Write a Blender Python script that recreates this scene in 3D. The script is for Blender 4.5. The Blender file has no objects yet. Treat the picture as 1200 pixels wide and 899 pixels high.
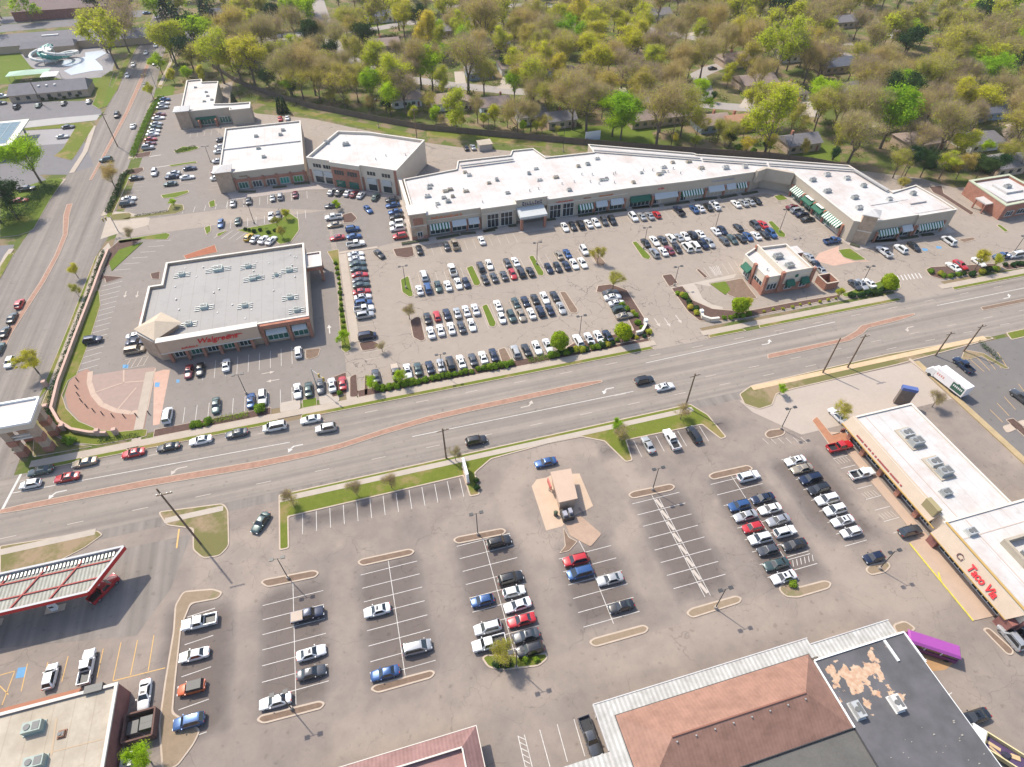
import bpy, math, random
from mathutils import Vector, Matrix
random.seed(7)
PI = math.pi
HAZE = .00010
S = bpy.context.scene
COL = S.collection
# ---------------------------------------------------------------- survey frame
# x runs along the avenue, y along the side street; the aerial camera hangs at 105 m.
FOC = 706.0; PITCH = math.radians(45.62); YAW = math.radians(15.55); ALT = 105.0
cp, sp, cw, sw = math.cos(PITCH), math.sin(PITCH), math.cos(YAW), math.sin(YAW)
def G(px, py, z=0.0):
    a = (px-600)/FOC; b = (py-449.5)/FOC
    x = a; y = cp-b*sp; w = -sp-b*cp
    X = x*cw+y*sw; Y = -x*sw+y*cw
    t = (z-ALT)/w
    return (X*t, Y*t)
def PROJ(X, Y, Z=0.0):
    x = X*cw-Y*sw; y = X*sw+Y*cw; z = Z-ALT
    d = y*cp-z*sp; dn = -y*sp-z*cp
    return (600+FOC*x/d, 449.5+FOC*dn/d)
def L(ox, oy, s, pts, z=0.0):
    return [G(ox+a/s, oy+b/s, z) for a, b in pts]
def PL(pts, z=0.0):
    return [G(a, b, z) for a, b in pts]
# ---------------------------------------------------------------- materials
MATS = {}
def nodes(name):
    m = bpy.data.materials.new(name); m.use_nodes = True
    nt = m.node_tree; b = nt.nodes['Principled BSDF']
    return m, nt, b
def ramp(nt, fac, stops):
    r = nt.nodes.new('ShaderNodeValToRGB')
    e = r.color_ramp.elements
    while len(e) < len(stops): e.new(0.5)
    for k, (p, c) in enumerate(stops):
        e[k].position = p; e[k].color = (*c, 1)
    nt.links.new(fac, r.inputs[0]); return r.outputs[0]
def noise(nt, vec, scale, detail=4, rough=.6):
    n = nt.nodes.new('ShaderNodeTexNoise'); n.inputs['Scale'].default_value = scale
    n.inputs['Detail'].default_value = detail; n.inputs['Roughness'].default_value = rough
    nt.links.new(vec, n.inputs['Vector']); return n.outputs['Fac']
def mapping(nt, scale=(1, 1, 1), rot=(0, 0, 0), world=True):
    if world:
        g = nt.nodes.new('ShaderNodeNewGeometry'); o = g.outputs['Position']
    else:
        g = nt.nodes.new('ShaderNodeTexCoord'); o = g.outputs['Object']
    m = nt.nodes.new('ShaderNodeMapping'); m.inputs['Scale'].default_value = scale
    m.inputs['Rotation'].default_value = rot
    nt.links.new(o, m.inputs['Vector']); return m.outputs[0]
def mixc(nt, fac, a, b, mode='MIX'):
    n = nt.nodes.new('ShaderNodeMix'); n.data_type = 'RGBA'; n.blend_type = mode
    for k, v in ((0, fac), (6, a), (7, b)):
        if hasattr(v, 'links') or hasattr(v, 'is_linked'): nt.links.new(v, n.inputs[k])
        elif k == 0: n.inputs[0].default_value = v
        else: n.inputs[k].default_value = (*v, 1)
    return n.outputs[2]
def sc(c, k): return tuple(min(1, v*k) for v in c)
def mat(name, col, rough=.8, var=.12, scale=.6, metal=0., coat=0., bump=0., spec=.5, world=True):
    if name in MATS: return MATS[name]
    m, nt, b = nodes(name)
    if var > 0:
        v = mapping(nt, world=world)
        a = ramp(nt, noise(nt, v, scale, 5), [(.3, sc(col, 1-var)), (.7, sc(col, 1+var))])
        c = mixc(nt, .35, a, ramp(nt, noise(nt, v, scale*9, 3), [(.3, sc(col, 1-var*1.4)), (.7, sc(col, 1+var))]))
        nt.links.new(c, b.inputs['Base Color'])
    else:
        b.inputs['Base Color'].default_value = (*col, 1)
    b.inputs['Roughness'].default_value = rough; b.inputs['Metallic'].default_value = metal
    b.inputs['Coat Weight'].default_value = coat
    b.inputs['Specular IOR Level'].default_value = spec
    if bump > 0:
        bp = nt.nodes.new('ShaderNodeBump'); bp.inputs['Strength'].default_value = bump; bp.inputs['Distance'].default_value = .03
        nt.links.new(noise(nt, mapping(nt, world=world), scale*20, 4), bp.inputs['Height']); nt.links.new(bp.outputs[0], b.inputs['Normal'])
    MATS[name] = m; return m
def asphalt(name, col, cracks=0., streak=None, stain=.16, patch=.1, wear=False):
    m, nt, b = nodes(name)
    v = mapping(nt)
    c = ramp(nt, noise(nt, v, .045, 6, .62), [(.32, sc(col, 1-stain)), (.5, col), (.68, sc(col, 1+stain))])
    c = mixc(nt, .5, c, ramp(nt, noise(nt, v, .35, 5, .7), [(.3, sc(col, .82)), (.7, sc(col, 1.14))]))
    c = mixc(nt, .3, c, ramp(nt, noise(nt, v, 6, 4, .8), [(.25, sc(col, .7)), (.75, sc(col, 1.25))]))
    # oil drips and worn patches
    d = ramp(nt, noise(nt, v, .9, 2, .4), [(.64, (1, 1, 1)), (.76, (.78, .77, .76))])
    c = mixc(nt, 1.0, c, d, 'MULTIPLY')
    if patch:
        vo = nt.nodes.new('ShaderNodeTexVoronoi'); vo.distance = 'CHEBYCHEV'; vo.inputs['Scale'].default_value = .05
        nt.links.new(v, vo.inputs['Vector'])
        sp_ = nt.nodes.new('ShaderNodeSeparateColor'); nt.links.new(vo.outputs['Color'], sp_.inputs[0])
        pc = ramp(nt, sp_.outputs[0], [(0, sc((1, 1, 1), 1-patch)), (1, (1, 1, 1))])
        c = mixc(nt, 1.0, c, pc, 'MULTIPLY')
    if wear:     # traffic lanes polished paler than the stalls
        at = nt.nodes.new('ShaderNodeAttribute'); at.attribute_name = 'wear'
        n1 = nt.nodes.new('ShaderNodeMath'); n1.operation = 'ADD'; nt.links.new(at.outputs['Fac'], n1.inputs[0])
        n2 = nt.nodes.new('ShaderNodeMath'); n2.operation = 'MULTIPLY_ADD'; nt.links.new(noise(nt, v, .13, 5, .65), n2.inputs[0]); n2.inputs[1].default_value = .9; n2.inputs[2].default_value = -.45
        nt.links.new(n2.outputs[0], n1.inputs[1])
        c = mixc(nt, 1.0, c, ramp(nt, n1.outputs[0], [(.08,(.66,.635,.65)),(.42,(.90,.89,.91)),(.85,(1.38,1.34,1.28))]), 'MULTIPLY')
    if streak:
        vs = mapping(nt, scale=streak)
        c = mixc(nt, 1.0, c, ramp(nt, noise(nt, vs, 1, 3, .5), [(.3, (.74, .73, .73)), (.7, (1.14, 1.13, 1.12))]), 'MULTIPLY')
    if cracks:
        n = nt.nodes.new('ShaderNodeTexNoise'); n.inputs['Scale'].default_value = .25; n.inputs['Detail'].default_value = 3
        nt.links.new(v, n.inputs['Vector'])
        ad = nt.nodes.new('ShaderNodeVectorMath'); ad.operation = 'MULTIPLY_ADD'
        nt.links.new(n.outputs['Color'], ad.inputs[0]); ad.inputs[1].default_value = (5, 5, 5); nt.links.new(v, ad.inputs[2])
        for s_, w_ in ((.075, .0075), (.17, .010)):
            vo = nt.nodes.new('ShaderNodeTexVoronoi'); vo.feature = 'DISTANCE_TO_EDGE'; vo.inputs['Scale'].default_value = s_
            nt.links.new(ad.outputs[0], vo.inputs['Vector'])
            gate = ramp(nt, noise(nt, v, .06 if s_ < .1 else .04, 2), [(.5, (0, 0, 0)), (.56, (1, 1, 1))])
            k = ramp(nt, vo.outputs['Distance'], [(0, (1-cracks, 1-cracks, 1-cracks)), (w_, (1, 1, 1))])
            k = mixc(nt, gate, (1, 1, 1), k)
            c = mixc(nt, 1.0, c, k, 'MULTIPLY')
    nt.links.new(c, b.inputs['Base Color']); b.inputs['Roughness'].default_value = .9
    b.inputs['Specular IOR Level'].default_value = .3
    MATS[name] = m; return m
def grass(name, a, b_, dirt=None, dirtamt=.55, s=1.):
    m, nt, b = nodes(name)
    v = mapping(nt)
    c = ramp(nt, noise(nt, v, .06*s, 6, .65), [(.3, a), (.7, b_)])
    c = mixc(nt, .5, c, ramp(nt, noise(nt, v, .9*s, 5, .75), [(.25, sc(a, .7)), (.75, sc(b_, 1.2))]))
    c = mixc(nt, .35, c, ramp(nt, noise(nt, v, 7, 4, .8), [(.25, sc(a, .5)), (.75, sc(b_, 1.35))]))
    if dirt:
        c = mixc(nt, ramp(nt, noise(nt, v, .05*s+.03, 6, .7), [(dirtamt, (0, 0, 0)), (dirtamt+.1, (1, 1, 1))]), c, dirt)
    nt.links.new(c, b.inputs['Base Color']); b.inputs['Roughness'].default_value = .95
    b.inputs['Specular IOR Level'].default_value = .15
    MATS[name] = m; return m
def brick(name, c1, c2, mortar, scale=1.):
    m, nt, b = nodes(name)
    tc = nt.nodes.new('ShaderNodeNewGeometry')
    sx = nt.nodes.new('ShaderNodeSeparateXYZ'); nt.links.new(tc.outputs['Position'], sx.inputs[0])
    ad = nt.nodes.new('ShaderNodeMath'); ad.operation = 'ADD'; nt.links.new(sx.outputs[0], ad.inputs[0]); nt.links.new(sx.outputs[1], ad.inputs[1])
    cb = nt.nodes.new('ShaderNodeCombineXYZ'); nt.links.new(ad.outputs[0], cb.inputs[0]); nt.links.new(sx.outputs[2], cb.inputs[1])
    br = nt.nodes.new('ShaderNodeTexBrick'); br.inputs['Scale'].default_value = 2*scale
    br.inputs['Color1'].default_value = (*c1, 1); br.inputs['Color2'].default_value = (*c2, 1); br.inputs['Mortar'].default_value = (*mortar, 1)
    br.inputs['Mortar Size'].default_value = .012
    nt.links.new(cb.outputs[0], br.inputs['Vector'])
    v = mapping(nt)
    c = mixc(nt, 1., br.outputs[0], ramp(nt, noise(nt, v, .7, 5), [(.3, (.8, .8, .8)), (.7, (1.15, 1.15, 1.15))]), 'MULTIPLY')
    nt.links.new(c, b.inputs['Base Color']); b.inputs['Roughness'].default_value = .9
    MATS[name] = m; return m
def corrugated(name, c1, c2, axis=0, freq=3.2):
    m, nt, b = nodes(name)
    w = nt.nodes.new('ShaderNodeTexWave'); w.bands_direction = 'XYZ'[axis]; w.inputs['Scale'].default_value = freq
    w.inputs['Distortion'].default_value = .3
    nt.links.new(mapping(nt), w.inputs['Vector'])
    c = ramp(nt, w.outputs['Fac'], [(.35, c1), (.65, c2)])
    c = mixc(nt, 1., c, ramp(nt, noise(nt, mapping(nt), .5, 6, .7), [(.35, (.78, .76, .74)), (.62, (1.08, 1.08, 1.08))]), 'MULTIPLY')
    nt.links.new(c, b.inputs['Base Color']); b.inputs['Roughness'].default_value = .7
    MATS[name] = m; return m
def stripes(name, c1, c2, axis=0, freq=1.3):
    m, nt, b = nodes(name)
    w = nt.nodes.new('ShaderNodeTexWave'); w.bands_direction = 'XYZ'[axis]; w.inputs['Scale'].default_value = freq*.314
    nt.links.new(mapping(nt), w.inputs['Vector'])
    nt.links.new(ramp(nt, w.outputs['Fac'], [(.49, c1), (.51, c2)]), b.inputs['Base Color']); b.inputs['Roughness'].default_value = .8
    MATS[name] = m; return m
def leafmat(name, cols, trans=.35):
    m = bpy.data.materials.new(name); m.use_nodes = True; nt = m.node_tree
    nt.nodes.clear(); out = nt.nodes.new('ShaderNodeOutputMaterial')
    oi = nt.nodes.new('ShaderNodeObjectInfo')
    v = mapping(nt, world=True)
    base = ramp(nt, oi.outputs['Random'], [(i/(len(cols)-1), c) for i, c in enumerate(cols)])
    c = mixc(nt, 1., base, ramp(nt, noise(nt, v, .45, 4, .7), [(.3, (.62, .6, .6)), (.7, (1.3, 1.28, 1.15))]), 'MULTIPLY')
    d = nt.nodes.new('ShaderNodeBsdfDiffuse'); t = nt.nodes.new('ShaderNodeBsdfTranslucent'); mx = nt.nodes.new('ShaderNodeMixShader')
    nt.links.new(c, d.inputs[0]); nt.links.new(c, t.inputs[0]); mx.inputs[0].default_value = trans
    nt.links.new(d.outputs[0], mx.inputs[1]); nt.links.new(t.outputs[0], mx.inputs[2]); nt.links.new(mx.outputs[0], out.inputs[0])
    MATS[name] = m; return m
# ---------------------------------------------------------------- geometry helpers
class MB:
    def __init__(s): s.v = []; s.f = []; s.mi = []
    def add(s, vs, fs, mi=0):
        n = len(s.v); s.v += [tuple(p) for p in vs]
        for f in fs: s.f.append([n+i for i in f]); s.mi.append(mi)
    def box(s, x0, y0, z0, x1, y1, z1, mi=0):
        if x0 > x1: x0, x1 = x1, x0
        if y0 > y1: y0, y1 = y1, y0
        s.add([(x0,y0,z0),(x1,y0,z0),(x1,y1,z0),(x0,y1,z0),(x0,y0,z1),(x1,y0,z1),(x1,y1,z1),(x0,y1,z1)],
              [(3,2,1,0),(4,5,6,7),(0,1,5,4),(1,2,6,5),(2,3,7,6),(3,0,4,7)], mi); return s
    def prism(s, poly, z0, z1, mi=0):
        a = sum(poly[i][0]*poly[(i+1) % len(poly)][1]-poly[(i+1) % len(poly)][0]*poly[i][1] for i in range(len(poly)))
        if a < 0: poly = poly[::-1]
        n = len(poly)
        s.add([(x,y,z0) for x,y in poly]+[(x,y,z1) for x,y in poly],
              [tuple(range(n-1,-1,-1)), tuple(range(n,2*n))]+[(i,(i+1)%n,n+(i+1)%n,n+i) for i in range(n)], mi); return s
    def flat(s, poly, z, mi=0):
        a = sum(poly[i][0]*poly[(i+1) % len(poly)][1]-poly[(i+1) % len(poly)][0]*poly[i][1] for i in range(len(poly)))
        if a < 0: poly = poly[::-1]
        s.add([(x,y,z) for x,y in poly], [tuple(range(len(poly)))], mi); return s
    def line(s, p, q, w, z, mi=0, h=0):
        dx, dy = q[0]-p[0], q[1]-p[1]; l = math.hypot(dx, dy) or 1; nx, ny = -dy/l*w/2, dx/l*w/2
        poly = [(p[0]+nx,p[1]+ny),(q[0]+nx,q[1]+ny),(q[0]-nx,q[1]-ny),(p[0]-nx,p[1]-ny)]
        return s.prism(poly, z, z+h, mi) if h else s.flat(poly, z, mi)
    def tube(s, p, q, r0, r1=None, n=8, mi=0, cap=True):
        r1 = r0 if r1 is None else r1
        p = Vector(p); q = Vector(q); d = (q-p).normalized()
        u = d.cross(Vector((0,0,1)));
        if u.length < .01: u = Vector((1,0,0))
        u.normalize(); w = d.cross(u)
        vs = []
        for c, r in ((p,r0),(q,r1)):
            for i in range(n):
                a = 2*PI*i/n; vs.append(c+u*(r*math.cos(a))+w*(r*math.sin(a)))
        fs = [(i,(i+1)%n,n+(i+1)%n,n+i) for i in range(n)]
        if cap: fs += [tuple(range(n-1,-1,-1)), tuple(range(n,2*n))]
        s.add(vs, fs, mi); return s
    def quad(s, a, b, c, d, mi=0): s.add([a,b,c,d], [(0,1,2,3)], mi); return s
    def mesh(s, name, mats, smooth=False, ang=35):
        me = bpy.data.meshes.new(name); me.from_pydata(s.v, [], s.f)
        mats = mats if isinstance(mats, (list, tuple)) else [mats]
        for m in mats: me.materials.append(m)
        if len(mats) > 1: me.polygons.foreach_set('material_index', s.mi)
        if smooth:
            me.polygons.foreach_set('use_smooth', [True]*len(me.polygons))
            try: me.set_sharp_from_angle(angle=math.radians(ang))
            except Exception: pass
        me.update(); return me
def link(name, data, parent=None, loc=None, rot=None):
    o = bpy.data.objects.new(name, data); COL.objects.link(o)
    if parent: o.parent = parent
    if loc: o.location = loc
    if rot is not None: o.rotation_euler = (0, 0, rot)
    return o
def put(mb, name, mats, parent=None, smooth=False):
    return link(name, mb.mesh(name, mats, smooth), parent)
def thing(name, label, cat, loc=(0,0,0), rot=0, group=None):
    o = link(name, None, None, loc, rot); o.empty_display_size = .5
    o['label'] = label; o['category'] = cat
    if group: o['group'] = group
    return o
def tag(o, label, cat, group=None):
    o['label'] = label; o['category'] = cat
    if group: o['group'] = group
    return o
def struct(mb, name, m, smooth=False):
    o = put(mb, name, m, None, smooth); o['kind'] = 'structure'; return o
def offset(poly, d):
    """grow (d>0) / shrink a polygon along its vertex normals"""
    a = sum(poly[i][0]*poly[(i+1) % len(poly)][1]-poly[(i+1) % len(poly)][0]*poly[i][1] for i in range(len(poly)))
    if a < 0: poly = poly[::-1]
    out = []; n = len(poly)
    for i in range(n):
        p0, p1, p2 = Vector(poly[i-1]), Vector(poly[i]), Vector(poly[(i+1)%n])
        e1 = (p1-p0).normalized(); e2 = (p2-p1).normalized()
        n1 = Vector((e1.y,-e1.x)); n2 = Vector((e2.y,-e2.x)); nn = n1+n2
        if nn.length < .2: nn = n1*1
        nn.normalize(); k = max(.5, nn.dot(n1)); out.append(tuple(p1+nn*(d/k)))
    return out
def rnd(poly, r=.8, n=4):
    """round a polygon's corners"""
    out = []; N = len(poly)
    for i in range(N):
        a, b, c = Vector(poly[i-1]), Vector(poly[i]), Vector(poly[(i+1)%N])
        l1 = (a-b).length; l2 = (c-b).length; q = min(r, l1*.48, l2*.48)
        s = b+(a-b).normalized()*q; e = b+(c-b).normalized()*q
        for k in range(n+1):
            t = k/n; out.append(tuple(s*(1-t)**2+b*(2*t*(1-t))+e*t*t))
    return out
ORD = ['', 'second', 'third', 'fourth', 'fifth', 'sixth', 'seventh', 'eighth', 'ninth', 'tenth', 'eleventh', 'twelfth', 'thirteenth', 'fourteenth', 'fifteenth', 'sixteenth', 'seventeenth', 'eighteenth', 'nineteenth', 'twentieth', 'twenty-first', 'twenty-second', 'twenty-third', 'twenty-fourth', 'twenty-fifth']
# ---------------------------------------------------------------- palette
white_roof = mat('white_membrane', (.485,.47,.45), .75, .06, .12)
def dirty_roof(m, tint, amt=.62):
    nt = m.node_tree; b = nt.nodes['Principled BSDF']; src = b.inputs['Base Color'].links[0].from_socket; v = mapping(nt)
    f = ramp(nt, noise(nt, v, .11, 7, .72), [(amt-.1,(0,0,0)),(amt+.08,(.75,.75,.75))]); c = mixc(nt, f, src, tint)
    w = nt.nodes.new('ShaderNodeTexWave'); w.bands_direction = 'X'; w.inputs['Scale'].default_value = .105; w.inputs['Distortion'].default_value = .0
    nt.links.new(v, w.inputs['Vector']); c = mixc(nt, 1., c, ramp(nt, w.outputs['Fac'], [(.0,(.86,.84,.82)),(.012,(1,1,1))]), 'MULTIPLY')
    g = ramp(nt, noise(nt, v, .5, 4, .6), [(.62,(1,1,1)),(.74,(.84,.82,.80))]); c = mixc(nt, 1., c, g, 'MULTIPLY'); nt.links.new(c, b.inputs['Base Color'])
dirty_roof(white_roof, (.42,.345,.305), .56)
grey_roof = mat('grey_membrane', (.285,.27,.252), .8, .05, .1); dirty_roof(grey_roof, (.22,.21,.20), .62)
tan_roof = mat('tan_gravel_roof', (.40,.345,.27), .9, .14, .2); dirty_roof(tan_roof, (.30,.25,.19), .55)
black_roof = mat('black_membrane', (.075,.075,.08), .8, .2, .25)
stucco = mat('sand_stucco', (.42,.355,.28), .9, .07, .4)
stucco_pale = mat('pale_stucco', (.58,.50,.40), .9, .06, .4)
cornice = mat('cream_cornice', (.56,.515,.45), .8, .05, .5)
brickm = brick('red_brick', (.30,.11,.07), (.36,.15,.09), (.36,.30,.26))
brick_dark = brick('maroon_brick', (.20,.07,.06), (.25,.09,.07), (.28,.22,.2))
brick_tan = brick('tan_block', (.38,.27,.19), (.43,.31,.22), (.4,.35,.3), .6)
glass = mat('dark_glass', (.03,.045,.05), .12, 0, spec=.8)
glass_green = mat('green_glass', (.03,.12,.09), .15, 0, spec=.8)
frame_m = mat('white_frames', (.6,.6,.58), .5, 0)
awn_green = mat('green_awning', (.015,.10,.06), .8, .1, 1)
awn_stripe = stripes('green_white_awning_x', (.015,.12,.06), (.62,.62,.58), 0, 1.0)
awn_stripe_y = stripes('green_white_awning_y', (.015,.12,.06), (.62,.62,.58), 1, 1.0)
awn_white = mat('grey_white_awning', (.45,.46,.45), .8, .08, 1)
metal_grey = mat('unit_grey_metal', (.34,.35,.34), .5, .12, 2, metal=.3)
metal_dark = mat('dark_metal', (.05,.05,.05), .5, .1, 2)
metal_light = mat('galvanised_metal', (.5,.5,.48), .45, .1, 2, metal=.4)
concrete = mat('sidewalk_concrete', (.365,.305,.245), .9, .10, .5)
concrete_pale = mat('pale_concrete', (.375,.32,.265), .9, .09, .3)
kerb_m = mat('kerb_concrete', (.42,.335,.26), .9, .12, .8)
brick_pave = brick('brick_paving', (.40,.18,.12), (.46,.215,.145), (.42,.23,.16), .7)
brick_pave.node_tree  # pattern reads as pavers from the air
plaza_m = mat('pink_plaza_pavers', (.29,.17,.125), .9, .09, .8)
plant_shade = mat('planting_with_shade', (.05,.055,.03), 1, .4, 2)  # low dark shrubs, with the shadow around them put into the colour
mulch = mat('bark_mulch', (.095,.055,.042), 1, .3, 1.2)
mulch_tan = mat('pale_mulch', (.17,.115,.08), 1, .25, 1.0)
dry_grass = grass('dry_grass', (.20,.155,.075), (.12,.13,.04), (.26,.19,.12), .5)
weedy = grass('weedy_mulch', (.22,.165,.11), (.28,.21,.145), (.12,.14,.04), .56)
lawn = grass('green_lawn', (.085,.12,.014), (.15,.165,.028), (.22,.17,.07), .52)
lawn_fresh = grass('fresh_lawn', (.075,.125,.014), (.13,.165,.024), (.19,.16,.05), .6)
wild = grass('rough_yard_grass', (.06,.10,.018), (.12,.135,.035), (.20,.15,.09), .46, 1.6)
asph_n = asphalt('mall_asphalt', (.29,.242,.200), cracks=.62, stain=.12, patch=.05)
asph_ph = asphalt('pharmacy_asphalt', (.215,.186,.163), cracks=.1, stain=.07, patch=.03)
asph_s = asphalt('old_south_asphalt', (.208,.175,.150), cracks=.26, stain=.14, patch=.05, wear=True)
asph_road = asphalt('avenue_asphalt', (.25,.217,.186), cracks=.0, streak=(.012,.62,1), stain=.08, patch=.05)
asph_side = asphalt('street_asphalt', (.215,.188,.165), cracks=.12, streak=(.62,.012,1), stain=.08, patch=.05)
asph_dark = asphalt('fresh_dark_asphalt', (.16,.145,.135), stain=.12, patch=.08)
asph_nw = asphalt('grey_street_asphalt', (.165,.155,.158), stain=.1, patch=.05)
paint_w = mat('white_road_paint', (.52,.49,.45), .8, .26, 1.2)
paint_faint = mat('worn_road_paint', (.43,.375,.32), .9, .14, 2)
paint_y = mat('yellow_road_paint', (.55,.34,.12), .8, .15, 2)
paint_blue = mat('blue_road_paint', (.10,.25,.42), .8, .1, 2)

brick_pave = mat('brick_paving_mix', (.29,.165,.115), .9, .25, .9)
brick_pale = mat('pale_brick_paving', (.45,.29,.22), .9, .14, .6)
# ================================================================ GROUND
g_ = MB(); g_.flat([(-1500,-500),(2200,-500),(2200,2600),(-1500,2600)], 0.0); struct(g_, 'ground', wild)
def area(name, poly, z, m): b = MB(); b.flat(poly, z); return struct(b, name, m)
AV_S, AV_N = 81.7, 101.0            # avenue kerb lines
area('mall_car_park', [(-77,195),(-77,318),(-70,320),(-47,330)]+PL([(270,118),(300,133),(367,139.5),(415,150),(497,167),(537,172.5),(600,177),(690,188)])+[(120,201),(165,182),(200,160),(206,151),(222,148),(262,150),(262,105.5),(-11,105.5),(-11,195)], .02, asph_n)
area('pharmacy_car_park', [(-76.6,106),(-11.02,106),(-11.02,194.98),(-77,194.98)], .022, asph_ph)
gx0, gx1, gy0, gy1, st_ = -78, 128, -10, 79.5, 1.5
BAYS = [(-25.1,38.5,59.5),(-7.6,38,60),(10.8,36.5,60.5),(28.9,38.5,54),(47.2,38,60.5),(65,36,60.5),(80.2,40,61),(-6,71.5,75),(56,71.5,75),(-41,38,61)]
def wear_at(x, y):
    v = .62
    for bx,b0,b1 in BAYS:
        hw = 5.6 if b1 < 70 else 16; d = max(abs(x-bx)-hw, b0-y, y-b1)
        v = min(v, max(0., min(1., .5+d/3.2))*.75)
    # turning sweeps where most cars drive
    for cx,cy,r,w in ((31,64,13,2.4),(84,36,9,3),(19.5,48,40,.1),(-34.5,66,7,2)):
        v += .28*math.exp(-((math.hypot(x-cx,y-cy)-r)/w)**2)
    if 28 < y < 35 and x > -20: v += .12
    return v
nx = int((gx1-gx0)/st_)+1; ny = int((gy1-gy0)/st_)+1
b = MB(); b.add([(gx0+(gx1-gx0)*i/(nx-1), gy0+(gy1-gy0)*j/(ny-1), .02) for j in range(ny) for i in range(nx)], [(j*nx+i,j*nx+i+1,(j+1)*nx+i+1,(j+1)*nx+i) for j in range(ny-1) for i in range(nx-1)])
o = struct(b, 'south_car_park', asph_s); at = o.data.attributes.new('wear','FLOAT','POINT'); at.data.foreach_set('value', [wear_at(v_[0],v_[1]) for v_ in b.v])
area('outer_car_park', [(-420,-120),(128,-120),(128,-10.01),(-78.01,-10.01),(-78.01,81.8),(-420,81.8)], .02, asph_side)
area('avenue_shoulder', [(-78,79.51),(127.9,79.51),(127.9,81.8),(-78,81.8)], .02, asph_side)
area('entrance_drive', [(66.0,100.9),(82,100.9),(81.5,105.7),(67,105.7)], .037, asph_n)
area('entrance_drive', [(141.5,100.9),(161,100.9),(159,105.7),(143,105.7)], .037, asph_n)
area('shops_car_park', [(-76.99,207),(-60,207),(-40,214.5),(-12,214.5),(14,198),(14,167.9),(3,167.9),(3,167),(-6.6,167),(-9,195.01),(-11,195.01),(-40.01,195.01),(-76,195.01),(-77,205)][:0] or [(-76.98,205),(-62,205.2),(-40,205.2),(-11,195.02),(-9,168),(3,168),(13.4,170),(13.4,198),(-16,222),(-46,222),(-46,262),(-52,275),(-65,276),(-65,318),(-70,319.9),(-76.98,317.9)], .0235, asph_ph)
area('east_car_park', [(128.01,-60),(340,-60),(340,80.5),(128.01,80.5)], .022, asph_dark)
area('south_west_concrete_drive', [(-75,76.5)]+PL([(0,690),(0,760),(160,745),(200,690)])+[(-44,76)], .028, asph_side)
area('avenue', [(-420,AV_S),(470,AV_S),(470,AV_N),(-420,AV_N)], .035, asph_road)
area('side_street', [(-107.0,AV_N+.01),(-81.6,AV_N+.01),(-80.9,186),(-79.5,196),(-79.5,212),(-81,235),(-81,323),(-83.5,372),(-84,470),(-90,900),(-104,900),(-98.5,470),(-98.4,390),(-98.6,330),(-99.5,300),(-101.0,265),(-101.8,244),(-104.3,209),(-105.5,194),(-106,180)], .034, asph_side)
area('outer_street', [(-420,AV_N+.01),(-107.01,AV_N+.01),(-106.01,180),(-107,200),(-420,230)], .021, asph_nw)
area('entry_apron', [(-81.5,196),(-76,198.5),(-68,201),(-68,205.5),(-76,212),(-82,214)], .045, concrete)
area('west_lane', PL([(0,205),(0,173),(100,167),(110,195),(78,205)])+[], .040, asph_nw)
area('west_cross_street', PL([(0,255),(30,233),(60,215),(40,200),(0,205)]), .026, asph_nw)
area('west_frontage_drive', PL([(0,148),(0,120),(115,118),(120,134),(60,145)]), .030, asph_nw)
area('west_concrete_apron', PL([(28,152),(95,147),(62,185),(0,190),(0,152)]), .024, mat('cool_concrete',(.26,.245,.245),.9,.06,.2))
area('west_white_drive', PL([(0,146),(60,139),(118,134),(113,141),(30,150),(0,152)]), .042, mat('white_concrete',(.32,.305,.29),.9,.08,.3))
area('school_lane', PL([(0,29),(115,22),(125,27),(0,38)]), .024, asph_nw)
area('pool_deck', PL([(20,58),(48,52),(120,50),(135,70),(130,90),(75,94),(52,87),(36,78)]), .028, mat('grey_pool_deck',(.22,.205,.21),.9,.08,.2))
area('north_car_park_far', PL([(0,20),(170,12),(165,20),(0,28)]), .022, asph_nw)
# ---- medians and kerbed strips -----------------------------------------
def slab(name, poly, h, m, top=None, topm=None, rim=.18, r=.6):
    b = MB(); b.prism(rnd(poly, r) if r else poly, 0.0, h); o = struct(b, name, m)
    if topm:
        t = MB(); q = rnd(offset(poly, -rim), r*.7) if r else offset(poly, -rim); t.flat(q, h+.012); struct(t, top, topm)
    return o
def band(pts_top, pts_bot): return pts_top+pts_bot[::-1]
med = [(-81.7,91.2),(-77.6,90.9),(-53.5,90.3),(-32.2,89.2),(-20,89.3),(-14.1,89.7),(-4.6,91.2),(6,92.3),(15.4,92.7),(42.6,93.0),(49,93.4)]
medt = [(-81.8,92.3),(-78,92.5),(-53.7,92.2),(-32.2,91.1),(-20,90.9),(-14,91.3),(-4.4,92.8),(6,94.0),(15.8,94.4),(42.6,94.7),(49,94.2)]
slab('brick_median', band(medt, med), .12, kerb_m, 'median_paving', brick_pave, .15, .3)
slab('brick_median', band([(93.3,91.5),(115.6,91.6),(121,93.3),(123.9,94.8),(136.7,95.4),(141.5,95.3)], [(92.4,89.9),(117,90.3),(122.2,91.8),(125,93.3),(135.4,93.8),(141,94.6)]), .12, kerb_m, 'median_paving', brick_pave, .15, .3)
slab('pale_median', band([(161,92.6),(200,92.6),(420,92.6)], [(160.6,91.2),(200,91),(420,91)]), .12, kerb_m, 'median_paving', mulch_tan, .15, .3)
slab('brick_median', band([(-97.6,126),(-96.7,154),(-94.1,176),(-93.3,190),(-93.6,202),(-96.2,215),(-96.8,223),(-93.4,232),(-93,205+30)][:7], [(-95.9,126),(-95.2,153),(-92.6,176),(-91.9,190),(-92.1,202),(-94.3,215),(-94.9,223)]), .12, kerb_m, 'median_paving', brick_pave, .15, .3)
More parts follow.
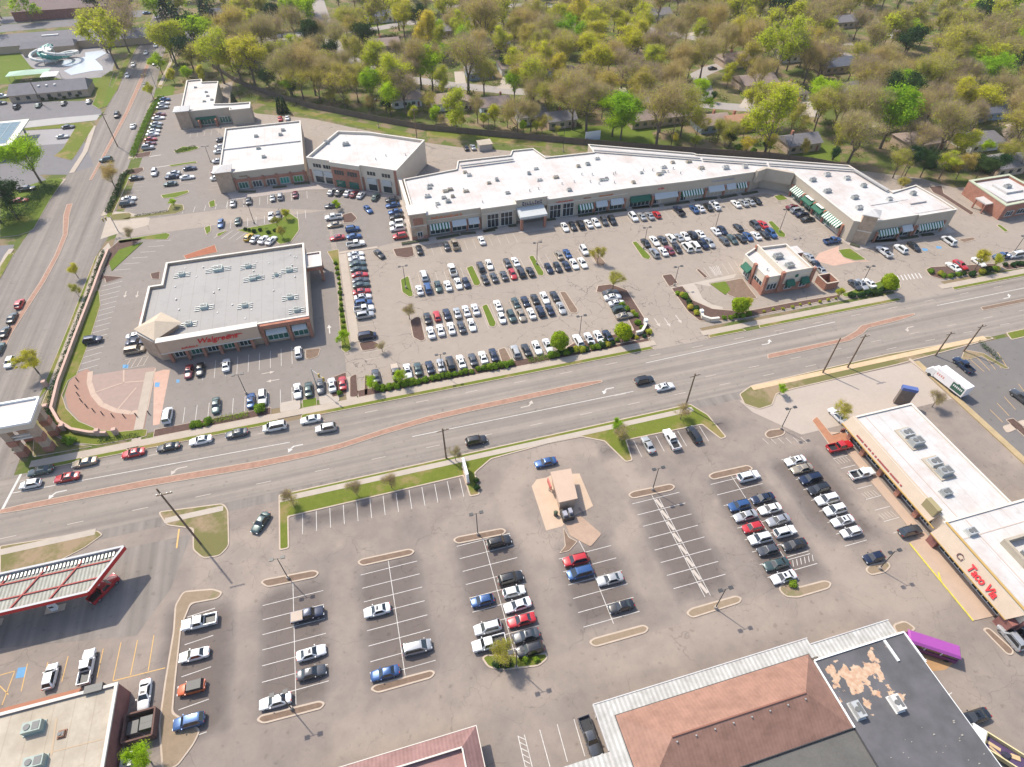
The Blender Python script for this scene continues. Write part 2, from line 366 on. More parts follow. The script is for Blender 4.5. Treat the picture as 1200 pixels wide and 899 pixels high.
slab('brick_median', band([(-93.0,240),(-92.0,265),(-90.6,303),(-90.5,330),(-90.3,378)], [(-91.9,240),(-90.6,265),(-88.9,303),(-88.6,330),(-88.3,377)]), .12, kerb_m, 'median_paving', brick_pave, .15, .3)
def strip(name, x0, x1, y0, y1, m, h=.13): b = MB(); b.box(x0,y0,0,x1,y1,h); return struct(b, name, m)
# ---- north side of the avenue: verge, walk, beds
def cut(segs, fn):
    for a, b in segs: fn(a, b)
cut([(-78,-59),(-57.5,-27),(-22.5,66.3),(82,93),(97,142.3),(160,300)], lambda a, b: (slab('grass_verge', [(a,101.1),(b,101.1),(b-.6,102.35),(a+.4,102.35)], .13, kerb_m, 'verge_grass', lawn, .16, .3)))
cut([(-79,67.5),(81,143.5),(157,300)], lambda a, b: strip('sidewalk', a, b, 102.36, 104.2, concrete, .14))
strip('sidewalk', -59.0, -57.0, 104.22, 127, concrete, .10)
strip('sidewalk', -11.7, -9.3, 104.22, 112, concrete, .10)
cut([(-54.5,-29),(-9,66.5)], lambda a, b: slab('planting_bed', [(a,104.25),(b,104.25),(b,106.6),(a,106.6)], .12, kerb_m, 'bed_mulch', mulch, .12, .2))
slab('planting_bed', PL([(388,443),(406,436),(407,462),(389,466)]), .12, kerb_m, 'bed_mulch', mulch, .12, .5)
slab('planting_bed', PL([(410,442),(418,438),(420,465),(410,466)]), .12, kerb_m, 'bed_mulch', mulch, .1, .8)
slab('planting_bed', PL([(427,440),(432,440),(431,463),(427,464)]), .12, kerb_m, 'bed_mulch', mulch, .1, .5)
for x in (-27.0,-18.0):
    slab('walk_pad', [(x,104.25),(x+4.6,104.25),(x+4.6,107.4),(x,107.4)], .11, concrete_pale, None, None)
slab('grass_bed', [(-21.9,104.25),(-18.6,104.25),(-18.6,107),(-21.9,107)], .12, kerb_m, 'bed_grass', lawn_fresh, .1, .2)
slab('planting_bed', PL([(700,335),(716,333),(735,340),(765,388),(763,396),(668,415),(662,408),(672,402),(742,387),(724,352),(712,344),(698,343)]), .14, kerb_m, 'bed_mulch', mulch, .25, .5)
# ---- south side of the avenue
cut([(-79.4,-63)], lambda a, b: slab('west_verge', PL([(0,640),(115,622),(121,627),(100,642),(50,668),(0,678)]), .13, kerb_m, 'verge_grass', dry_grass, .2, .5))
strip('sidewalk', -79.4, -62.2, 80.9, 82.3, concrete_pale, .15)
slab('west_corner_island', PL([(185,600),(262,590),(268,598),(269,640),(258,652),(238,655),(226,645),(226,620),(195,616)]), .13, kerb_m, 'island_grass', dry_grass, .25, .9)
strip('sidewalk', -49.4, -38.3, 79.9, 81.2, concrete_pale, .155)
slab('south_verge', [(-27.5,67.7),(-25.6,67.7),(-25.6,74.9),(10.2,75.3),(10.4,69.8),(12.6,69.8),(12.9,75.4),(17,78.0),(30,78.8),(38,78.6),(42.5,76),(44.8,69.4),(46.5,69.4),(47.4,75.0),(65.8,74.6),(67.8,69.6),(69.4,69.8),(68.6,77),(66.2,81.2),(-27.5,80.9)], .13, kerb_m, 'verge_grass', lawn, .28, .5)
strip('sidewalk', -27.2, 66.0, 78.85, 80.2, concrete_pale, .155)
slab('east_verge', PL([(866,462),(880,452),(1040,415),(1158,394),(1165,397),(1050,428),(930,456),(910,462),(905,475),(890,480),(872,474)]), .13, kerb_m, 'verge_grass', dry_grass, .25, .5)
strip('sidewalk', 83, 152, 81.1, 82.5, mat('tan_sidewalk',(.50,.36,.22),.9,.15,.4), .155)
slab('east_verge', [(158,79.2),(300,79.2),(300,82),(159,82)], .13, kerb_m, 'verge_grass', lawn, .25, .5)
slab('east_verge', PL([(1130,410),(1152,414),(1183,432),(1178,433),(1150,418),(1125,424)]), .13, kerb_m, 'verge_grass', dry_grass, .15, .3)
slab('east_verge', [(127.2,79),(128.6,79),(128.9,20),(129.3,-40),(127.2,-40)], .3, mat('earth_bank',(.36,.27,.15),1,.2,.4), None, None, r=.3)
slab('dividing_kerb', [(128.0,66),(126.5,80),(127.2,80.4),(128.8,70)], .25, kerb_m, None, None, r=.2)
slab('east_island', PL([(1174,500),(1200,492),(1204,498),(1180,508)]), .12, kerb_m, None, None)
slab('east_island', PL([(1178,492),(1187,490),(1215,515),(1209,520)]), .12, kerb_m, 'bed_mulch', mulch, .15, .3)
# ---- side street strips
slab('side_walk', [(-81.0,127),(-79.5,127),(-78.7,166),(-78.2,186),(-77.4,190),(-78.6,193),(-80.2,188),(-80.3,166)], .13, concrete, None, None, r=.4)
slab('side_verge', [(-82.3,124),(-81.05,127),(-80.4,166),(-80.3,186),(-81.0,186),(-81.6,150)], .12, kerb_m, 'verge_grass', lawn, .12, .3)
slab('pharmacy_lawn', [(-78.2,167),(-76.7,167)]+PL([(118,358),(105,400),(90,440)])+[(-76.9,129),(-77.2,124),(-75.2,119),(-71.6,114),(-66.7,110),(-62,108.1),(-56,107.2),(-56,105),(-66,105.1),(-72,107.5),(-76,111.5),(-78.6,117),(-79.3,126),(-79.4,145)], .10, kerb_m, 'lawn_grass', lawn, .12, .3)
slab('corner_bed', [(-79,105.3),(-67,105),(-72,107.2),(-76.2,111.2),(-79,117),(-79.8,127),(-80.9,127),(-81.4,118),(-80,110)], .12, kerb_m, 'bed_grass', dry_grass, .15, .3)
slab('pharmacy_corner_bed', PL([(122,297),(140,282),(168,279),(120,318),(124,326),(114,332),(112,315)]), .12, kerb_m, 'bed_mulch', mulch, .15, .3)
slab('pharmacy_corner_lawn', PL([(128,308),(140,293),(168,284),(131,318)]), .15, lawn_fresh, None, None, r=.3)
slab('pharmacy_corner_bed', PL([(122,323),(145,325),(124,332)]), .12, kerb_m, 'bed_mulch', mulch, .15, .4)
slab('entry_divider', PL([(138,282),(195,273),(200,275),(196,281),(168,281),(140,286)]), .12, kerb_m, 'bed_grass', lawn_fresh, .15, .4)
slab('pharmacy_island', PL([(176,321),(188,318),(187,328),(178,327)]), .12, kerb_m, 'bed_mulch', mulch, .12, .4)
slab('pharmacy_triangle', PL([(215,300),(252,287),(255,296),(218,304)]), .12, kerb_m, 'brick_mulch', mat('rust_mulch',(.30,.11,.06),1,.2,1), .12, .2)
slab('pharmacy_island', PL([(358,410),(376,408),(373,418),(362,422),(358,420)]), .12, kerb_m, 'bed_mulch', mulch_tan, .15, .5)
slab('hedge_strip', PL([(383,295),(397,292.5),(399,320),(403,360),(410,400),(412,410),(405,414),(400,410),(397,360),(396,318),(388,303)]), .12, kerb_m, 'bed_mulch', lawn, .15, .5)
strip('sidewalk', -9.0, -6.7, 124.5, 167, concrete, .10)
strip('sidewalk', -9.0, 3.0, 167.2, 168.3, concrete, .105)
slab('mulch_island', PL([(420,402),(436,399),(445,403),(440,410),(424,412)]), .14, kerb_m, 'bed_mulch', mulch, .2, .8)
# mall islands (px outlines)
for poly, nm, m in (
    ([(401,252),(412,249),(419,256),(414,261),(402,262)], 'bed_mulch', mulch),
    ([(460,292),(484,289),(486,300),(477,303),(464,301)], 'bed_mulch', mulch),
    ([(469,328),(479,323),(485,347),(480,349),(471,343)], 'bed_grass', lawn_fresh),
    ([(546,314),(554,311),(564,332),(561,336),(555,335)], 'bed_grass', lawn_fresh),
    ([(480,376),(488,371),(493,372),(499,398),(494,401),(484,396)], 'bed_mulch', mulch),
    ([(564,359),(571,356),(582,379),(580,384),(573,383)], 'bed_grass', lawn_fresh),
    ([(619,301),(625,299),(638,320),(637,324),(630,323)], 'bed_grass', lawn_fresh),
    ([(689,293),(697,294),(710,308),(708,313),(700,312)], 'bed_mulch', mulch_tan),
    ([(655,342),(663,342),(678,364),(676,368),(668,367)], 'bed_mulch', mulch_tan),
    ([(740,284),(746,283),(763,301),(761,305),(753,303)], 'bed_grass', lawn_fresh),
    ([(583,410),(592,407),(600,422),(597,426),(588,425)], 'bed_mulch', mulch_tan),
    ([(899,260),(905,259),(921,275),(920,279),(912,278)], 'bed_grass', lawn_fresh),
    ([(981,293),(996,291),(1016,305),(1001,306),(988,302)], 'bed_grass', lawn_fresh),
    ([(906,230),(916,228),(924,234),(912,236)], 'bed_mulch', lawn_fresh),
    ([(186,225),(205,221),(209,227),(195,232),(190,231)][:0] or [(203,178),(214,172),(232,172),(234,174),(222,178),(208,180)], 'bed_grass', lawn_fresh),
    ([(197,194),(230,189),(232,191),(200,196)], 'bed_grass', lawn_fresh),
    ([(188,229),(221,223),(222,226),(206,232),(191,233)], 'bed_grass', lawn_fresh),
    ([(244,237),(252,234),(253,242),(246,244)], 'bed_grass', lawn_fresh),
    ([(239,267),(247,264),(248,271),(242,276)], 'bed_grass', lawn_fresh),
    ([(254,274),(268,270),(258,277),(254,278)], 'bed_grass', lawn_fresh),
    ([(276,270),(325,261),(334,252),(340,250),(350,257),(351,270),(341,284),(328,287),(320,281)], 'bed_grass', lawn_fresh),
    ([(145,200),(168,196),(169,200),(160,205),(148,204)], 'bed_mulch', mulch),
    ([(157,181),(178,177),(176,183),(160,186)], 'bed_mulch', mulch),
    ([(127,252),(152,249),(155,252),(152,258),(130,259)], 'bed_grass', dry_grass),
    ([(180,245),(205,237),(217,240),(216,248),(206,252),(128,259),(160,254)][:0] or [(200,239),(215,240),(216,247),(205,251),(140,258),(155,254),(196,248)], 'bed_grass', dry_grass),
    ([(1084,316),(1090,313),(1165,309),(1172,313),(1150,320),(1105,328),(1090,324)], 'bed_mulch', mulch),
    ([(1172,312),(1185,309),(1215,308),(1215,312),(1180,317)], 'bed_mulch', mulch),
    ([(1122,281),(1140,278),(1144,281),(1130,285)], 'bed_mulch', mulch_tan),
    ([(1088,219),(1104,218),(1106,227),(1142,250),(1138,253),(1104,231),(1093,226)], 'bed_mulch', mulch),
    ([(1167,264),(1171,263),(1182,271),(1178,273)], 'bed_grass', lawn_fresh),
    ([(1050,340),(1056,338),(1054,330),(1042,322),(1030,330),(1000,340),(985,345),(990,349)], 'bed_grass', lawn_fresh),
    ([(775,323),(787,321),(795,332),(784,337)], 'bed_mulch', mulch),
    ([(786,338),(800,335),(812,352),(835,362),(872,365),(925,355),(985,345),(985,349),(880,372),(850,376),(820,377),(806,366)], 'bed_mulch', mulch),
    ([(832,333),(870,326),(880,340),(888,350),(870,353),(855,347)], 'bed_mulch', mulch_tan),
    ([(815,316),(819,315),(830,325),(826,327)], 'bed_mulch', mulch),
    ([(866,310),(880,308),(880,313),(868,315)], 'bed_mulch', mulch_tan),
    ):
    slab('car_park_island', PL(poly), .13, kerb_m, nm, m, .22, .7)
slab('coffee_lawn', PL([(832,333),(850,330),(856,340),(850,346)]), .16, lawn_fresh, None, None, r=.5)
# south lot islands
for poly, m in (
    ([(305,683),(310,679),(368,668),(375,671),(370,677),(313,689)], mulch_tan),
    ([(418,659),(424,655),(480,643),(487,646),(482,651),(424,664)], mulch_tan),
    ([(530,633),(536,629),(588,619),(594,622),(590,627),(536,638)], mulch_tan),
    ([(735,580),(741,576),(785,567),(792,570),(788,575),(741,585)], mulch_tan),
    ([(829,558),(835,554),(876,545),(883,549),(879,553),(835,563)], mulch_tan),
    ([(300,844),(306,838),(375,821),(382,824),(377,831),(308,849)], mulch_tan),
    ([(433,808),(440,802),(505,785),(511,788),(506,795),(442,813)], mulch_tan),
    ([(564,771),(570,767),(605,768),(641,765),(642,772),(632,781),(590,786),(572,783)], lawn),
    ([(689,753),(695,748),(754,732),(761,736),(757,742),(697,759)], weedy),
    ([(803,719),(809,713),(862,698),(870,701),(867,707),(811,725)], weedy),
    ([(911,690),(920,680),(935,688),(966,680),(975,683),(972,690),(935,701),(920,700)], weedy),
    ([(895,509),(900,504),(918,502),(921,507),(917,511),(900,515)], mulch_tan),
    ([(1013,668),(1018,662),(1040,658),(1044,664),(1038,671),(1020,675)], weedy),
    ([(1045,732),(1060,727),(1074,737),(1068,741),(1058,745),(1050,742)], weedy),
    ([(1150,737),(1158,735),(1188,762),(1187,768),(1180,768)], mulch_tan),
    ([(205,710),(215,693),(250,690),(262,694),(256,702),(224,708),(213,735),(206,800),(203,835),(236,855),(228,872),(208,899),(190,905),(186,850),(193,800),(203,740)], weedy),
    ):
    slab('south_island', PL(poly), .13, kerb_m, 'island_mulch', m, .28, .8)
# shop row walk & yard
slab('shop_row_walk', [(94.7,52.5),(94.7,64.3),(92.8,66.3),(92.6,52.5),(92.4,36),(93.2,20.6),(90.6,20.9),(90.2,30),(90.0,36.8),(92.0,37.2),(91.9,60),(91.2,62),(89.4,66.8),(90.3,67.3),(96,66.5),(97,64)][:0] or [(92.6,65),(92.4,37.2),(90.1,36.8),(90.1,20.9),(94.6,20.6),(94.6,64.2)], .13, mat('peach_walk',(.40,.29,.215),.9,.08,.6), None, None, r=.2)
slab('shop_row_bed', PL([(951,493),(957,488),(975,510),(992,505),(995,520),(972,522)]), .13, kerb_m, 'bed_mulch', mat('rust_mulch2',(.34,.16,.09),1,.2,1), .15, .4)
b = MB(); b.line((89.98,36.6),(89.98,20.9),.28,.145); b.line((89.95,28.4),(90.9,30.2),.3,.15); struct(b, 'yellow_kerb_line', mat('bright_yellow_paint',(.55,.46,.05),.8,.3,1))
area('shop_row_yard', [(86,66),(127,66),(127,79),(78,79),(79,75)], .027, mat('yard_concrete', (.36,.30,.25), .9, .08, .15))
# plaza in front of the pharmacy
arc_o = [(-76.6,128.6),(-76.6,124.3),(-74.9,119.1),(-71.4,114.0),(-66.5,110.0),(-61.8,108.1),(-56.8,107.2),(-56.8,113.2)]
arc_i = [(-63.8,115.2),(-67.2,118.3),(-70.0,122.5),(-71.9,127.5),(-72.3,131.2),(-73.5,132.4),(-75.5,131)]
slab('plaza_paving', arc_o+arc_i, .05, plaza_m, None, None, r=.5)
area('plaza_forecourt', [(-71.9,129.6),(-70,122.5),(-67,118),(-63.2,115.3),(-56.9,113.2),(-56.9,128.5),(-64.4,129.4)], .032, mat('forecourt_pavers',(.29,.21,.175),.9,.08,.8))
b = MB()
pts = [(-56.9,113.2),(-60.5,113.6),(-64,115.2),(-67.5,118.2),(-70.1,122.4),(-71.8,127),(-72.3,131)]
for p, q in zip(pts, pts[1:]): b.line(p, q, 1.2, .06)
for p, q in (((-64.4,129.4),(-63.7,124.7)),((-63.7,124.7),(-56.9,123.6)),((-69.6,123),(-63.7,124.7)),((-63.6,115.6),(-60.5,122)),((-56.9,113),(-56.9,128))): b.line(p, q, .35, .064)
struct(b, 'plaza_bands', mat('cream_pavers',(.42,.31,.24),.9,.08,.8))
for n_, (poly) in enumerate((PL([(178,425),(190,430),(196,465),(180,490),(196,490),(205,430)]),)):
    area('crosswalk_paving', [(-57,126.5),(-54.9,126.9),(-53.3,126.5),(-53.6,108),(-55,108)], .036, brick_pale)
area('red_crossing', L(860,190,6,[(600,640),(740,590),(735,640),(960,700),(870,700),(700,730),(560,690)]), .034, brick_pale)
area('coffee_drive_concrete', L(740,270,6,[(255,405),(460,365),(740,305),(720,335),(545,370),(560,395),(440,375),(460,400),(500,480),(560,520),(640,540),(650,600),(560,580),(470,530),(370,400)]), .034, concrete_pale)
area('service_concrete', [(146,128),(182,131),(184,120.5),(205,120.5),(205,119.5),(146,119.5)][:0] or [(-62.5,278),(-64.5,285),(-64.5,276),(-52,275.5),(-36,276.5),(-36,278)], .036, concrete)
area('walk_front_shops', [(-44.5,217.5),(-16,217.5),(14,198.2),(12.8,195.8),(-8.5,209.5),(-17,211.5),(-42,210.6)], .06, mat('shop_walk',(.33,.28,.25),.9,.08,.5))
area('walk_front_mall', [(13.5,198),(13.5,165.2),(48,165.2),(48,163.5),(60,163.5),(60,165.2),(139,165.2),(144,160),(146,126),(184,126.5),(184,131),(147,132),(147,169),(19,169),(15,198)], .07, mat('mall_walk',(.36,.31,.27),.9,.08,.5))
buff = mat('buff_concrete',(.46,.34,.245),.9,.08,.5)
area('kiosk_slab', PL([(623,570),(629,562),(640,560),(646,557),(679,555),(695,593),(687,598),(668,606),(659,617),(640,622)]), .05, buff)
slab('kiosk_island', PL([(661,610),(679,604),(705,626),(692,641),(679,634),(668,628)]), .13, mat('tan_concrete',(.36,.25,.18),.9,.16,.5), None, None, r=.5)
slab('kiosk_island', PL([(660,618),(667,630),(677,635),(667,646),(655,649),(662,640)]), .14, kerb_m, 'island_mulch', mulch_tan, .15, .4)
area('dirt_patch', PL([(1074,765),(1120,775),(1108,785),(1085,788)]), .03, mat('rusty_dirt',(.36,.21,.10),1,.2,.6))
# narrow beds along the shop walks; dark colour mixes low shrubs and painted shadow
for ox,oy,ls_ in ((380,190,[(545,579,735,552),(790,545,950,517),(960,512,1065,502),(1120,495,1199,483)]),(560,190,[(40,495,135,467),(215,457,270,451),(480,415,545,406),(705,385,840,367),(855,365,1045,343),(1085,330,1199,319)]),(740,180,[(10,390,125,380),(140,380,190,373),(230,370,405,345),(445,335,600,317),(625,318,740,297),(775,295,885,274)]),(230,190,[(300,215,420,213),(390,178,520,166),(540,185,635,176),(690,160,800,151)]),(860,190,[(440,265,535,350),(565,370,605,390),(815,580,880,600),(970,566,1140,553)]),(1000,200,[(130,505,300,496),(330,485,450,468),(480,462,560,453)])):
    for x0_,y0_,x1_,y1_ in ls_:
        p_, q_ = L(ox,oy,6,[(x0_,y0_),(x1_,y1_)]); b = MB(); b.line(p_,q_,1.3,.05,h=.2); struct(b,'planting_bed',kerb_m); b = MB(); b.line(p_,q_,1.15,.256,h=.22); struct(b,'planting_and_shade',plant_shade)
# residential streets
def road(name, pts, w, z=.03, m=asph_nw):
    b = MB(); left = []; right = []
    for i, p in enumerate(pts):
        a = Vector(pts[max(i-1,0)]); c = Vector(pts[min(i+1,len(pts)-1)]); t = (c-a).normalized(); n = Vector((-t.y,t.x))*w/2
        left.append(tuple(Vector(p)+n)); right.append(tuple(Vector(p)-n))
    b.flat(left+right[::-1], z); return struct(b, name, m)
res_asph = asphalt('residential_asphalt', (.30,.27,.25), stain=.1, patch=0)
ROADS = [PL([(486,94),(530,100),(600,107),(660,110),(735,114),(817,122),(880,127),(960,134)]),
         PL([(822,121),(826,108),(823,98),(818,88),(835,80),(850,76)]),
         PL([(300,46),(340,41),(388,38),(440,34),(475,27),(560,22)]),
         PL([(372,0),(378,20),(390,50),(408,68),(445,88),(486,94)]),
         PL([(520,6),(545,8),(620,6),(700,8),(720,20),(752,33),(800,42),(850,52)]),
         PL([(945,45),(965,52),(995,68),(1040,80),(1075,100)]),
         PL([(190,45),(240,52),(290,52),(345,44)]),
         PL([(1140,40),(1170,28),(1215,28)])]
for r_ in ROADS: road('residential_street', r_, 8.0, .03, res_asph)
for pts, w in (([(590,104),(598,88)],6),([(540,98),(538,84)],5),([(735,114),(729,103)],3),([(872,127),(882,112),(885,100)],5),([(940,110),(944,122),(948,136)],5.5),([(530,116),(538,104)],4),([(770,40),(745,37)],5),([(800,42),(830,36)],4),([(960,50),(1000,52)],4),([(415,35),(412,25)],4),([(1005,150),(1030,145)],4),([(1185,150),(1215,142)],6)):
    road('driveway', PL(pts), w, .04, concrete_pale)
for poly, m in ((PL([(650,150),(760,145),(770,170),(660,168)]), lawn_fresh),(PL([(820,83),(860,95),(870,118),(850,118),(830,100)]), dry_grass),(PL([(925,165),(985,172),(985,190),(920,186)]), lawn_fresh),(PL([(500,148),(640,160),(640,172),(500,160)]), lawn),(PL([(370,30),(470,20),(470,30),(400,42)]), lawn_fresh),(PL([(0,60),(50,60),(20,100),(0,98)]), lawn_fresh),(PL([(50,92),(135,88),(135,100),(20,102)]), lawn_fresh),(PL([(300,112),(360,130),(480,156),(485,162),(370,137),(300,120)]), lawn),(PL([(160,108),(205,100),(203,112),(165,115)]), lawn_fresh)):
    area('yard_lawn', poly, .012, m)
for vi_, (poly, m) in enumerate((
    (L(0,120,6,[(170,185),(520,150),(640,143),(665,165),(520,395),(500,410),(380,380),(440,330),(530,180),(170,200)]), lawn),
    (PL([(0,258),(0,232),(20,222),(52,212),(70,209),(75,211),(60,233),(40,268),(34,272),(22,276),(0,279)]), lawn_fresh),
    (L(0,240,6,[(0,530),(100,350),(90,340),(60,350),(0,440)]), lawn),
    (PL([(108,123),(116,106),(130,101),(137,107),(126,125),(116,128)]), lawn_fresh),
    (PL([(131,104),(146,72),(173,22),(179,21),(152,72),(137,108)]), lawn),
    (L(120,90,6,[(-60,60),(0,0),(60,-40),(80,-30),(0,220),(-20,230)]), lawn),
    )):
    slab('street_verge', poly, .118+.006*vi_, kerb_m, None, None, .1, .2); area('verge_grass', offset(poly,-.12), .18+.006*vi_, m)
for pts, w in (([(36,268),(60,228),(75,210)],1.8),([(0,316),(8,300),(14,292)],1.6),([(84,203),(100,178),(110,148)],1.8),([(120,126),(134,106),(150,72),(177,22)],1.8),([(153,186),(163,162),(178,125),(190,112)],1.5),([(188,100),(197,80),(205,62)],1.5),([(122,253),(132,236),(140,216),(146,202)],1.5)):
    road('sidewalk', PL(pts), w, .15, concrete)
for poly in (PL([(150,187),(160,160),(176,122),(186,112),(192,112),(180,130),(168,160),(157,187)]), PL([(118,253),(130,236),(138,216),(148,200),(155,202),(140,235),(130,256)]), PL([(185,101),(195,80),(202,68),(207,70),(197,90),(189,104)])):
    slab('hedge_verge', poly, .12, kerb_m, 'verge_grass', lawn, .2, .3)
# ================================================================ MARKINGS
mk = MB(); mf = MB(); my = MB(); mbz = MB()
ZA, ZS, ZN, ZP = .047, .030, .030, .032
def dash(x0, x1, y, z=ZA, b=mf, L_=3, gap=9, w=.13):
    x = x0
    while x < x1: b.line((x,y),(min(x+L_,x1),y),w,z); x += L_+gap
mk.line((-80.5,96.1),(-25,94.6),.16,ZA); mk.line((1.5,88.9),(55,88.6),.16,ZA); mk.line((62,96.9),(118,98.0),.16,ZA); mk.line((150,96.5),(260,96.5),.16,ZA)
dash(-80,300,99.0); dash(-80,300,84.9); dash(50,300,88.4)
for y in (105,): pass
mk.line((-81.5,91.5),(-80.2,101),.5,ZA)
def arrow(b, x, y, rot, z, turn=0, s=1.):
    c, n = math.cos(rot), math.sin(rot)
    T_ = lambda p: (x+(p[0]*c-p[1]*n)*s, y+(p[0]*n+p[1]*c)*s)
    if turn:
        t = turn
        b.flat([T_(p) for p in ((-1.6,-.1),(.2,-.1),(.2,.12),(-1.6,.12))], z)
        b.flat([T_(p) for p in ((.2,-.1),(.9,.5*t),(.75,.7*t),(.0,.12))], z+.001)
        b.flat([T_(p) for p in ((.3,.75*t),(1.2,.3*t),(1.15,1.3*t))], z+.002)
    else:
        b.flat([T_(p) for p in ((-1.5,-.12),(.5,-.12),(.5,.12),(-1.5,.12))], z)
        b.flat([T_(p) for p in ((.5,-.5),(1.6,0),(.5,.5))], z)
for px, py, t in ((67,577,-1),(209,549,-1),(345,523,-1),(711,456,-1),(619,476,1),(900,403,1),(1064,384,-1),(1182,349,1)):
    X, Y = G(px, py); arrow(mf if px in (209,619,1064) else mk, X, Y, PI if t < 0 else 0, ZA+.002, 1, 1.15)
for px, py in ((147,345),(161,345)): X, Y = G(px,py); arrow(mf, X, Y, -PI/2, ZP+.004)
X, Y = G(386,386); arrow(mk, X, Y, PI/2, ZP+.004, 0, 1.2)
for px, py in ((314,437),(320,446)): X, Y = G(px,py); arrow(mf, X, Y, 0 if py < 440 else PI, ZP+.004)
for px, py in ((770,378),(782,378),(795,374)): X, Y = G(px,py); arrow(mf, X, Y, -PI/2, ZN+.004, 0, 1.2)
for k in range(7):
    X, Y = G(1053+k*4.2, 326-k*.5); mk.line((X-.5,Y-1.2),(X+.5,Y+1.2),.35,ZN+.01)
# south car park stalls: centre line from a to b, stall pitch 2.69
def bay(x, y0, y1, ys, z=ZS+.006, left=5.3, right=5.3, b=mk, w=.11, centre=True):
    if centre: b.line((x,y0),(x,y1),w,z)
    for y in ys: b.line((x-left,y),(x+right,y),w,z+.003)
def ser(y0, n, d=-2.69): return [y0+d*k for k in range(n)]
def wy(px, py): return G(px,py)[1]
r1x = -25.1; bay(r1x, 60.5, 38.9, ser(57.3,7))
r2x = -7.6; bay(r2x, 61.6, 38.6, ser(58.5,8))
r3x = 10.8; bay(r3x, 60.3, 37.2, ser(59.5,9))
r4x = 28.9; bay(r4x, 51.5, 37.4, ser(51.7,6)); mk.line((28.9,51.7),(28.6,54.5),.11,ZS+.006)
bay(47.2, 60.5, 40.0, ser(59.3,8), centre=False); mk.line((46.7,60.5),(46.7,37.5),.11,ZS+.006); mk.line((47.8,59),(47.8,37.5),.11,ZS+.006)
for k in range(8): mf.line((47.0,59-k*2.69),(47.5,56.9-k*2.69),.6,ZS+.004)
bay(65.0, 60.4, 35.8, ser(59.3,9))
for k in range(6): mk.line((66.2+k*.85,39.6),(65.6+k*.85,38.4),.12,ZS+.007)
mk.line((65.2,39.9),(70.2,39.9),.11,ZS+.008)
for y in ser(61,9): mk.line((77.6,y),(82.6,y),.11,ZS+.006)
for y in ser(58.2,8): mk.line((88.6,y),(92.2,y),.1,ZS+.006)
for k in range(5): mf.line((89+k*.7,56.6),(88.7+k*.7,58),.12,ZS+.008); mf.line((89+k*.7,47.6),(88.7+k*.7,49),.12,ZS+.008); mf.line((89+k*.7,42.4),(88.7+k*.7,43.8),.12,ZS+.008)
for k in range(13): x = -22.9+2.69*k; mk.line((x,74.9),(x-.15,70.2),.11,ZS+.006)
for k in range(7): x = 48.9+2.69*k; mk.line((x,74.5),(x-.1,69.9),.11,ZS+.006)
for y in (58.9,53.9,48.5,43.3,38.4): mk.line((-43.2,y-.2),(-38.6,y+.2),.12,ZS+.006)
for k in range(6): X, Y = G(862+k*9+36, 517-k*.3); mf.line((X,Y-.9),(X-.4,Y+.9),.13,ZS+.006)
# yellow stalls of the fuel stop
for i, (a, b_, c, d) in enumerate(((130,415,100,545),(320,380,290,500),(400,360,385,430),(485,345,455,480),(568,315,530,495),(645,305,612,470),(722,282,695,450),(225,408,218,440),(70,450,10,610),(0,470,70,450),(0,520,40,560))):
    p, q = L(0,674,4,[(a,b_),(c,d)]); my.line(p,q,.14,ZS+.012)
p, q = L(0,674,4,[(530,497),(775,435)]); my.line(p,q,.14,ZS+.012)
p, q = L(0,450,4,[(840,680),(828,770)]); my.line(p,q,.3,ZS+.012)
mbz.prism(L(0,674,4,[(85,435),(128,430),(118,478),(72,485)]), .03, .034)
for ox,oy,s,q in ((100,350,6,[(265,465),(305,465),(300,490),(262,490)]),(100,350,6,[(490,590),(525,590),(520,622),(488,622)]),(100,350,6,[(640,570),(665,570),(660,592),(640,592)]),(1000,200,6,[(480,545),(520,550),(525,565),(490,565)]),(1000,200,6,[(580,530),(620,535),(620,550),(585,548)])):
    mbz.flat(L(ox,oy,s,q), .038)
# pharmacy stalls
for k in range(9): x = -45.2+2.66*k; mk.line((x,120.4),(x,127),.11,ZP+.006)
for k in range(11): x = -51.2+2.7*k; mk.line((x,106.9),(x,112),.11,ZP+.006)
for k in range(16): y = 132.8+2.45*k; mk.line((-76.2,y-.8),(-71,y+.3),.11,ZP+.006)
for k in range(6): x0, y0 = -74.2+k*2.0, 176.5+k*2.7; mk.line((x0,y0),(x0+4.6,y0-.6),.11,ZP+.006)
for k in range(4): mf.line((-64.2+k*1.4,130),(-63.4+k*1.4,133.2),.14,ZP+.006)
mf.line((-64.8,133.4),(-59.5,133.4),.11,ZP+.007); mf.line((-64.8,129.8),(-59.5,130),.11,ZP+.007)
# mall stalls
def rowN(x0, x1, y, dbl=True, d=5.2, b=mf):
    n = int(round((x1-x0)/2.72))
    for k in range(n+1):
        x = x0+k*(x1-x0)/n; b.line((x,y-(d if dbl else 0)),(x,y+d),.11,ZN+.006)
rowN(10.3,28.2,144.7); rowN(30.0,47,144.7); rowN(49.8,68,144.7)
rowN(10.3,27,125.6); rowN(30.0,49.8,125.6)
rowN(83.2,105,143.8); rowN(107.4,128,143.8)
rowN(13.8,46,158.8,False,5.4); rowN(61.6,81,158.8,False,5.4); rowN(85.5,134,158.8,False,5.2)
rowN(-5.5,66,106.4,False,5)
for y in ser(166,19,-2.72): mf.line((-6.4,y),(-1.4,y),.11,ZN+.006)
for y in ser(165,12,-2.72): mf.line((138.6,y-3),(144,y-3),.11,ZN+.006)
for y in ser(198,10,-2.7): mf.line((-12.0,y),(-6.8,y),.11,ZN+.006)
for y in ser(127,5,-2.7): mf.line((61.4,y),(66.3,y),.11,ZN+.006)
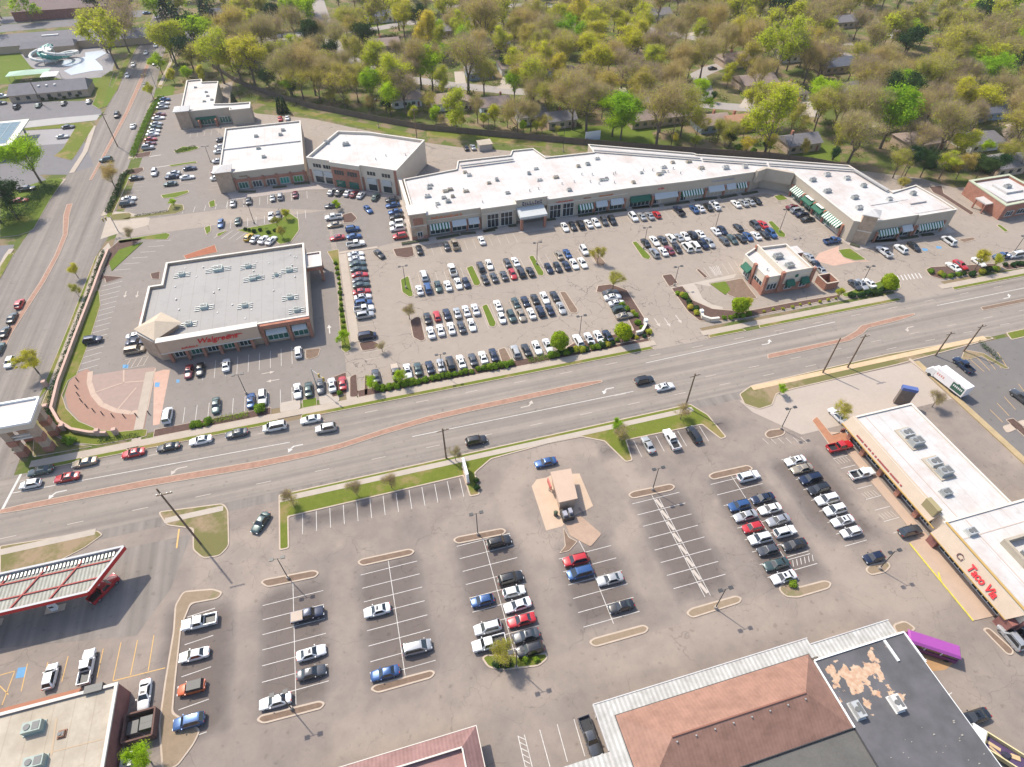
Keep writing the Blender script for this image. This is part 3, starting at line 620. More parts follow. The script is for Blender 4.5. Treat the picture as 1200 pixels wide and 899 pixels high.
for x in [-43.6+2.66*k for k in range(11)]: mk.line((x,204.9),(x,210.4),.11,ZN+.006); mk.line((x-1,191.6),(x-1,197),.11,ZN+.006)
for k in range(6): x = -43.5+2.3*k; mk.line((x,191.2-k*1.05),(x-3.2,187-k*1.0),.11,ZN+.006)
mk.line((-60.9,229.5),(-61.2,240.5),.11,ZN+.004)
for y in ser(239,5,-2.8): mf.line((-66,y),(-56,y),.1,ZN+.007)
for y in ser(238,10,-2.75): mf.line((-78,y),(-73.6,y),.11,ZN+.006)
for y in ser(314,20,-2.75): mf.line((-76.6,y),(-72,y),.11,ZN+.006)
for y in ser(262,16,-2.75): mf.line((-50.3,y),(-45.6,y),.11,ZN+.006)
for x in [-61+2.7*k for k in range(9)]: mf.line((x,268.6),(x,273.8),.11,ZN+.006)
for x in [-72+3.5*k for k in range(9)]: mk.line((x,205.9+.0*k),(x+.3,209.6),.11,ZN+.012)
for x in [153+2.7*k for k in range(9)]: mf.line((x-1.5,125),(x,119.6),.11,ZN+.006)
p, q = L(120,90,6,[(330,562),(410,550)]); mk.line(p,q,.35,ZN+.006)
p, q = L(120,90,6,[(380,638),(480,622)]); mk.line(p,q,.3,ZN+.006)
# coffee shop stalls
for k in range(6):
    p, q = L(740,270,6,[(505+k*44,262-k*9),(560+k*42,335-k*9)]); mf.line(p,q,.12,ZN+.012)
for k in range(6):
    p, q = L(740,270,6,[(545+k*13,258-k*1),(590+k*8,322-k*2)]); mk.line(p,q,.1,ZN+.014)
for k in range(5):
    a = L(1000,380,6,[(820+k*48,245-k*12),(920+k*40,335-k*8)]); my.line(a[0],a[1],.12,.034)
    a = L(1000,380,6,[(960+k*50,600-k*45),(1050+k*45,690-k*45)]); my.line(a[0],a[1],.12,.034)
for y in (17.2,11.7): mk.line((74.2,y),(77.5,y+.5),.15,ZS+.006)
for a in ((28,753,62,899),(58,748,95,899),(130,725,178,899),(212,700,260,875),(290,675,342,850)):
    p, q = L(600,674,4,[a[:2],a[2:]]); mk.line(p,q,.12,ZS+.006)
for k in range(6):
    p, q = L(600,674,4,[(28+k*7,756+k*28),(64+k*5,772+k*28)]); mk.line(p,q,.1,ZS+.008)
struct(mk, 'road_markings', paint_w); struct(mf, 'worn_markings', paint_faint); struct(my, 'yellow_markings', paint_y); struct(mbz, 'blue_markings', paint_blue)

# ================================================================ BUILDINGS
EACH = {'pier','pipe_rack','column','post','coping','cornice','brick_band','canopy','gutter','roof_curb','bench','brick_bands','mansard_trim','brick_pier','skylight','raised_roof','raised_parapet','brick_base','entrance_gable'}
def pt(root, name, mb, m, smooth=False, parent=None):
    if name in EACH and len(mb.v) > 8 and len(mb.v) % 8 == 0 and len(mb.f) == len(mb.v)*6//8 and all(len(f) == 4 for f in mb.f):
        for k in range(len(mb.v)//8):       # every pier, post or ledge is a part of its own
            q = MB(); q.v = mb.v[k*8:k*8+8]; q.f = [[i-k*8 for i in f] for f in mb.f[k*6:k*6+6]]; q.mi = [0]*6
            o = pt(root, name, q, m, smooth, parent)
        return o
    o = put(mb, name, m, parent or root, smooth)
    if parent is None: o.matrix_parent_inverse = Matrix.Translation(root.location).inverted()
    return o
def shell(root, poly, H, wall, roofm, capm=None, deck=.7, t=.3, z0=0, cap=.06, capw=.08):
    a = sum(poly[i][0]*poly[(i+1) % len(poly)][1]-poly[(i+1) % len(poly)][0]*poly[i][1] for i in range(len(poly)))
    if a < 0: poly = poly[::-1]
    inn = offset(poly, -t); n = len(poly)
    w = MB()
    for i in range(n):
        j = (i+1) % n; p, q, r, s = poly[i], poly[j], inn[j], inn[i]
        w.quad((*p,z0),(*q,z0),(*q,H),(*p,H)); w.quad((*p,H),(*q,H),(*r,H),(*s,H)); w.quad((*s,H),(*r,H),(*r,H-deck),(*s,H-deck))
    o = pt(root, 'wall', w, wall)
    r = MB(); r.flat(inn, H-deck); ro = pt(root, 'roof', r, roofm)
    if capm:
        c = MB(); out = offset(poly, capw); ii = offset(poly, -t-.04)
        for i in range(n):
            j = (i+1) % n
            p, q, r_, s_ = out[i], out[j], ii[j], ii[i]
            c.quad((*p,H-.25),(*q,H-.25),(*q,H+cap),(*p,H+cap)); c.quad((*p,H+cap),(*q,H+cap),(*r_,H+cap),(*s_,H+cap)); c.quad((*s_,H+cap),(*r_,H+cap),(*r_,H-.1),(*s_,H-.1))
            c.quad((*q,H-.25),(*p,H-.25),(*poly[i],H-.25),(*poly[j],H-.25))
        pt(root, 'cornice', c, capm)
    return ro
def hvac(root, x, y, z, w=2.2, d=1.5, h=1.1, m=None):
    b = MB(); b.box(x-w/2,y-d/2,z+.15,x+w/2,y+d/2,z+h); b.box(x-w/2-.15,y-d/2-.15,z,x+w/2+.15,y+d/2+.15,z+.149)
    o = pt(root, 'roof_unit', b, m or metal_grey)
    f = MB(); f.tube((x-w*.22,y,z+h),(x-w*.22,y,z+h+.12),min(w,d)*.3,n=12)
    f.box(x+w*.05,y-d*.36,z+h+.002,x+w*.42,y+d*.36,z+h+.05)
    fo = pt(root, 'fan', f, mat('fan_grey',(.13,.13,.125),.6,.1,2), parent=o); return o
def vent(root, x, y, z, r=.22, h=.6):
    b = MB(); b.tube((x,y,z),(x,y,z+h),r*.6,n=8); b.tube((x,y,z+h),(x,y,z+h+.15),r,n=8); pt(root, 'roof_vent', b, metal_grey)
def front_x(root, x0, x1, y, z0, z1, n, dirn=-1, m=glass, fm=frame_m, door=None, rows=1):
    """glazed bay on a wall parallel to x at y; outward dirn"""
    b = MB(); b.box(x0,y,z0,x1,y+dirn*.05,z1); o = pt(root, 'window', b, m)
    f = MB(); e = y+dirn*.051; e2 = y+dirn*.11
    for k in range(n+1):
        x = x0+(x1-x0)*k/n; f.box(x-.06,e,z0,x+.06,e2,z1)
    f.box(x0,e,z1-.06,x1,e2+dirn*.004,z1+.08); f.box(x0,e,z0-.06,x1,e2+dirn*.004,z0+.08)
    if rows > 1: f.box(x0,e,(z0+z1)/2+.5,x1,e2+dirn*.002,(z0+z1)/2+.62)
    pt(root, 'window_frame', f, fm, parent=o)
def front_y(root, y0, y1, x, z0, z1, n, dirn=-1, m=glass, fm=frame_m):
    b = MB(); b.box(x,y0,z0,x+dirn*.05,y1,z1); o = pt(root, 'window', b, m)
    f = MB(); e = x+dirn*.051; e2 = x+dirn*.11
    for k in range(n+1):
        y = y0+(y1-y0)*k/n; f.box(e,y-.06,z0,e2,y+.06,z1)
    f.box(e,y0,z1-.06,e2+dirn*.004,y1,z1+.08); f.box(e,y0,z0-.06,e2+dirn*.004,y1,z0+.08)
    pt(root, 'window_frame', f, fm, parent=o)
def awning_x(root, x0, x1, y, z, drop=1.1, out=1.3, dirn=-1, m=awn_stripe):
    b = MB(); a = y+dirn*.12; c = y+dirn*out
    vs = [(x0,a,z),(x1,a,z),(x1,c,z-drop),(x0,c,z-drop),(x0,c,z-drop-.3),(x1,c,z-drop-.3),(x0,a,z-drop-.3),(x1,a,z-drop-.3)]
    b.add(vs, [(0,1,2,3),(3,2,5,4),(0,3,4,6),(1,7,5,2),(6,4,5,7)]); pt(root, 'awning', b, m)
def awning_y(root, y0, y1, x, z, drop=1.1, out=1.3, dirn=-1, m=awn_stripe_y):
    b = MB(); a = x+dirn*.12; c = x+dirn*out
    vs = [(a,y0,z),(a,y1,z),(c,y1,z-drop),(c,y0,z-drop),(c,y0,z-drop-.3),(c,y1,z-drop-.3),(a,y0,z-drop-.3),(a,y1,z-drop-.3)]
    b.add(vs, [(0,1,2,3),(3,2,5,4),(0,3,4,6),(1,7,5,2),(6,4,5,7)]); pt(root, 'awning', b, m)
def strokes(root, x0, x1, y, z, h, m, seed, axis='x', dirn=-1, name='sign_lettering'):
    """raised lettering too small to read from the air"""
    rr = random.Random(seed); b = MB(); x = x0; sgn = 1 if x1 > x0 else -1
    while (x1-x)*sgn > 0:
        w = h*rr.uniform(.35,.7); hh = h*rr.choice([1,.75,.75,1])
        if axis == 'x':
            b.box(x,y,z,x+sgn*w*.3,y+dirn*.12,z+hh); b.box(x,y,z,x+sgn*w,y+dirn*.119,z+hh*.28)
            if rr.random() < .6: b.box(x+sgn*w*.01,y,z+hh*.7,x+sgn*w*.99,y+dirn*.118,z+hh*.99)
        else:
            b.box(y,x,z,y+dirn*.12,x+sgn*w*.3,z+hh); b.box(y,x,z,y+dirn*.119,x+sgn*w,z+hh*.28)
            if rr.random() < .6: b.box(y,x+sgn*w*.01,z+hh*.7,y+dirn*.118,x+sgn*w*.99,z+hh*.99)
        x += sgn*(w+h*.22*(3.2 if rr.random() < .16 else 1))
    pt(root, name, b, m)
def lettering(root, txt, loc, rot, size, m, shear=0., depth=.06, parent=None, stretch=1., bold=.0):
    cu = bpy.data.curves.new('sign_lettering', 'FONT'); cu.body = txt; cu.size = size; cu.extrude = depth; cu.shear = shear; cu.offset = bold
    cu.align_x = 'CENTER'
    tmp = bpy.data.objects.new('tmp_text', cu); COL.objects.link(tmp)
    dg = bpy.context.evaluated_depsgraph_get(); me = bpy.data.meshes.new_from_object(tmp.evaluated_get(dg))
    bpy.data.objects.remove(tmp); me.materials.clear(); me.materials.append(m); me.name = 'sign_lettering'
    o = link('sign_lettering', me, root); o.matrix_parent_inverse = Matrix.Translation(root.location).inverted()
    o.location = loc; o.rotation_euler = rot; o.scale = (stretch,1,1); return o
red_sign = mat('red_sign_face', (.62,.015,.02), .5, 0); orange_sign = mat('orange_sign_face', (.65,.16,.03), .5, 0); navy_sign = mat('navy_sign_face', (.03,.03,.09), .5, 0); white_sign = mat('white_sign_face', (.75,.75,.73), .5, 0)
hip_tan = mat('tan_shingles', (.44,.36,.27), .9, .1, 1.2)
def dunnage(root,x,y,z,s_=1.):
    hvac(root,x,y,z,1.5*s_,1.3*s_,.9,mat('pale_green_unit',(.42,.47,.43),.5,.1,1))
    b = MB()
    for k in range(3):
        for sx in (-1,1): b.box(x+sx*(1.0+.0*k)*s_,y-1.1+k*.8,z,x+sx*2.1*s_,y-.8+k*.8,z+.22)
    pt(root,'pipe_rack',b,metal_grey)
# ---------- pharmacy
R = thing('pharmacy', 'corner pharmacy with flat pale grey roof, red script sign and tan hipped corner tower', 'pharmacy', (-37,148,0))
P_ = [(-55.3,130.4),(-18,130.4),(-18,165.6),(-56.1,165.6),(-56.1,154.9),(-59.4,154.9),(-59.4,134.6)]
shell(R, P_, 6.5, brick_tan, grey_roof, cornice, .8, .45)
b = MB(); b.box(-54.2,128.8,3.4,-30.6,130.35,7.1); pt(R, 'fascia', b, mat('tan_fascia',(.50,.36,.26),.9,.06,.5))
b = MB(); b.box(-54.3,128.66,3.3,-30.5,128.79,3.55); b.box(-54.3,128.6,7.101,-30.5,130.5,7.25); pt(R, 'cornice', b, cornice)
tw = [(-59.9,135.7),(-54.6,129.9),(-49.0,135.3),(-54.3,140.9)]
b = MB(); b.prism(offset(tw,-.7), 0, 6.9); pt(R, 'tower', b, brick_tan)
b = MB(); b.prism(offset(tw,-.45), 3.3, 3.6); b.prism(offset(tw,-.3), 6.9, 7.2); pt(R, 'cornice', b, cornice)
b = MB(); c = (-54.5,135.4,8.9); tq = offset(tw,.15)
for i in range(4): b.add([(*tq[i],7.2),(*tq[(i+1)%4],7.2),c],[(0,1,2)])
b.flat(tq, 7.2-.001); pt(R, 'tower_roof', b, hip_tan)
for i in (0,1):
    p, q = Vector(offset(tw,-.68)[i]), Vector(offset(tw,-.68)[(i+1)%4]); d = (q-p).normalized(); n = Vector((d.y,-d.x))
    if (p+q)/2 == 0: pass
    cen = (p+q)/2
    if (cen+n-Vector((-54.5,135.4))).length < (cen-Vector((-54.5,135.4))).length: n = -n
    b = MB(); a0 = p+d*1; a1 = q-d*1; b.prism([tuple(a0),tuple(a1),tuple(a1+n*.08),tuple(a0+n*.08)], .4, 3.1); pt(R, 'window', b, glass)
for k in range(6):
    x = -52.6+k*3.9; b = MB(); b.box(x-.35,128.9,0,x+.35,129.6,3.4); pt(R, 'column', b, brickm)
for k in range(5): front_x(R, -52+k*3.9, -49.2+k*3.9, 130.38, .5, 3.0, 3, m=glass_green if k % 2 else glass)
b = MB()
for x0 in (-30.4,-23.9): b.box(x0,129.5,0,x0+.8,130.35,6.2)
b.box(-18.9,129.5,0,-18.1,130.35,6.2); pt(R, 'pier', b, brickm)
b = MB(); b.box(-30.5,129.4,5.3,-17.9,130.39,6.35); pt(R, 'brick_band', b, brickm)
front_x(R, -29.3, -24.2, 130.38, .8, 3.6, 4, m=glass_green); front_x(R, -22.8, -19.2, 130.38, .8, 3.6, 3, m=glass_green)
awning_x(R, -29.3, -24.2, 130.3, 4.4, .8, 1.2, m=awn_white); awning_x(R, -22.8, -19.2, 130.3, 4.4, .8, 1.2, m=awn_white)
lettering(R, 'Walgreens', (-40.6,128.72,4.8), (PI/2,0,0), 2.1, red_sign, .35, .06, bold=.03, stretch=1.05)
strokes(R, -49.3,-45.6,128.8,4.0,.5,red_sign,3); strokes(R,-38.2,-34.6,128.8,5.6,.5,red_sign,4)
lettering(R, 'Walgreens', (-60.0,141.5,4.95), (PI/2,0,-PI/2), 1.5, red_sign, .35, .06, bold=.02)
strokes(R, -54.5,-52.0,129.9,5.1,.0001,red_sign,9) if 0 else None
for ox,oy,x,y,w,d in ((230,190,150,745,4.2,1.8),(230,190,360,725,2.6,2.0),(230,190,395,810,3.2,2.8),(230,190,650,752,2.8,2.0),(230,190,560,785,1.6,1.2),(300,225,8,395,2.0,1.8)):
    s_ = 6. if (ox,oy) == (230,190) else 4.
    X, Y = G(ox+x/s_, oy+y/s_, 6.3); dunnage(R, X, Y, 5.7, w/2.6)
for ox,oy,x,y,w,d,s_ in ((300,225,158,488,2.6,1.8,4),(300,225,190,548,2.6,1.4,4),(0,225,850,382,2.6,2.2,4),(0,225,955,535,3.0,2.4,4),(0,225,1145,527,2.4,2.4,4),(100,350,725,170,2.4,2.6,6)):
    X, Y = G(ox+x/s_, oy+y/s_, 6.3); dunnage(R, X, Y, 5.7, w/2.6)
rr = random.Random(5)
pads = []
for k in range(26):
    x = rr.uniform(-53,-20); y = rr.uniform(134,163); pads.append((x,y,5.7,x+.3,y+.5,5.8+.25*rr.random()))
[pt(R, 'roof_pad', MB().box(*q), metal_grey) for q in pads]
# drive-through canopy
R = thing('drive_through_canopy', 'small flat canopy on brick piers at the right flank of the pharmacy', 'canopy', (-15.8,157.5,0))
shell(R, [(-17.9,153.8),(-13.6,153.8),(-13.6,161.2),(-17.9,161.2)], 5.6, brickm, white_roof, cornice, .4, .3, z0=4.2)
b = MB(); b.box(-17.7,153.9,4.15,-13.7,161.1,4.2); pt(R, 'soffit', b, cornice)
for y in (154.2,160.3):
    b = MB(); b.box(-14.5,y,0,-13.8,y+.7,4.15); pt(R, 'pier', b, brickm)
# ---------- two low shop blocks
def shopblock(label, poly, H, loc, roofm=white_roof):
    R = thing('shop_block', label, 'shop building', loc); shell(R, poly, H, stucco, roofm, cornice, .55, .35); return R
R = shopblock('smallest white-roofed shop block at the street corner by the wooded fence', [(-63.5,279.5),(-44.2,279.5),(-44.2,276.4),(-36,276.4),(-36,283),(-44,283.5),(-50.5,285),(-50.5,312),(-57.5,313),(-58,317),(-64.3,317)], 6.3, (-52,292,0))
b = MB(); b.box(-65.2,277.9,0,-60.2,282.9,7.0); pt(R, 'tower', b, brick_tan)
b = MB(); b.box(-65.8,277.3,7,-59.6,283.5,7.25); b.add([(-65.8,277.3,7.25),(-59.6,277.3,7.25),(-59.6,283.5,7.25),(-65.8,283.5,7.25),(-62.7,280.4,8.3)],[(0,1,4),(1,2,4),(2,3,4),(3,0,4)]); pt(R, 'tower_roof', b, white_roof)
front_x(R, -58.5, -50.5, 279.45, .4, 2.8, 6, m=glass_green); front_x(R, -49.5,-45.2,279.45,.4,2.9,4,m=glass_green); awning_x(R, -58.5,-50.5,279.4,3.6,.6,1.2,m=awn_green)
b = MB(); b.box(-57.6,276.5,0,-57,279.4,3.1); b.box(-51,276.5,0,-50.4,279.4,3.1); pt(R, 'pier', b, brickm)
for k,(x,y) in enumerate(((-55,290),(-54,296),(-52,291),(-55,301),(-60,308))): hvac(R, x, y, 5.75, 1.1, .9, .5, metal_grey)
R = shopblock('wide low white-roofed shop block with a green shopfront, joined beside the two-storey offices', [(-45,217.8),(-16.2,217.8),(-16.2,256.8),(-44.6,256.8)], 6.6, (-30,237,0))
b = MB(); b.box(-46.1,216.9,0,-40.9,222,7.4); pt(R, 'tower', b, brick_tan)
b = MB(); b.box(-46.6,216.4,7.4,-40.4,222.5,7.6); b.add([(-46.6,216.4,7.6),(-40.4,216.4,7.6),(-40.4,222.5,7.6),(-46.6,222.5,7.6),(-43.5,219.4,8.7)],[(0,1,4),(1,2,4),(2,3,4),(3,0,4)]); pt(R, 'tower_roof', b, white_roof)
b = MB(); b.box(-40.8,217.55,2.9,-16.3,217.78,4.0); b.box(-16.25,217.6,0,-15.9,217.78,4); pt(R, 'brick_band', b, brickm)
for k in range(6): b = MB(); b.box(-40.7+k*4.7,217.3,0,-40+k*4.7,217.79,4.4); pt(R, 'pier', b, brickm)
for k,mm in enumerate((glass_green,glass,glass,mat('teal_glass',(.02,.22,.18),.2,0),mat('lime_glass',(.08,.25,.08),.2,0))): front_x(R, -39.6+k*4.7,-36.6+k*4.7,217.75,.4,2.7,3,m=mm)
b = MB(); b.box(-40.9,216.4,5.0,-38.6,217.0,5.6); 
strokes(R,-38.5,-36,217.75,4.6,.5,mat('brown_letters',(.2,.1,.05),.6,0),8)
for x,y in ((-32,236),(-30,228),(-24,246),(-23,250),(-33,247)): hvac(R, x, y, 6.05, 1.4, 1.1, .8)
b = MB(); b.box(-44.3,238,6.05,-16.6,238.7,6.5); pt(R, 'roof_divider', b, white_roof)
# ---------- two-storey offices (rotated front)
R = thing('office_block', 'two-storey brick and sand stucco office block with white roof, set at an angle', 'office building', (5,220,0))
A = Vector((-14.8,217.0)); Bv = Vector((14.4,198.6)); dv = (Bv-A).normalized(); nv = Vector((dv.y,-dv.x)); LN = (Bv-A).length
def Q(u, v): p = A+dv*u-nv*v; return (p.x,p.y)
shell(R, [Q(0,0),Q(9.5,0),Q(9.5,-.9),Q(20.8,-.9),Q(20.8,0),Q(LN,0),Q(LN,25),Q(12,25.5),Q(0,23)], 9.2, stucco_pale, white_roof, cornice, .9, .45)
def fq(u0, u1, v, z0, z1, m, name='window', th=.07):
    b = MB(); b.prism([Q(u0,v),Q(u1,v),Q(u1,v-th),Q(u0,v-th)], z0, z1); return pt(R, name, b, m)
fq(9.7,20.6,-.9,0,7.6,brickm,'brick_front',.12)
fq(.2,.9,0,0,5,brickm,'pier',.2); fq(8.7,9.45,0,0,5,brickm,'pier',.2); fq(20.9,21.6,0,0,5,brickm,'pier',.2); fq(26.8,27.5,0,0,5,brickm,'pier',.2); fq(33.4,34.3,0,0,9,brickm,'pier',.2)
for u in (2.0,6.0,23.0,28.6):
    fq(u,u+3.2,0,.4,2.6,glass); fq(u,u+3.4,0,3.0,4.9,awn_white,'awning',.5)
    for j in range(3): fq(u+.1+j*1.1,u+1.0+j*1.1,0,6.0,7.3,glass)
for u in (10.8,15.9):
    fq(u,u+3.6,-1.02,.4,2.9,glass_green)
    for j in range(4): fq(u+j*.95,u+.8+j*.95,-1.02,5.0,6.6,glass)
hvac(R, *G(382,166,9), 8.3, 1.6,1.4,1.1); hvac(R, *G(405,168,9), 8.3, 2.4,1.4,1.1); vent(R,*G(440,185,9),8.3); vent(R,*G(452,181,9),8.3); vent(R,*G(475,180,9),8.3)
b = MB(); b.prism([Q(LN+.02,3),Q(LN+2.6,3),Q(LN+2.6,8),Q(LN+.02,8)],0,2.6); pt(R,'side_stair',b,brick_tan)
R = thing('screen_wall', 'tall narrow stucco wall linking the two-storey offices and the long mall', 'wall', (15.2,190,0))
b = MB(); b.box(14.7,171,0,15.5,198,6.2); pt(R,'wall',b,stucco_pale); b = MB(); b.box(14.55,170.9,6.2,15.65,198.1,6.4); pt(R,'cornice',b,cornice)
R = thing('service_gate_wall', 'low grey wall closing the service yard behind the two-storey offices', 'wall', (22,196,0))
b = MB(); b.box(15.6,196.2,0,34.4,196.7,2.8); pt(R,'wall',b,mat('grey_block',(.35,.33,.31),.9,.1,.4)); b = MB(); b.box(15.6,196.1,2.8,34.4,196.8,2.95); pt(R,'cornice',b,cornice)
# ---------- the long mall
R = thing('strip_mall', 'long L-shaped strip mall with white roof, sand stucco front and striped awnings', 'strip mall', (90,180,0))
M_ = [(15.8,170.2),(37,170.2),(37,169.2),(48.5,169.2),(48.5,171),(59,171),(59,169.3),(87.5,169.3),(110,168.3),(134,168.3),(138.6,170.2),(146.4,164),(146.2,131.5),(149,129.5),(168,129.2),(168,128.6),(182,128.6),(182,136),(181,145.5),(170.2,143.5),(168.5,163.8),(141.5,176.6),(121,186),(120.5,187),(86.2,204.2),(85.8,197.6),(67.8,198.4),(65.5,206.5),(57.6,206.9),(56,203.5),(36.8,204),(35,198),(16.2,195.5)]
shell(R, M_, 7.3, stucco, white_roof, cornice, .5, .3)
b = MB(); b.box(14.2,168.8,0,19.2,174.2,8.8); pt(R,'tower',b,brick_tan); b = MB(); b.box(13.9,168.5,8.8,19.5,174.5,9.1); b.box(14.1,168.7,4.6,19.3,174.3,4.85); pt(R,'cornice',b,cornice)
b = MB(); b.box(14.1,168.7,0,19.29,168.79,1.2); b.box(15.2,168.66,5.2,18.2,168.78,7.4); pt(R,'brick_base',b,brickm)
front_x(R,16,17.6,168.8,.4,2.6,2)
gd = mat('shadow_glass',(.02,.025,.03),.2,0)
y1 = 170.15
b = MB(); b.box(19.3,y1-.9,0,48.4,y1-.02,.01)
def storefront(x0, x1, y, kind, seed=1):
    if kind == 'stripe': awning_x(R,x0,x1,y,3.9,1.2,1.5); front_x(R,x0,x1,y,.3,2.8,max(2,int((x1-x0)/1.3)))
    elif kind == 'green': awning_x(R,x0,x1,y,4.2,1.3,1.6,m=awn_green); front_x(R,x0,x1,y,.3,2.8,max(2,int((x1-x0)/1.3)))
    elif kind == 'white': awning_x(R,x0,x1,y,4.2,1.3,1.6,m=awn_white); front_x(R,x0,x1,y,.3,2.8,max(2,int((x1-x0)/1.3)))
    elif kind == 'tall': front_x(R,x0,x1,y,.3,5.0,max(2,int((x1-x0)/1.2)),m=gd,rows=2)
for a in ((20.3,26.6,'stripe'),(27.4,32,'white'),(32.7,36.2,'white')): storefront(a[0],a[1],170.18,a[2])
for a in ((38.8,42.6,'tall'),(43.3,47.2,'tall')): storefront(a[0],a[1],169.18,a[2])
for a in ((60.0,63.8,'tall'),(64.5,68.3,'tall'),(69.8,75,'stripe'),(76,80,'white'),(81.2,85.8,'white')): storefront(a[0],a[1],169.28,a[2])
for a in ((88.3,95.6,'green'),(97,105.5,'white')): storefront(a[0],a[1],168.95-.1*(a[0]>96),a[2])
for a in ((107,115,'stripe'),(117,123,'white'),(124,127.5,'white'),(128.3,131.8,'stripe')): storefront(a[0],a[1],168.4,a[2])
b = MB(); 
for x in (19.5,27.0,32.3,36.5): b.box(x-.3,169.75,0,x+.3,170.19,3.8)
for x in (75.5,80.6,86.5): b.box(x-.35,168.7,0,x+.35,169.29,4)
for x in (96.3,106.2,116.2,123.5,132.6): b.box(x-.35,167.8,0,x+.35,168.9,4)
pt(R,'pier',b,brickm)
for a in ((19.4,36.9,170.2),(37.1,48.4,169.2),(59.1,87.3,169.3)):
    b = MB(); b.box(a[0],a[2]-.16,5.3,a[1],a[2]-.01,5.5); pt(R,'cornice_band',b,cornice)
strokes(R,21,31,170.15,5.6,.75,orange_sign,11); strokes(R,62,68,169.25,5.7,.4,red_sign,12); strokes(R,71.5,74,169.25,5.7,.55,mat('red_green_sign',(.3,.1,.05),.5,0),13); strokes(R,77,82,169.25,5.7,.4,orange_sign,14); strokes(R,118,126.5,168.25,5.6,.7,mat('grey_letters',(.35,.37,.42),.5,0),15); strokes(R,98,100.5,168.7,5.6,.5,red_sign,17)
# entrance block and porch
b = MB(); b.box(48.55,169.4,5.2,58.95,171,8.3); pt(R,'entrance_gable',b,stucco); b = MB(); b.box(48.4,169.25,8.3,59.1,171.2,8.55); pt(R,'cornice',b,cornice)
strokes(R,50.6,56.8,169.4,6.3,1.25,navy_sign,16)
b = MB(); b.add([(48.6,164.6,5.0),(57.6,164.6,5.0),(57.6,169.2,5.9),(48.6,169.2,5.9),(48.6,164.6,4.2),(57.6,164.6,4.2),(57.6,169.2,4.2),(48.6,169.2,4.2)],[(0,1,2,3),(4,5,1,0),(5,6,2,1),(7,4,0,3),(7,6,5,4)]); pt(R,'porch_canopy',b,awn_white)
for x in (48.8,56.6): b = MB(); b.box(x,164.8,0,x+.8,165.6,4.2); pt(R,'pier',b,brickm)
front_x(R,50,57.5,170.95,.2,3.6,6,m=gd)
# inner corner entrance
b = MB(); b.prism([(134.2,168.2),(138.5,169.9),(146.2,163.6),(145.6,162.6),(138.6,168.4),(134.5,167.2)],3.6,7.9); pt(R,'corner_front',b,stucco); b = MB(); b.prism([(139.9,168.0),(141.0,167.1),(140.9,166.95),(139.75,167.85)],5.2,6.3); pt(R,'sign_emblem',b,mat('lime_emblem',(.45,.55,.05),.5,0))
# right wing front facing the car park
for k,(a,c,m) in enumerate(((161,155.5,awn_stripe_y),(154.5,149.5,awn_green),(148.8,144,awn_green),(143.2,135.2,awn_stripe_y))):
    awning_y(R,c,a,146.35,4.3,1.3,1.9,m=m); front_y(R,c,a,146.3,.3,2.7,max(3,int((a-c)/1.4)),m=glass_green)
    if m is awn_green:
        b = MB(); b.box(145.2,c+.7,4.32,146.2,a-.7,4.36); pt(R,'awning_panel',b,mat('white_awning_panel',(.7,.7,.66),.7,.05,1))
b = MB()
for y in (161.6,155,149.1,143.6,134.6): b.box(145.6,y-.35,0,146.34,y+.35,4.2)
pt(R,'pier',b,brickm)
tq = [(147.5,130.1),(150.6,127.6),(153.6,130.6),(150.5,133.4)]
b = MB(); b.prism(tq,0,9.8); pt(R,'tower',b,brick_tan); b = MB(); b.prism(offset(tq,.45),9.8,10.1); b.prism(offset(tq,.1),4.5,4.8); pt(R,'cornice',b,cornice)
b = MB(); o4 = offset(tq,.4); b.add([(*p,10.1) for p in o4]+[(150.5,130.4,11.3)],[(0,1,4),(1,2,4),(2,3,4),(3,0,4)]); pt(R,'tower_roof',b,white_roof)
for a in ((154.8,162.2,'stripe'),(163.4,167.2,'white'),(169.5,178.6,'stripe')): storefront(a[0],a[1],129.15 if a[0]<168 else 128.55,a[2])
b = MB()
for x in (154,162.8,167.8,168.8,179.5): b.box(x-.3,128.2,0,x+.3,128.58,4)
pt(R,'pier',b,brickm)
b = MB(); b.box(158,138.5,6.8,172,139,7.0); b.box(168.2,130.5,6.8,181.7,145.1,6.9); b.box(170.5,135.5,6.9,176.5,136,7.4); pt(R,'raised_roof',b,white_roof)
rr = random.Random(21)
for x,y,s_ in [(22+rr.uniform(0,10),176+rr.uniform(0,17),1) for _ in range(9)]+[(34+rr.uniform(0,28),175+rr.uniform(0,22),1) for _ in range(9)]+[(64+rr.uniform(0,22),173+rr.uniform(0,22),1) for _ in range(8)]+[(90+rr.uniform(0,28),172+rr.uniform(0,11),1) for _ in range(9)]:
    hvac(R, x, y, 6.8, rr.uniform(1.0,2.0), rr.uniform(.8,1.4), rr.uniform(.5,.9), rr.choice([metal_grey,metal_light,tan_roof]))
for x,y in ((150,158),(157,160),(162,156),(150,150),(164,150),(156,144),(166,140),(153,138),(126,174),(133,173),(176,141)): hvac(R,x,y,6.95 if x>168 and y<145 else 6.8,rr.uniform(1.2,2.4),1.3,1.0,rr.choice([metal_grey,metal_light]))
for k in range(40):
    x = rr.uniform(20,118); y = rr.uniform(173,184)
    if rr.random()<.5: vent(R,x,y,6.8)
b = MB()
for p, q in (((36.8,199.6),(56,199.6)),((86.3,198.5),(120.5,182.3)),((121,181.6),(141,172.4)),((141.8,172),(167.6,160.2)),((167.6,159.8),(168.9,144.4))): b.line(p,q,.9,7.35,h=.5)
pt(R,'roof_screen',b,mat('pale_grey_screen',(.38,.36,.34),.8,.08,.6))
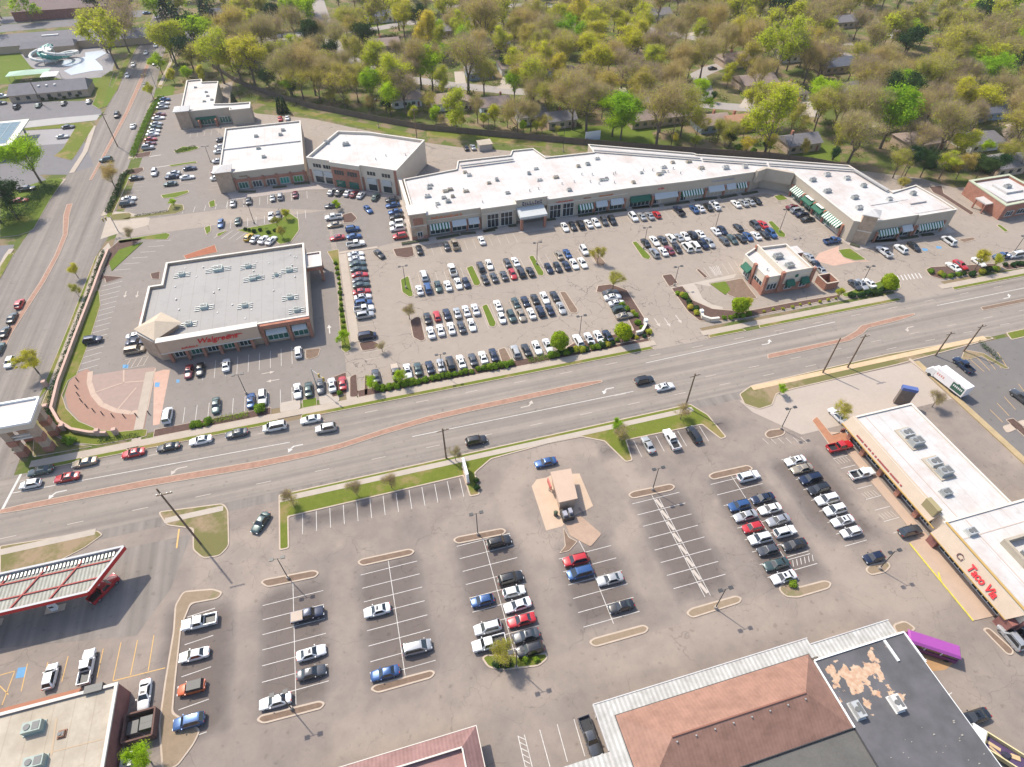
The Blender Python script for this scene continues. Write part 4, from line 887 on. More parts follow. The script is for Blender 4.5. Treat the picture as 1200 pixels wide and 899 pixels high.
# ---------- coffee shop
R = thing('coffee_shop', 'small brick and cream coffee shop with green awnings and stepped white roof', 'coffee shop', (113,121,0))
shell(R,[(105.4,114.2),(110,114.2),(110,113.9),(120.3,113.9),(120.3,127.6),(110.2,128.2),(105.6,126)],5.9,stucco_pale,white_roof,cornice,.7,.3)
b = MB(); b.box(109.8,113.5,0,110.8,114.4,6.9); b.box(119.7,113.5,0,120.7,114.4,6.7); b.box(105.0,113.8,0,105.9,114.8,6.2); b.box(104.9,119.5,0,105.7,120.5,6.6); b.box(110.1,127.6,0,110.9,128.4,6.8); pt(R,'pier',b,brickm)
b = MB(); b.box(110.81,113.62,0,119.69,113.88,2.6); b.box(105.91,113.95,0,109.79,114.18,1.4); b.box(105.2,114.81,0,105.38,119.49,2.2); pt(R,'brick_base',b,brickm)
b = MB(); b.box(110.4,128.2,5.2,110.8,114.4,7.0); b.box(110.81,113.92,5.9,120.2,114.2,6.8); pt(R,'raised_parapet',b,stucco_pale)
awning_x(R,111.8,114.3,113.6,4.2,1.2,1.4,m=awn_green); awning_x(R,116.6,119,113.6,4.2,1.2,1.4,m=awn_green); awning_y(R,120.7,124.3,105.3,4.6,1.3,1.5,m=awn_green)
front_x(R,106.4,109.4,114.15,1.4,3.4,3); front_x(R,111.9,114.2,113.6,1.0,3,2); front_x(R,116.7,118.9,113.6,1,3,2); front_y(R,115.2,119,105.35,1,3.6,3); front_y(R,120.9,124,105.35,.4,3.2,3)
b = MB(); b.prism([(115.0+.55*math.cos(a*PI/8),0+.55*math.sin(a*PI/8)) for a in range(16)],0,.08); 
o = pt(R,'sign_emblem',b,awn_green); o.matrix_parent_inverse = Matrix.Translation(R.location).inverted(); o.location = (0,113.83,4.9); o.rotation_euler = (PI/2,0,0)
hvac(R,114.5,122.8,5.2,2.4,1.6,1.2); hvac(R,115.2,118.0,5.2,2.2,1.6,1.0); vent(R,112.3,120,5.2); vent(R,108,118,5.2)
b = MB(); b.box(120.4,123.8,3.2,124.0,127.2,4.6); pt(R,'drive_through_hood',b,brickm); b = MB(); b.box(120.3,123.7,4.6,124.1,127.3,4.8); pt(R,'cornice',b,white_roof); b = MB(); b.box(123.4,124,0,123.9,124.5,3.2); b.box(123.4,126.5,0,123.9,127,3.2); pt(R,'post',b,brickm)
R = thing('bin_enclosure','small roofless brick bin enclosure right of the coffee shop drive-through','enclosure',(127,113,0))
b = MB(); q = L(860,270,8.5714,[(800,460),(1000,400),(1150,580),(880,690)]); q = [(123.9,115.2),(127.8,115.2),(127.8,111.0),(123.9,111.0)]
for i in range(4): b.line(q[i],q[(i+1)%4],.3,0,h=2.4+.001*i)
pt(R,'wall',b,brickm); b = MB(); [b.line(q[i],q[(i+1)%4],.45,2.405,h=.12+.001*i) for i in range(4)]; pt(R,'coping',b,kerb_m)
# ---------- bank at far right
R = thing('bank_building','brick building with green-edged pale roof beyond the right mall wing','building',(210,137,0))
shell(R,[(203.2,129),(216,129.5),(222,130),(222,146.5),(205,146.5)],5.2,brickm,white_roof,mat('sage_fascia',(.40,.42,.30),.7,.05,.5),.8,.9)
b = MB(); b.box(205.5,131,4.5,219,144,5.25); b.box(209,135,5.26,216,141,5.9); pt(R,'roof_curb',b,white_roof)
b = MB(); b.add([(200.8,133.6,3.6),(204.5,133.6,3.6),(204.5,138.2,3.6),(200.8,138.2,3.6),(200.8,133.6,3.2),(204.5,133.6,3.2),(204.5,138.2,3.2),(200.8,138.2,3.2)],[(0,1,2,3),(4,5,1,0),(5,6,2,1),(6,7,3,2),(7,4,0,3),(7,6,5,4)]); pt(R,'porch_canopy',b,white_roof)
for y in (133.8,137.6): b = MB(); b.box(201,y,0,201.4,y+.4,3.2); pt(R,'post',b,brickm)
front_y(R,129.8,133,204.0,1,3,4,m=gd); front_x(R,205,208,129.0,1,2.8,3,m=gd); front_x(R,210,213.5,129.2,1,2.8,3,m=gd)
hvac(R,212,138,5.9,2,1.5,.9)
# ---------- shop row
wf = mat('cream_fascia',(.42,.335,.255),.85,.08,.4)
R = thing('shop_row','long white-roofed shop row with tan fascia and red lettering right of the south car park','store',(103,40,0))
shell(R,[(96.0,36.6),(111.2,36.6),(111.2,64.2),(96.0,64.2)],5.0,stucco_pale,white_roof,cornice,.25,.3)
shell(R,[(94.8,17.8),(128,17.8),(128,36.8),(94.8,36.8)],5.5,stucco_pale,white_roof,cornice,.2,.3)
b = MB(); b.add([(94.2,38.5,3.0),(94.2,64.6,3.0),(96.2,64.4,5.3),(96.2,38.5,5.3),(95.2,64.4,3.0),(95.2,38.5,3.0)],[(0,3,2,1),(1,2,4),(0,5,3),(0,1,4,5)]); pt(R,'mansard',b,wf)
b = MB(); b.box(94.1,37,2.9,94.3,64.6,3.1); pt(R,'mansard_trim',b,mat('gold_trim',(.42,.27,.08),.7,.05,1))
b = MB(); b.add([(92.9,19.0,3.1),(92.9,36.4,3.1),(95.0,36.4,5.75),(95.0,18.2,5.75),(94.7,36.4,3.1),(94.7,18.9,3.1)],[(0,3,2,1),(1,2,4),(0,5,3),(0,1,4,5)]); pt(R,'mansard',b,wf)
b = MB(); b.box(92.8,19.0,2.95,93.0,36.4,3.12); b.box(94.7,18.2,5.752,95.1,36.5,5.9); pt(R,'mansard_trim',b,mat('gold_trim',(.42,.27,.08),.7,.05,1))
b = MB(); b.box(94.6,17.7,0,94.79,20.3,3); b.box(93.2,17.75,0,94.59,20,3.05); b.box(93.4,34.6,0,94.79,36.4,3); pt(R,'brick_pier',b,brick_dark)
for y in (41,46.2,51.5,57,61.5): b = MB(); b.box(94.9,y,0,95.95,y+1.0,3.0); pt(R,'brick_pier',b,brickm)
for a in ((38.6,40.7),(42.2,46),(47.4,51.3),(52.7,56.8),(58.2,61.3),(62.6,64)): front_y(R,a[0],a[1],95.95,.3,2.7,3,m=gd)
front_y(R,28.5,34.3,94.75,.3,2.7,5,m=gd); front_y(R,20.6,26.5,94.75,.3,2.7,5,m=gd)
b = MB(); b.box(94.95,38.8,3.6,96,41.8,6.1); pt(R,'entrance_block',b,mat('olive_block',(.30,.25,.13),.9,.05,.5))
slope = math.atan2(2.65,2.1)
lettering(R,'Taco Via',(93.15,25.4,3.75),(slope,0,-PI/2),1.95,red_sign,.0,.05,stretch=.88,bold=.05)
b = MB(); cc = MB()
em = lettering(R,'C',(93.2,30.6,3.8),(slope,0,-PI/2),1.5,mat('dark_emblem',(.10,.03,.03),.6,0),0,.05)
lettering(R,'i',(93.2,29.9,3.8),(slope,0,-PI/2),1.3,mat('dark_emblem',(.10,.03,.03),.6,0),0,.05)
b = MB(); b.add([(94.55,47.5,3.55),(94.55,60.5,3.55),(94.95,60.5,4.0),(94.95,47.5,4.0)],[(0,3,2,1)]); 
rr = random.Random(31); y = 60.4
tl = MB()
while y > 46.8:
    w = rr.uniform(.3,.5); tl.add([(94.5,y,3.45),(94.5,y-w,3.45),(94.7,y-w,3.7),(94.7,y,3.7),(94.43,y,3.51),(94.43,y-w,3.51),(94.63,y-w,3.76),(94.63,y,3.76)],[(4,5,6,7),(0,1,5,4),(1,2,6,5),(2,3,7,6),(3,0,4,7)]); y -= w+rr.choice([.12,.12,.45])
pt(R,'sign_lettering',tl,mat('maroon_letters',(.25,.03,.03),.6,0))
def well(x0,y0,x1,y1,z,h):
    b = MB(); b.box(x0,y0,z,x0+.5,y1,z+h); b.box(x1-.5,y0,z,x1,y1,z+h); b.box(x0+.5,y0,z,x1-.5,y0+.5,z+h-.003); b.box(x0+.5,y1-.5,z,x1-.5,y1,z+h-.003); pt(R,'unit_screen',b,tan_roof)
    for k in range(2): hvac(R,(x0+x1)/2+(k-.5)*2.4,(y0+y1)/2-k*.6,z,2.6,2.2,1.3,metal_grey)
well(101.5,23,109.5,30.4,5.3,1.5); well(116,26,124,32,5.3,1.5)
for y in (56,48):
    b = MB(); b.box(102.0,y-3.1,4.75,105.6,y+2.6,5.0); pt(R,'unit_curb',b,tan_roof); hvac(R,103.8,y-1.6,5.0,2.6,1.8,1.2,metal_grey); hvac(R,103.8,y+1,5.0,2.4,1.8,.8,metal_light)
hvac(R,100.6,42.3,4.75,1.8,1.4,.9); hvac(R,98.0,33.6,5.3,1.8,1.4,.9,metal_light)
b = MB(); b.box(98.7,37,4.751,98.85,64,4.8); b.box(95.2,32.8,5.301,127,32.95,5.36); b.box(99.2,18.2,5.301,99.35,36.2,5.37); pt(R,'roof_seam',b,mat('seam_grey',(.45,.36,.30),.9,.05,1))
b = MB(); b.box(94.9,64.21,0,111.2,64.5,.9); b.box(94.9,17.45,0,128,17.79,5.2); pt(R,'brick_base',b,brick_dark)
# ---------- terracotta hipped building with metal canopy
R = thing('hipped_store','store with terracotta hipped roof behind a broad pale canopy, black flat roof beside it','store',(40,12,0))
b = MB(); b.box(22.4,-8,0,73.2,21.9,4.3); pt(R,'wall',b,brick_tan)
b = MB(); b.box(22.45,-8,4.31,56.2,11.4,4.5); pt(R,'lower_flat_roof',b,mat('green_grey_roof',(.105,.10,.09),.9,.2,.3))
cor = corrugated('pale_corrugated',(.36,.35,.32),(.46,.45,.42),0,.42)
b = MB(); b.box(19.9,22.0,4.35,57.3,24.9,4.75); b.box(19.9,14,4.352,22.4,21.99,4.748); b.box(10.5,14.0,4.35,19.88,18.4,4.7); b.box(57.32,21.4,4.3,72.3,23.9,4.72); pt(R,'canopy',b,cor)
for x in (20.4,30,40,50,56.8,71.6): b = MB(); b.box(x,24.1 if x<57 else 23.2,0,x+.3,24.4 if x<57 else 23.5,4.3); pt(R,'post',b,cornice)
b = MB(); b.box(19.8,24.9,4.3,57.4,25.05,4.85); b.box(57.32,23.9,4.28,72.4,24.05,4.83); b.box(19.75,14,4.3,19.89,18.5,4.84); b.box(19.75,18.41,4.3,19.9,25,4.84); pt(R,'gutter',b,white_roof)
terra = corrugated('terracotta_tiles',(.265,.142,.10),(.28,.152,.108),0,.55)
b = MB(); x0,x1,y0,y1,ze,zr = 22.5,56.0,11.6,22.6,4.9,8.2
b.add([(x0,y0,ze),(x1,y0,ze),(x1,y1,ze),(x0,y1,ze),(x0+6,(y0+y1)/2,zr),(x1-5.6,(y0+y1)/2,zr)],[(0,1,5,4),(1,2,5),(2,3,4,5),(3,0,4)]); pt(R,'hipped_roof',b,terra)
b = MB(); b.box(x0-.1,y0-.1,ze-.35,x1+.1,y1+.1,ze-.01); pt(R,'eave',b,metal_dark)
for k in range(8): vent(R,29+k*3.0,16.4,7.5,.12,.35)
b = MB(); b.tube((x0+6,17.1,zr),(x1-5.6,17.1,zr),.16,n=6); pt(R,'ridge_cap',b,mat('ridge_brown',(.22,.10,.07),.9,.05,1))
bm_, nt, bs = nodes('patched_black_roof'); v = mapping(nt)
c = ramp(nt, noise(nt,v,.3,4), [(.3,(.07,.068,.07)),(.7,(.11,.105,.11))])
sx = nt.nodes.new('ShaderNodeSeparateXYZ'); nt.links.new(v,sx.inputs[0])
def mth(op,a,b_):
    n = nt.nodes.new('ShaderNodeMath'); n.operation = op
    for k,vv in enumerate((a,b_)):
        if hasattr(vv,'is_linked') or hasattr(vv,'links'): nt.links.new(vv,n.inputs[k])
        else: n.inputs[k].default_value = vv
    return n.outputs[0]
# worn membrane round the north-west corner of the flat roof
dx = mth('SUBTRACT',sx.outputs[0],61.0); dy = mth('SUBTRACT',sx.outputs[1],17.2)
rad = mth('SQRT',mth('ADD',mth('MULTIPLY',dx,dx),mth('MULTIPLY',mth('MULTIPLY',dy,dy),2.2)),0)
near = mth('SUBTRACT',.20,mth('MULTIPLY',rad,.028))
wn = mth('ADD',noise(nt,v,.42,5,.6),near)
c2 = ramp(nt,noise(nt,v,1.4,4),[(.35,(.40,.23,.14)),(.65,(.48,.36,.25))])
c = mixc(nt,ramp(nt,wn,[(.605,(0,0,0)),(.62,(1,1,1))]),c,c2)
nt.links.new(c,bs.inputs['Base Color']); bs.inputs['Roughness'].default_value = .85
b = MB(); b.box(56.3,-8,4.31,73.15,21.35,4.9); pt(R,'flat_roof',b,bm_)
b = MB(); b.box(56.2,21.36,4.9,73.3,21.6,5.15); b.box(73.16,16.5,4.6,73.4,21.35,5.1); b.box(73.16,-8,4.6,73.24,16.49,4.98); b.box(56.05,11.5,4.9,56.29,21.3,5.1); b.box(69.0,17.8,4.902,69.35,21.2,5.2); pt(R,'coping',b,white_sign)
hvac(R,*G(1005,832,5.5),4.9,1.3,2.3,1.2,metal_light); hvac(R,*G(1051,824,5.5),4.9,1.3,2.2,1.2,mat('white_unit',(.6,.58,.54),.5,.05,1))
b = MB(); rr = random.Random(4)
for k in range(22): x = rr.uniform(58,72); y = rr.uniform(2,9.5); s_ = rr.uniform(.06,.2); b.box(x,y,4.902,x+s_*1.6,y+s_,4.95+s_*.4)
pt(R,'roof_debris',b,mat('pale_debris',(.3,.28,.24),.9,.2,3))
# ---------- bottom small reddish roof
R = thing('mansard_shop','low shop with reddish sloped roof edge at the bottom of the car park','shop',(-10,15,0))
b = MB(); b.box(-24,-6,0,.6,25.8,3.6); pt(R,'wall',b,brick_tan)
rd = corrugated('dusty_red_tiles',(.22,.12,.11),(.25,.14,.125),0,.55)
b = MB(); x0,x1,y0,y1 = -26,1.9,-8,27.2; i_ = 2.6
b.add([(x0,y0,3.6),(x1,y0,3.6),(x1,y1,3.6),(x0,y1,3.6),(x0+i_,y0+i_,5.2),(x1-i_,y0+i_,5.2),(x1-i_,y1-i_,5.2),(x0+i_,y1-i_,5.2),(x0+i_,y0+i_,4.6),(x1-i_,y0+i_,4.6),(x1-i_,y1-i_,4.6),(x0+i_,y1-i_,4.6)],[(0,1,5,4),(1,2,6,5),(2,3,7,6),(3,0,4,7),(4,5,9,8),(5,6,10,9),(6,7,11,10),(7,4,8,11)]); pt(R,'sloped_roof',b,rd)
b = MB(); b.box(x0+i_,y0+i_,4.55,x1-i_,y1-i_,4.6); pt(R,'flat_roof',b,mat('rose_gravel',(.30,.17,.15),.95,.15,.6))
b = MB(); b.box(x0-.1,y1,3.45,x1+.1,y1+.12,3.66); b.box(x1,y0,3.45,x1+.12,y1-.01,3.66); b.box(x0+i_,y1-i_-.1,5.2,x1-i_,y1-i_+.12,5.3); b.box(x1-i_-.12,y0,5.2,x1-i_+.12,y1-i_-.11,5.3); pt(R,'gutter',b,cornice)
# ---------- bottom-left beige flat roof
R = thing('fuel_store','small store with beige flat roof, rusty awning and roof units at the lower left corner','store',(-60,38,0))
shell(R,[(-80,20),(-50.9,20),(-50.9,48.0),(-80,48.0)],4.6,brick_dark,tan_roof,cornice,.35,.35)
b = MB(); b.add([(-78,49.6,2.7),(-57.3,49.6,2.7),(-57.3,48.02,3.6),(-78,48.02,3.6),(-78,49.6,2.3),(-57.3,49.6,2.3),(-57.3,48.02,2.3),(-78,48.02,2.3)],[(3,2,1,0),(0,1,5,4),(1,2,6,5),(4,5,6,7)]); pt(R,'awning',b,mat('rust_awning',(.27,.11,.06),.8,.1,1))
b = MB(); b.box(-55.6,48.02,2.6,-53,48.6,4.9); b.box(-55.6,47.4,4.62,-53,48.01,4.9); pt(R,'sign_box',b,metal_dark)
hvac(R,*G(38,852,5),4.25,2.6,1.5,1.2,mat('green_grey_unit',(.28,.33,.29),.6,.1,1)); hvac(R,*G(40,893,5),4.25,2.6,1.5,1.2,mat('green_grey_unit',(.28,.33,.29),.6,.1,1)); hvac(R,*G(72,860,4.5),4.25,.9,.9,.4,mat('rust_unit',(.25,.13,.08),.8,.1,2))
b = MB(); b.line(G(66,842,4.3),G(60,885,4.3),.25,4.255,h=.02); b.line(G(58,882,4.3),G(120,866,4.3),.15,4.256,h=.02); pt(R,'roof_seam',b,mat('seam_tan',(.40,.30,.2),.9,.05,1))
R = thing('bin_enclosure','brown wood bin enclosure with open top beside the beige-roofed store','enclosure',(-48,41.7,0))
q = [(-50.3,43.8),(-46.0,43.8),(-46.0,39.8),(-50.3,39.8)]; b = MB()
for i in range(4): b.line(q[i],q[(i+1)%4],.25,0,h=1.9+.002*i)
pt(R,'wall',b,mat('brown_wood',(.13,.07,.055),.9,.15,2)); 
D = thing('dumpster','green dumpster inside the brown wood enclosure','dumpster',(-47.4,42,0)); b = MB(); b.box(-48.2,41.2,.05,-46.5,43,1.2); pt(D,'bin',b,mat('dumpster_green',(.07,.14,.06),.6,.1,1)); b = MB(); b.box(-48.25,41.15,1.2,-46.45,42.1,1.26); b.box(-48.25,42.12,1.2,-46.45,43.05,1.26); pt(D,'lid',b,metal_dark)
D = thing('dumpster','dark dumpster against the left side of the brown wood enclosure','dumpster',(-49.3,42,0)); b = MB(); b.box(-50,41,.05,-48.5,42.8,1.2); pt(D,'bin',b,metal_grey); b = MB(); b.box(-50.05,40.95,1.2,-48.45,42.85,1.26); pt(D,'lid',b,metal_dark)
D = thing('cooling_unit','grey cooling unit on the ground beside the maroon brick side wall','air conditioner',(-49.6,37.5,0)); b = MB(); b.box(-50.4,36.6,0,-48.8,38.6,1.1); pt(D,'cabinet',b,metal_grey); b = MB(); [b.tube((-49.6,37.1+k*.9,1.1),(-49.6,37.1+k*.9,1.16),.38,n=10) for k in range(2)]; pt(D,'fan',b,metal_dark)
# ---------- fuel canopy with open ribbed deck
R = thing('fuel_canopy','large flat fuel station canopy with red edge and ribbed pale deck','canopy',(-66,68,0))
red_edge = mat('red_fascia',(.50,.02,.02),.5,.05,1)
cv = [(-92,64.6),(-57.6,64.6),(-53.1,72.3),(-92,72.3)]
b = MB()
def edge(b,p,q,w,z,h): b.line(p,q,w,z,h=h)
edge(b,cv[0],cv[1],.35,5.2,.95); edge(b,cv[1],cv[2],.36,5.2,.951); pt(R,'fascia',b,red_edge)
b = MB(); edge(b,cv[0],cv[1],.4,6.155,.05); edge(b,cv[1],cv[2],.4,6.153,.05); edge(b,(-92,72.3),(-53.1,72.3),.4,5.2,1.0); pt(R,'trim',b,mat('grey_trim',(.36,.36,.36),.6,.1,1))
b = MB(); b.prism([(-92,64.8),(-57.7,64.8),(-53.5,72.0),(-92,72.0)],5.35,5.6); pt(R,'deck',b,corrugated('ribbed_deck',(.20,.20,.17),(.32,.32,.27),0,.5))
b = MB()
for k in range(6):
    x = -88+k*6.0; b.line((x,64.9),(x+4.6*.95,71.9),.25,5.6,h=.22)
b.line((-91,67.2),(-56.3,67.2),.22,5.6,h=.2); b.line((-91,70.2),(-54.5,70.2),.22,5.6,h=.2); pt(R,'beam',b,mat('red_beam',(.30,.05,.04),.7,.08,1))
b = MB()
for k in range(60): x = -91.5+k*.62; b.box(x,70.9,5.602,x+.3,71.8,5.85)
pt(R,'gutter_grate',b,metal_grey)
for x in (-86,-76,-66,-58.5):
    b = MB(); b.box(x-.25,68,0,x+.25,68.5,5.3); pt(R,'column',b,white_sign)
for x,l in ((-66,'grey fuel pump beside the canopy column nearest the beige-roofed store'),(-76,'grey fuel pump under the middle of the red-edged canopy')):
    D = thing('fuel_pump',l,'fuel pump',(x,66.6,0)); b = MB(); b.box(x-.5,66.2,.15,x+.5,66.9,1.9); pt(D,'cabinet',b,white_sign); b = MB(); b.box(x-1.6,65.9,0,x+1.6,67.2,.149); pt(D,'plinth',b,kerb_m); b = MB(); b.box(x-.35,66.15,1.2,x+.35,66.195,1.7); pt(D,'screen',b,metal_dark)
# ---------- corner tower
R = thing('corner_pavilion','tall open brick and stucco pavilion tower at the street corner','tower',(-77.6,112.5,0))
zt = 11.0
tp = [G(0,493,zt),G(31,492,zt),G(38,468,zt),G(0,476,zt)]
x0,x1,y0,y1 = -81.6,-74.9,105.9,112.0
b = MB()
for x,y in ((x0,y0),(x1-1.5,y0),(x0,y1-1.5),(x1-1.5,y1-1.5)): b.box(x,y,0,x+1.5,y+1.5,8.0)
pt(R,'pier',b,brick_tan)
b = MB()
for x,y in ((x0,y0),(x1-1.5,y0),(x0,y1-1.5),(x1-1.5,y1-1.5)):
    b.box(x-.12,y-.12,0,x+1.62,y+1.62,1.8); b.box(x-.1,y-.1,3.6,x+1.6,y+1.6,5.2)
pt(R,'brick_bands',b,brickm)
b = MB(); b.box(x0-.1,y0-.1,8.0,x1+.1,y1+.1,9.6); pt(R,'entablature',b,stucco_pale)
b = MB(); b.box(x0-.5,y0-.5,9.6,x1+.5,y1+.5,10.0); b.box(x0+1.5,y0+.2,5.0,x1-1.5,y0+.7,5.4); b.box(x0+1.5,y0+.2,5.9,x1-1.5,y0+.7,6.2); pt(R,'cornice',b,cornice)
b = MB(); e_ = .55
for a in (((x0-e_,y0-e_),(x1+e_,y0-e_)),((x1+e_,y0-e_),(x1+e_,y1+e_)),((x1+e_,y1+e_),(x0-e_,y1+e_)),((x0-e_,y1+e_),(x0-e_,y0-e_))): b.line(a[0],a[1],.4,10.001+.002*len(b.v),h=.5)
pt(R,'parapet',b,white_sign); b = MB(); b.box(x0-.3,y0-.3,10.0,x1+.3,y1+.3,10.06); pt(R,'roof',b,mat('pale_grey_deck',(.50,.45,.42),.8,.04,.3))
# ---------- curved garden wall with urn piers, and the long street wall
def wallrun(name,label,cat,pts,w,h,m,capm,piers=(),loc=None):
    R = thing(name,label,cat,(pts[0][0],pts[0][1],0)); b = MB(); c = MB()
    for i,(p,q) in enumerate(zip(pts,pts[1:])): b.line(p,q,w,0,h=h+.001*(i%2)); c.line(p,q,w+.18,h+.002,h=.12+.001*(i%2))
    pt(R,'wall',b,m); pt(R,'coping',c,capm)
    for p in piers: b = MB(); b.box(p[0]-.45,p[1]-.45,0,p[0]+.45,p[1]+.45,h+.6); pt(R,'pier',b,white_sign if m is stucco_pale else capm)
    return R
wallrun('street_wall','long low masonry wall between the side street hedge and the pharmacy lawn','wall',[(-77.2,187),(-77.6,178),(-77.7,166),(-78.2,146),(-78.5,128),(-77.9,119),(-75.2,114),(-72.0,110.7),(-68,108.6),(-64.2,107.4)],.42,1.3,brick_tan,mat('rose_coping',(.46,.31,.25),.9,.06,1),[G(55,453),G(57,481),G(76,504),G(117,510),G(137,509)])
for px,py,l in ((680,398,'small curved cream garden wall with pier in the bed by the round tree'),(830,378,'small curved cream garden wall with pier facing the mall entrance drive')):
    X,Y = G(px,py); s_ = 1 if px < 700 else 0
    q = PL([(745,393),(752,391),(756,384),(756,380)]) if px < 700 else PL([(821,369),(823,374),(832,377),(842,376)])
    wallrun('garden_wall',l,'wall',q,.5,1.1,stucco_pale,cornice,[q[-1] if px<700 else q[0]])
R = thing('boundary_fence','long dark board fence dividing the mall service road and wooded yards','fence',(30,252,0))
F_ = PL([(250,80),(275,96),(300,107),(360,126),(440,142),(495,152),(600,162),(687,170),(800,179),(900,186),(950,192),(1005,202)])
b = MB(); c = MB()
for i,(p,q) in enumerate(zip(F_,F_[1:])):
    b.line(p,q,.1,0,h=2.4)
    n_ = int(math.dist(p,q)/6)
    for k in range(n_): t = k/n_; x = p[0]+(q[0]-p[0])*t; y = p[1]+(q[1]-p[1])*t; c.box(x-.12,y-.12,0,x+.12,y+.12,2.6)
pt(R,'panel',b,mat('weathered_boards',(.13,.10,.075),.95,.2,.8)); o = pt(R,'post',c,mat('weathered_boards',(.13,.10,.075),.95,.2,.8))
R = thing('roadside_panel','pale blank signboard standing against the board fence behind the mall','sign',(*G(694,167),0)); X,Y = G(694,168); b = MB(); b.box(X-3.2,Y,1.2,X+3.2,Y+.2,4.8); pt(R,'panel',b,mat('pale_panel',(.55,.58,.6),.6,.03,1)); b = MB(); b.box(X-2.6,Y+.21,0,X-2.3,Y+.4,4.5); b.box(X+2.3,Y+.21,0,X+2.6,Y+.4,4.5); pt(R,'post',b,metal_grey)
# ---------- kiosk
R = thing('drive_up_kiosk','small tan drive-up kiosk with flat roof on a buff slab','kiosk',(29.5,64,0))
kz = 3.5; k1,k2,k3,k4 = G(645,553,kz),G(669,549,kz),G(677,584,kz),G(655,589,kz)
kq = [k1,k2,k3,k4]; ki = offset(kq,-.35); kc = Vector(((k1[0]+k3[0])/2,(k1[1]+k3[1])/2))
b = MB(); b.prism([ki[0],ki[1],ki[2],ki[3]],0,3.1); pt(R,'wall',b,brick_tan)
b = MB(); b.prism(kq,3.1,3.5); pt(R,'roof',b,mat('buff_roof',(.44,.32,.24),.85,.05,.4))
sx_,sy_ = k4[0],k4[1]
b = MB(); b.box(sx_+.2,sy_-2.6,0.05,sx_+2.6,sy_-.4,1.5); pt(R,'counter',b,mat('dark_machine',(.06,.055,.05),.5,.2,2)); b = MB(); b.box(sx_+.4,sy_-2.3,1.5,sx_+1.2,sy_-1.2,2.1); b.box(sx_+1.6,sy_-2.1,1.5,sx_+2.3,sy_-1.0,2.3); pt(R,'machine',b,mat('machine_grey',(.3,.3,.34),.4,.1,3))
X,Y = G(644,567,2.4); b = MB(); b.box(X-.15,Y-1.1,1.6,X+.1,Y+1.1,3.0); pt(R,'sign_panel',b,mat('coral_panel',(.5,.14,.11),.6,.03,1)); b = MB(); b.box(X-.08,Y-.1,0.05,X+.05,Y+.1,1.6); pt(R,'post',b,metal_grey)
X,Y = G(681,600); D = thing('parked_bicycle','dark bicycle leaning at the rear of the tan kiosk','bicycle',(X,Y,0.05))
b = MB(); 
for s_ in (-.55,.55): 
    for a in range(12):
        t0,t1 = a*PI/6,(a+1)*PI/6; b.tube((s_+.34*math.cos(t0),0,.34+.34*math.sin(t0)),(s_+.34*math.cos(t1),0,.34+.34*math.sin(t1)),.03,n=5,cap=False)
o = put(b,'wheel',metal_dark,D); b = MB(); [b.tube(p,q,.03,n=5) for p,q in (((-.55,0,.34),(-.1,0,.85)),((-.1,0,.85),(.4,0,.8)),((.4,0,.8),(.0,0,.3)),((-.1,0,.85),(0,0,.3)),((.55,0,.34),(.4,0,.95)),((-.55,0,.34),(0,0,.3)),((.4,-.3,1.0),(.4,.3,1.0)),((-.2,0,.92),(.0,0,.92)))]; put(b,'frame',mat('mauve_metal',(.18,.12,.2),.4,.1,2),D); D.rotation_euler=(0,0,1.9)
for (px,py,l) in ((651,604,'dark bush-like litter bin left of the tan kiosk'),):
    X,Y = G(px,py); D = thing('litter_bin',"dark round litter bin on the buff slab left of the kiosk",'litter bin',(X,Y,.05)); b = MB(); b.tube((0,0,0),(0,0,1.1),.38,.42,n=14); put(b,'bin',metal_dark,D,True); b = MB(); b.tube((0,0,1.1),(0,0,1.35),.44,.2,n=14); put(b,'lid',mat('bin_green',(.06,.08,.04),.6,.1,2),D,True)
# ---------- sign pylons
R = thing('sign_pylon','dark slab-shaped sign with blue top standing behind the shop row','sign',(118,70.6,0))
c_, s_ = Vector((112.8,68.9)), Vector((115.3,67.2)); b = MB(); n = Vector((.5,.8)).normalized()*.5
b.prism([tuple(c_-n),tuple(s_-n),tuple(s_+n),tuple(c_+n)],0.0,4.6); pt(R,'panel',b,mat('mottled_slab',(.15,.12,.10),.8,.3,2))
b = MB(); n2 = n*1.15; e = (s_-c_)*.04; b.prism([tuple(c_-n2-e),tuple(s_-n2+e),tuple(s_+n2+e),tuple(c_+n2-e)],4.6,5.4); pt(R,'top_panel',b,mat('royal_blue',(.08,.12,.30),.5,.1,2))
X,Y = G(549,568); R = thing('monument_sign','narrow white sign slab at the corner of the grassy verge','sign',(X,Y,0)); b = MB(); b.box(X-.25,Y+.2,.6,X+.25,Y+4.6,3.4); pt(R,'panel',b,white_sign); b = MB(); b.box(X-.4,Y,.1,X+.4,Y+4.8,.6); pt(R,'plinth',b,brick_tan)
# ---------- north-west places
def gable(R,x0,y0,x1,y1,h,rise,roofm,wallm,axis='x',hip=0,over=.5,name='roof'):
    b = MB(); b.box(x0,y0,0,x1,y1,h); pt(R,'wall',b,wallm)
    X0,Y0,X1,Y1 = x0-over,y0-over,x1+over,y1+over; b = MB(); z = h-.05
    if axis == 'x':
        ym = (Y0+Y1)/2; b.add([(X0,Y0,z),(X1,Y0,z),(X1,Y1,z),(X0,Y1,z),(X0+hip,ym,z+rise),(X1-hip,ym,z+rise)],[(0,1,5,4),(1,2,5),(2,3,4,5),(3,0,4),(3,2,1,0)])
    else:
        xm = (X0+X1)/2; b.add([(X0,Y0,z),(X1,Y0,z),(X1,Y1,z),(X0,Y1,z),(xm,Y0+hip,z+rise),(xm,Y1-hip,z+rise)],[(0,1,4),(1,2,5,4),(2,3,5),(3,0,4,5),(3,2,1,0)])
    return pt(R,name,b,roofm)
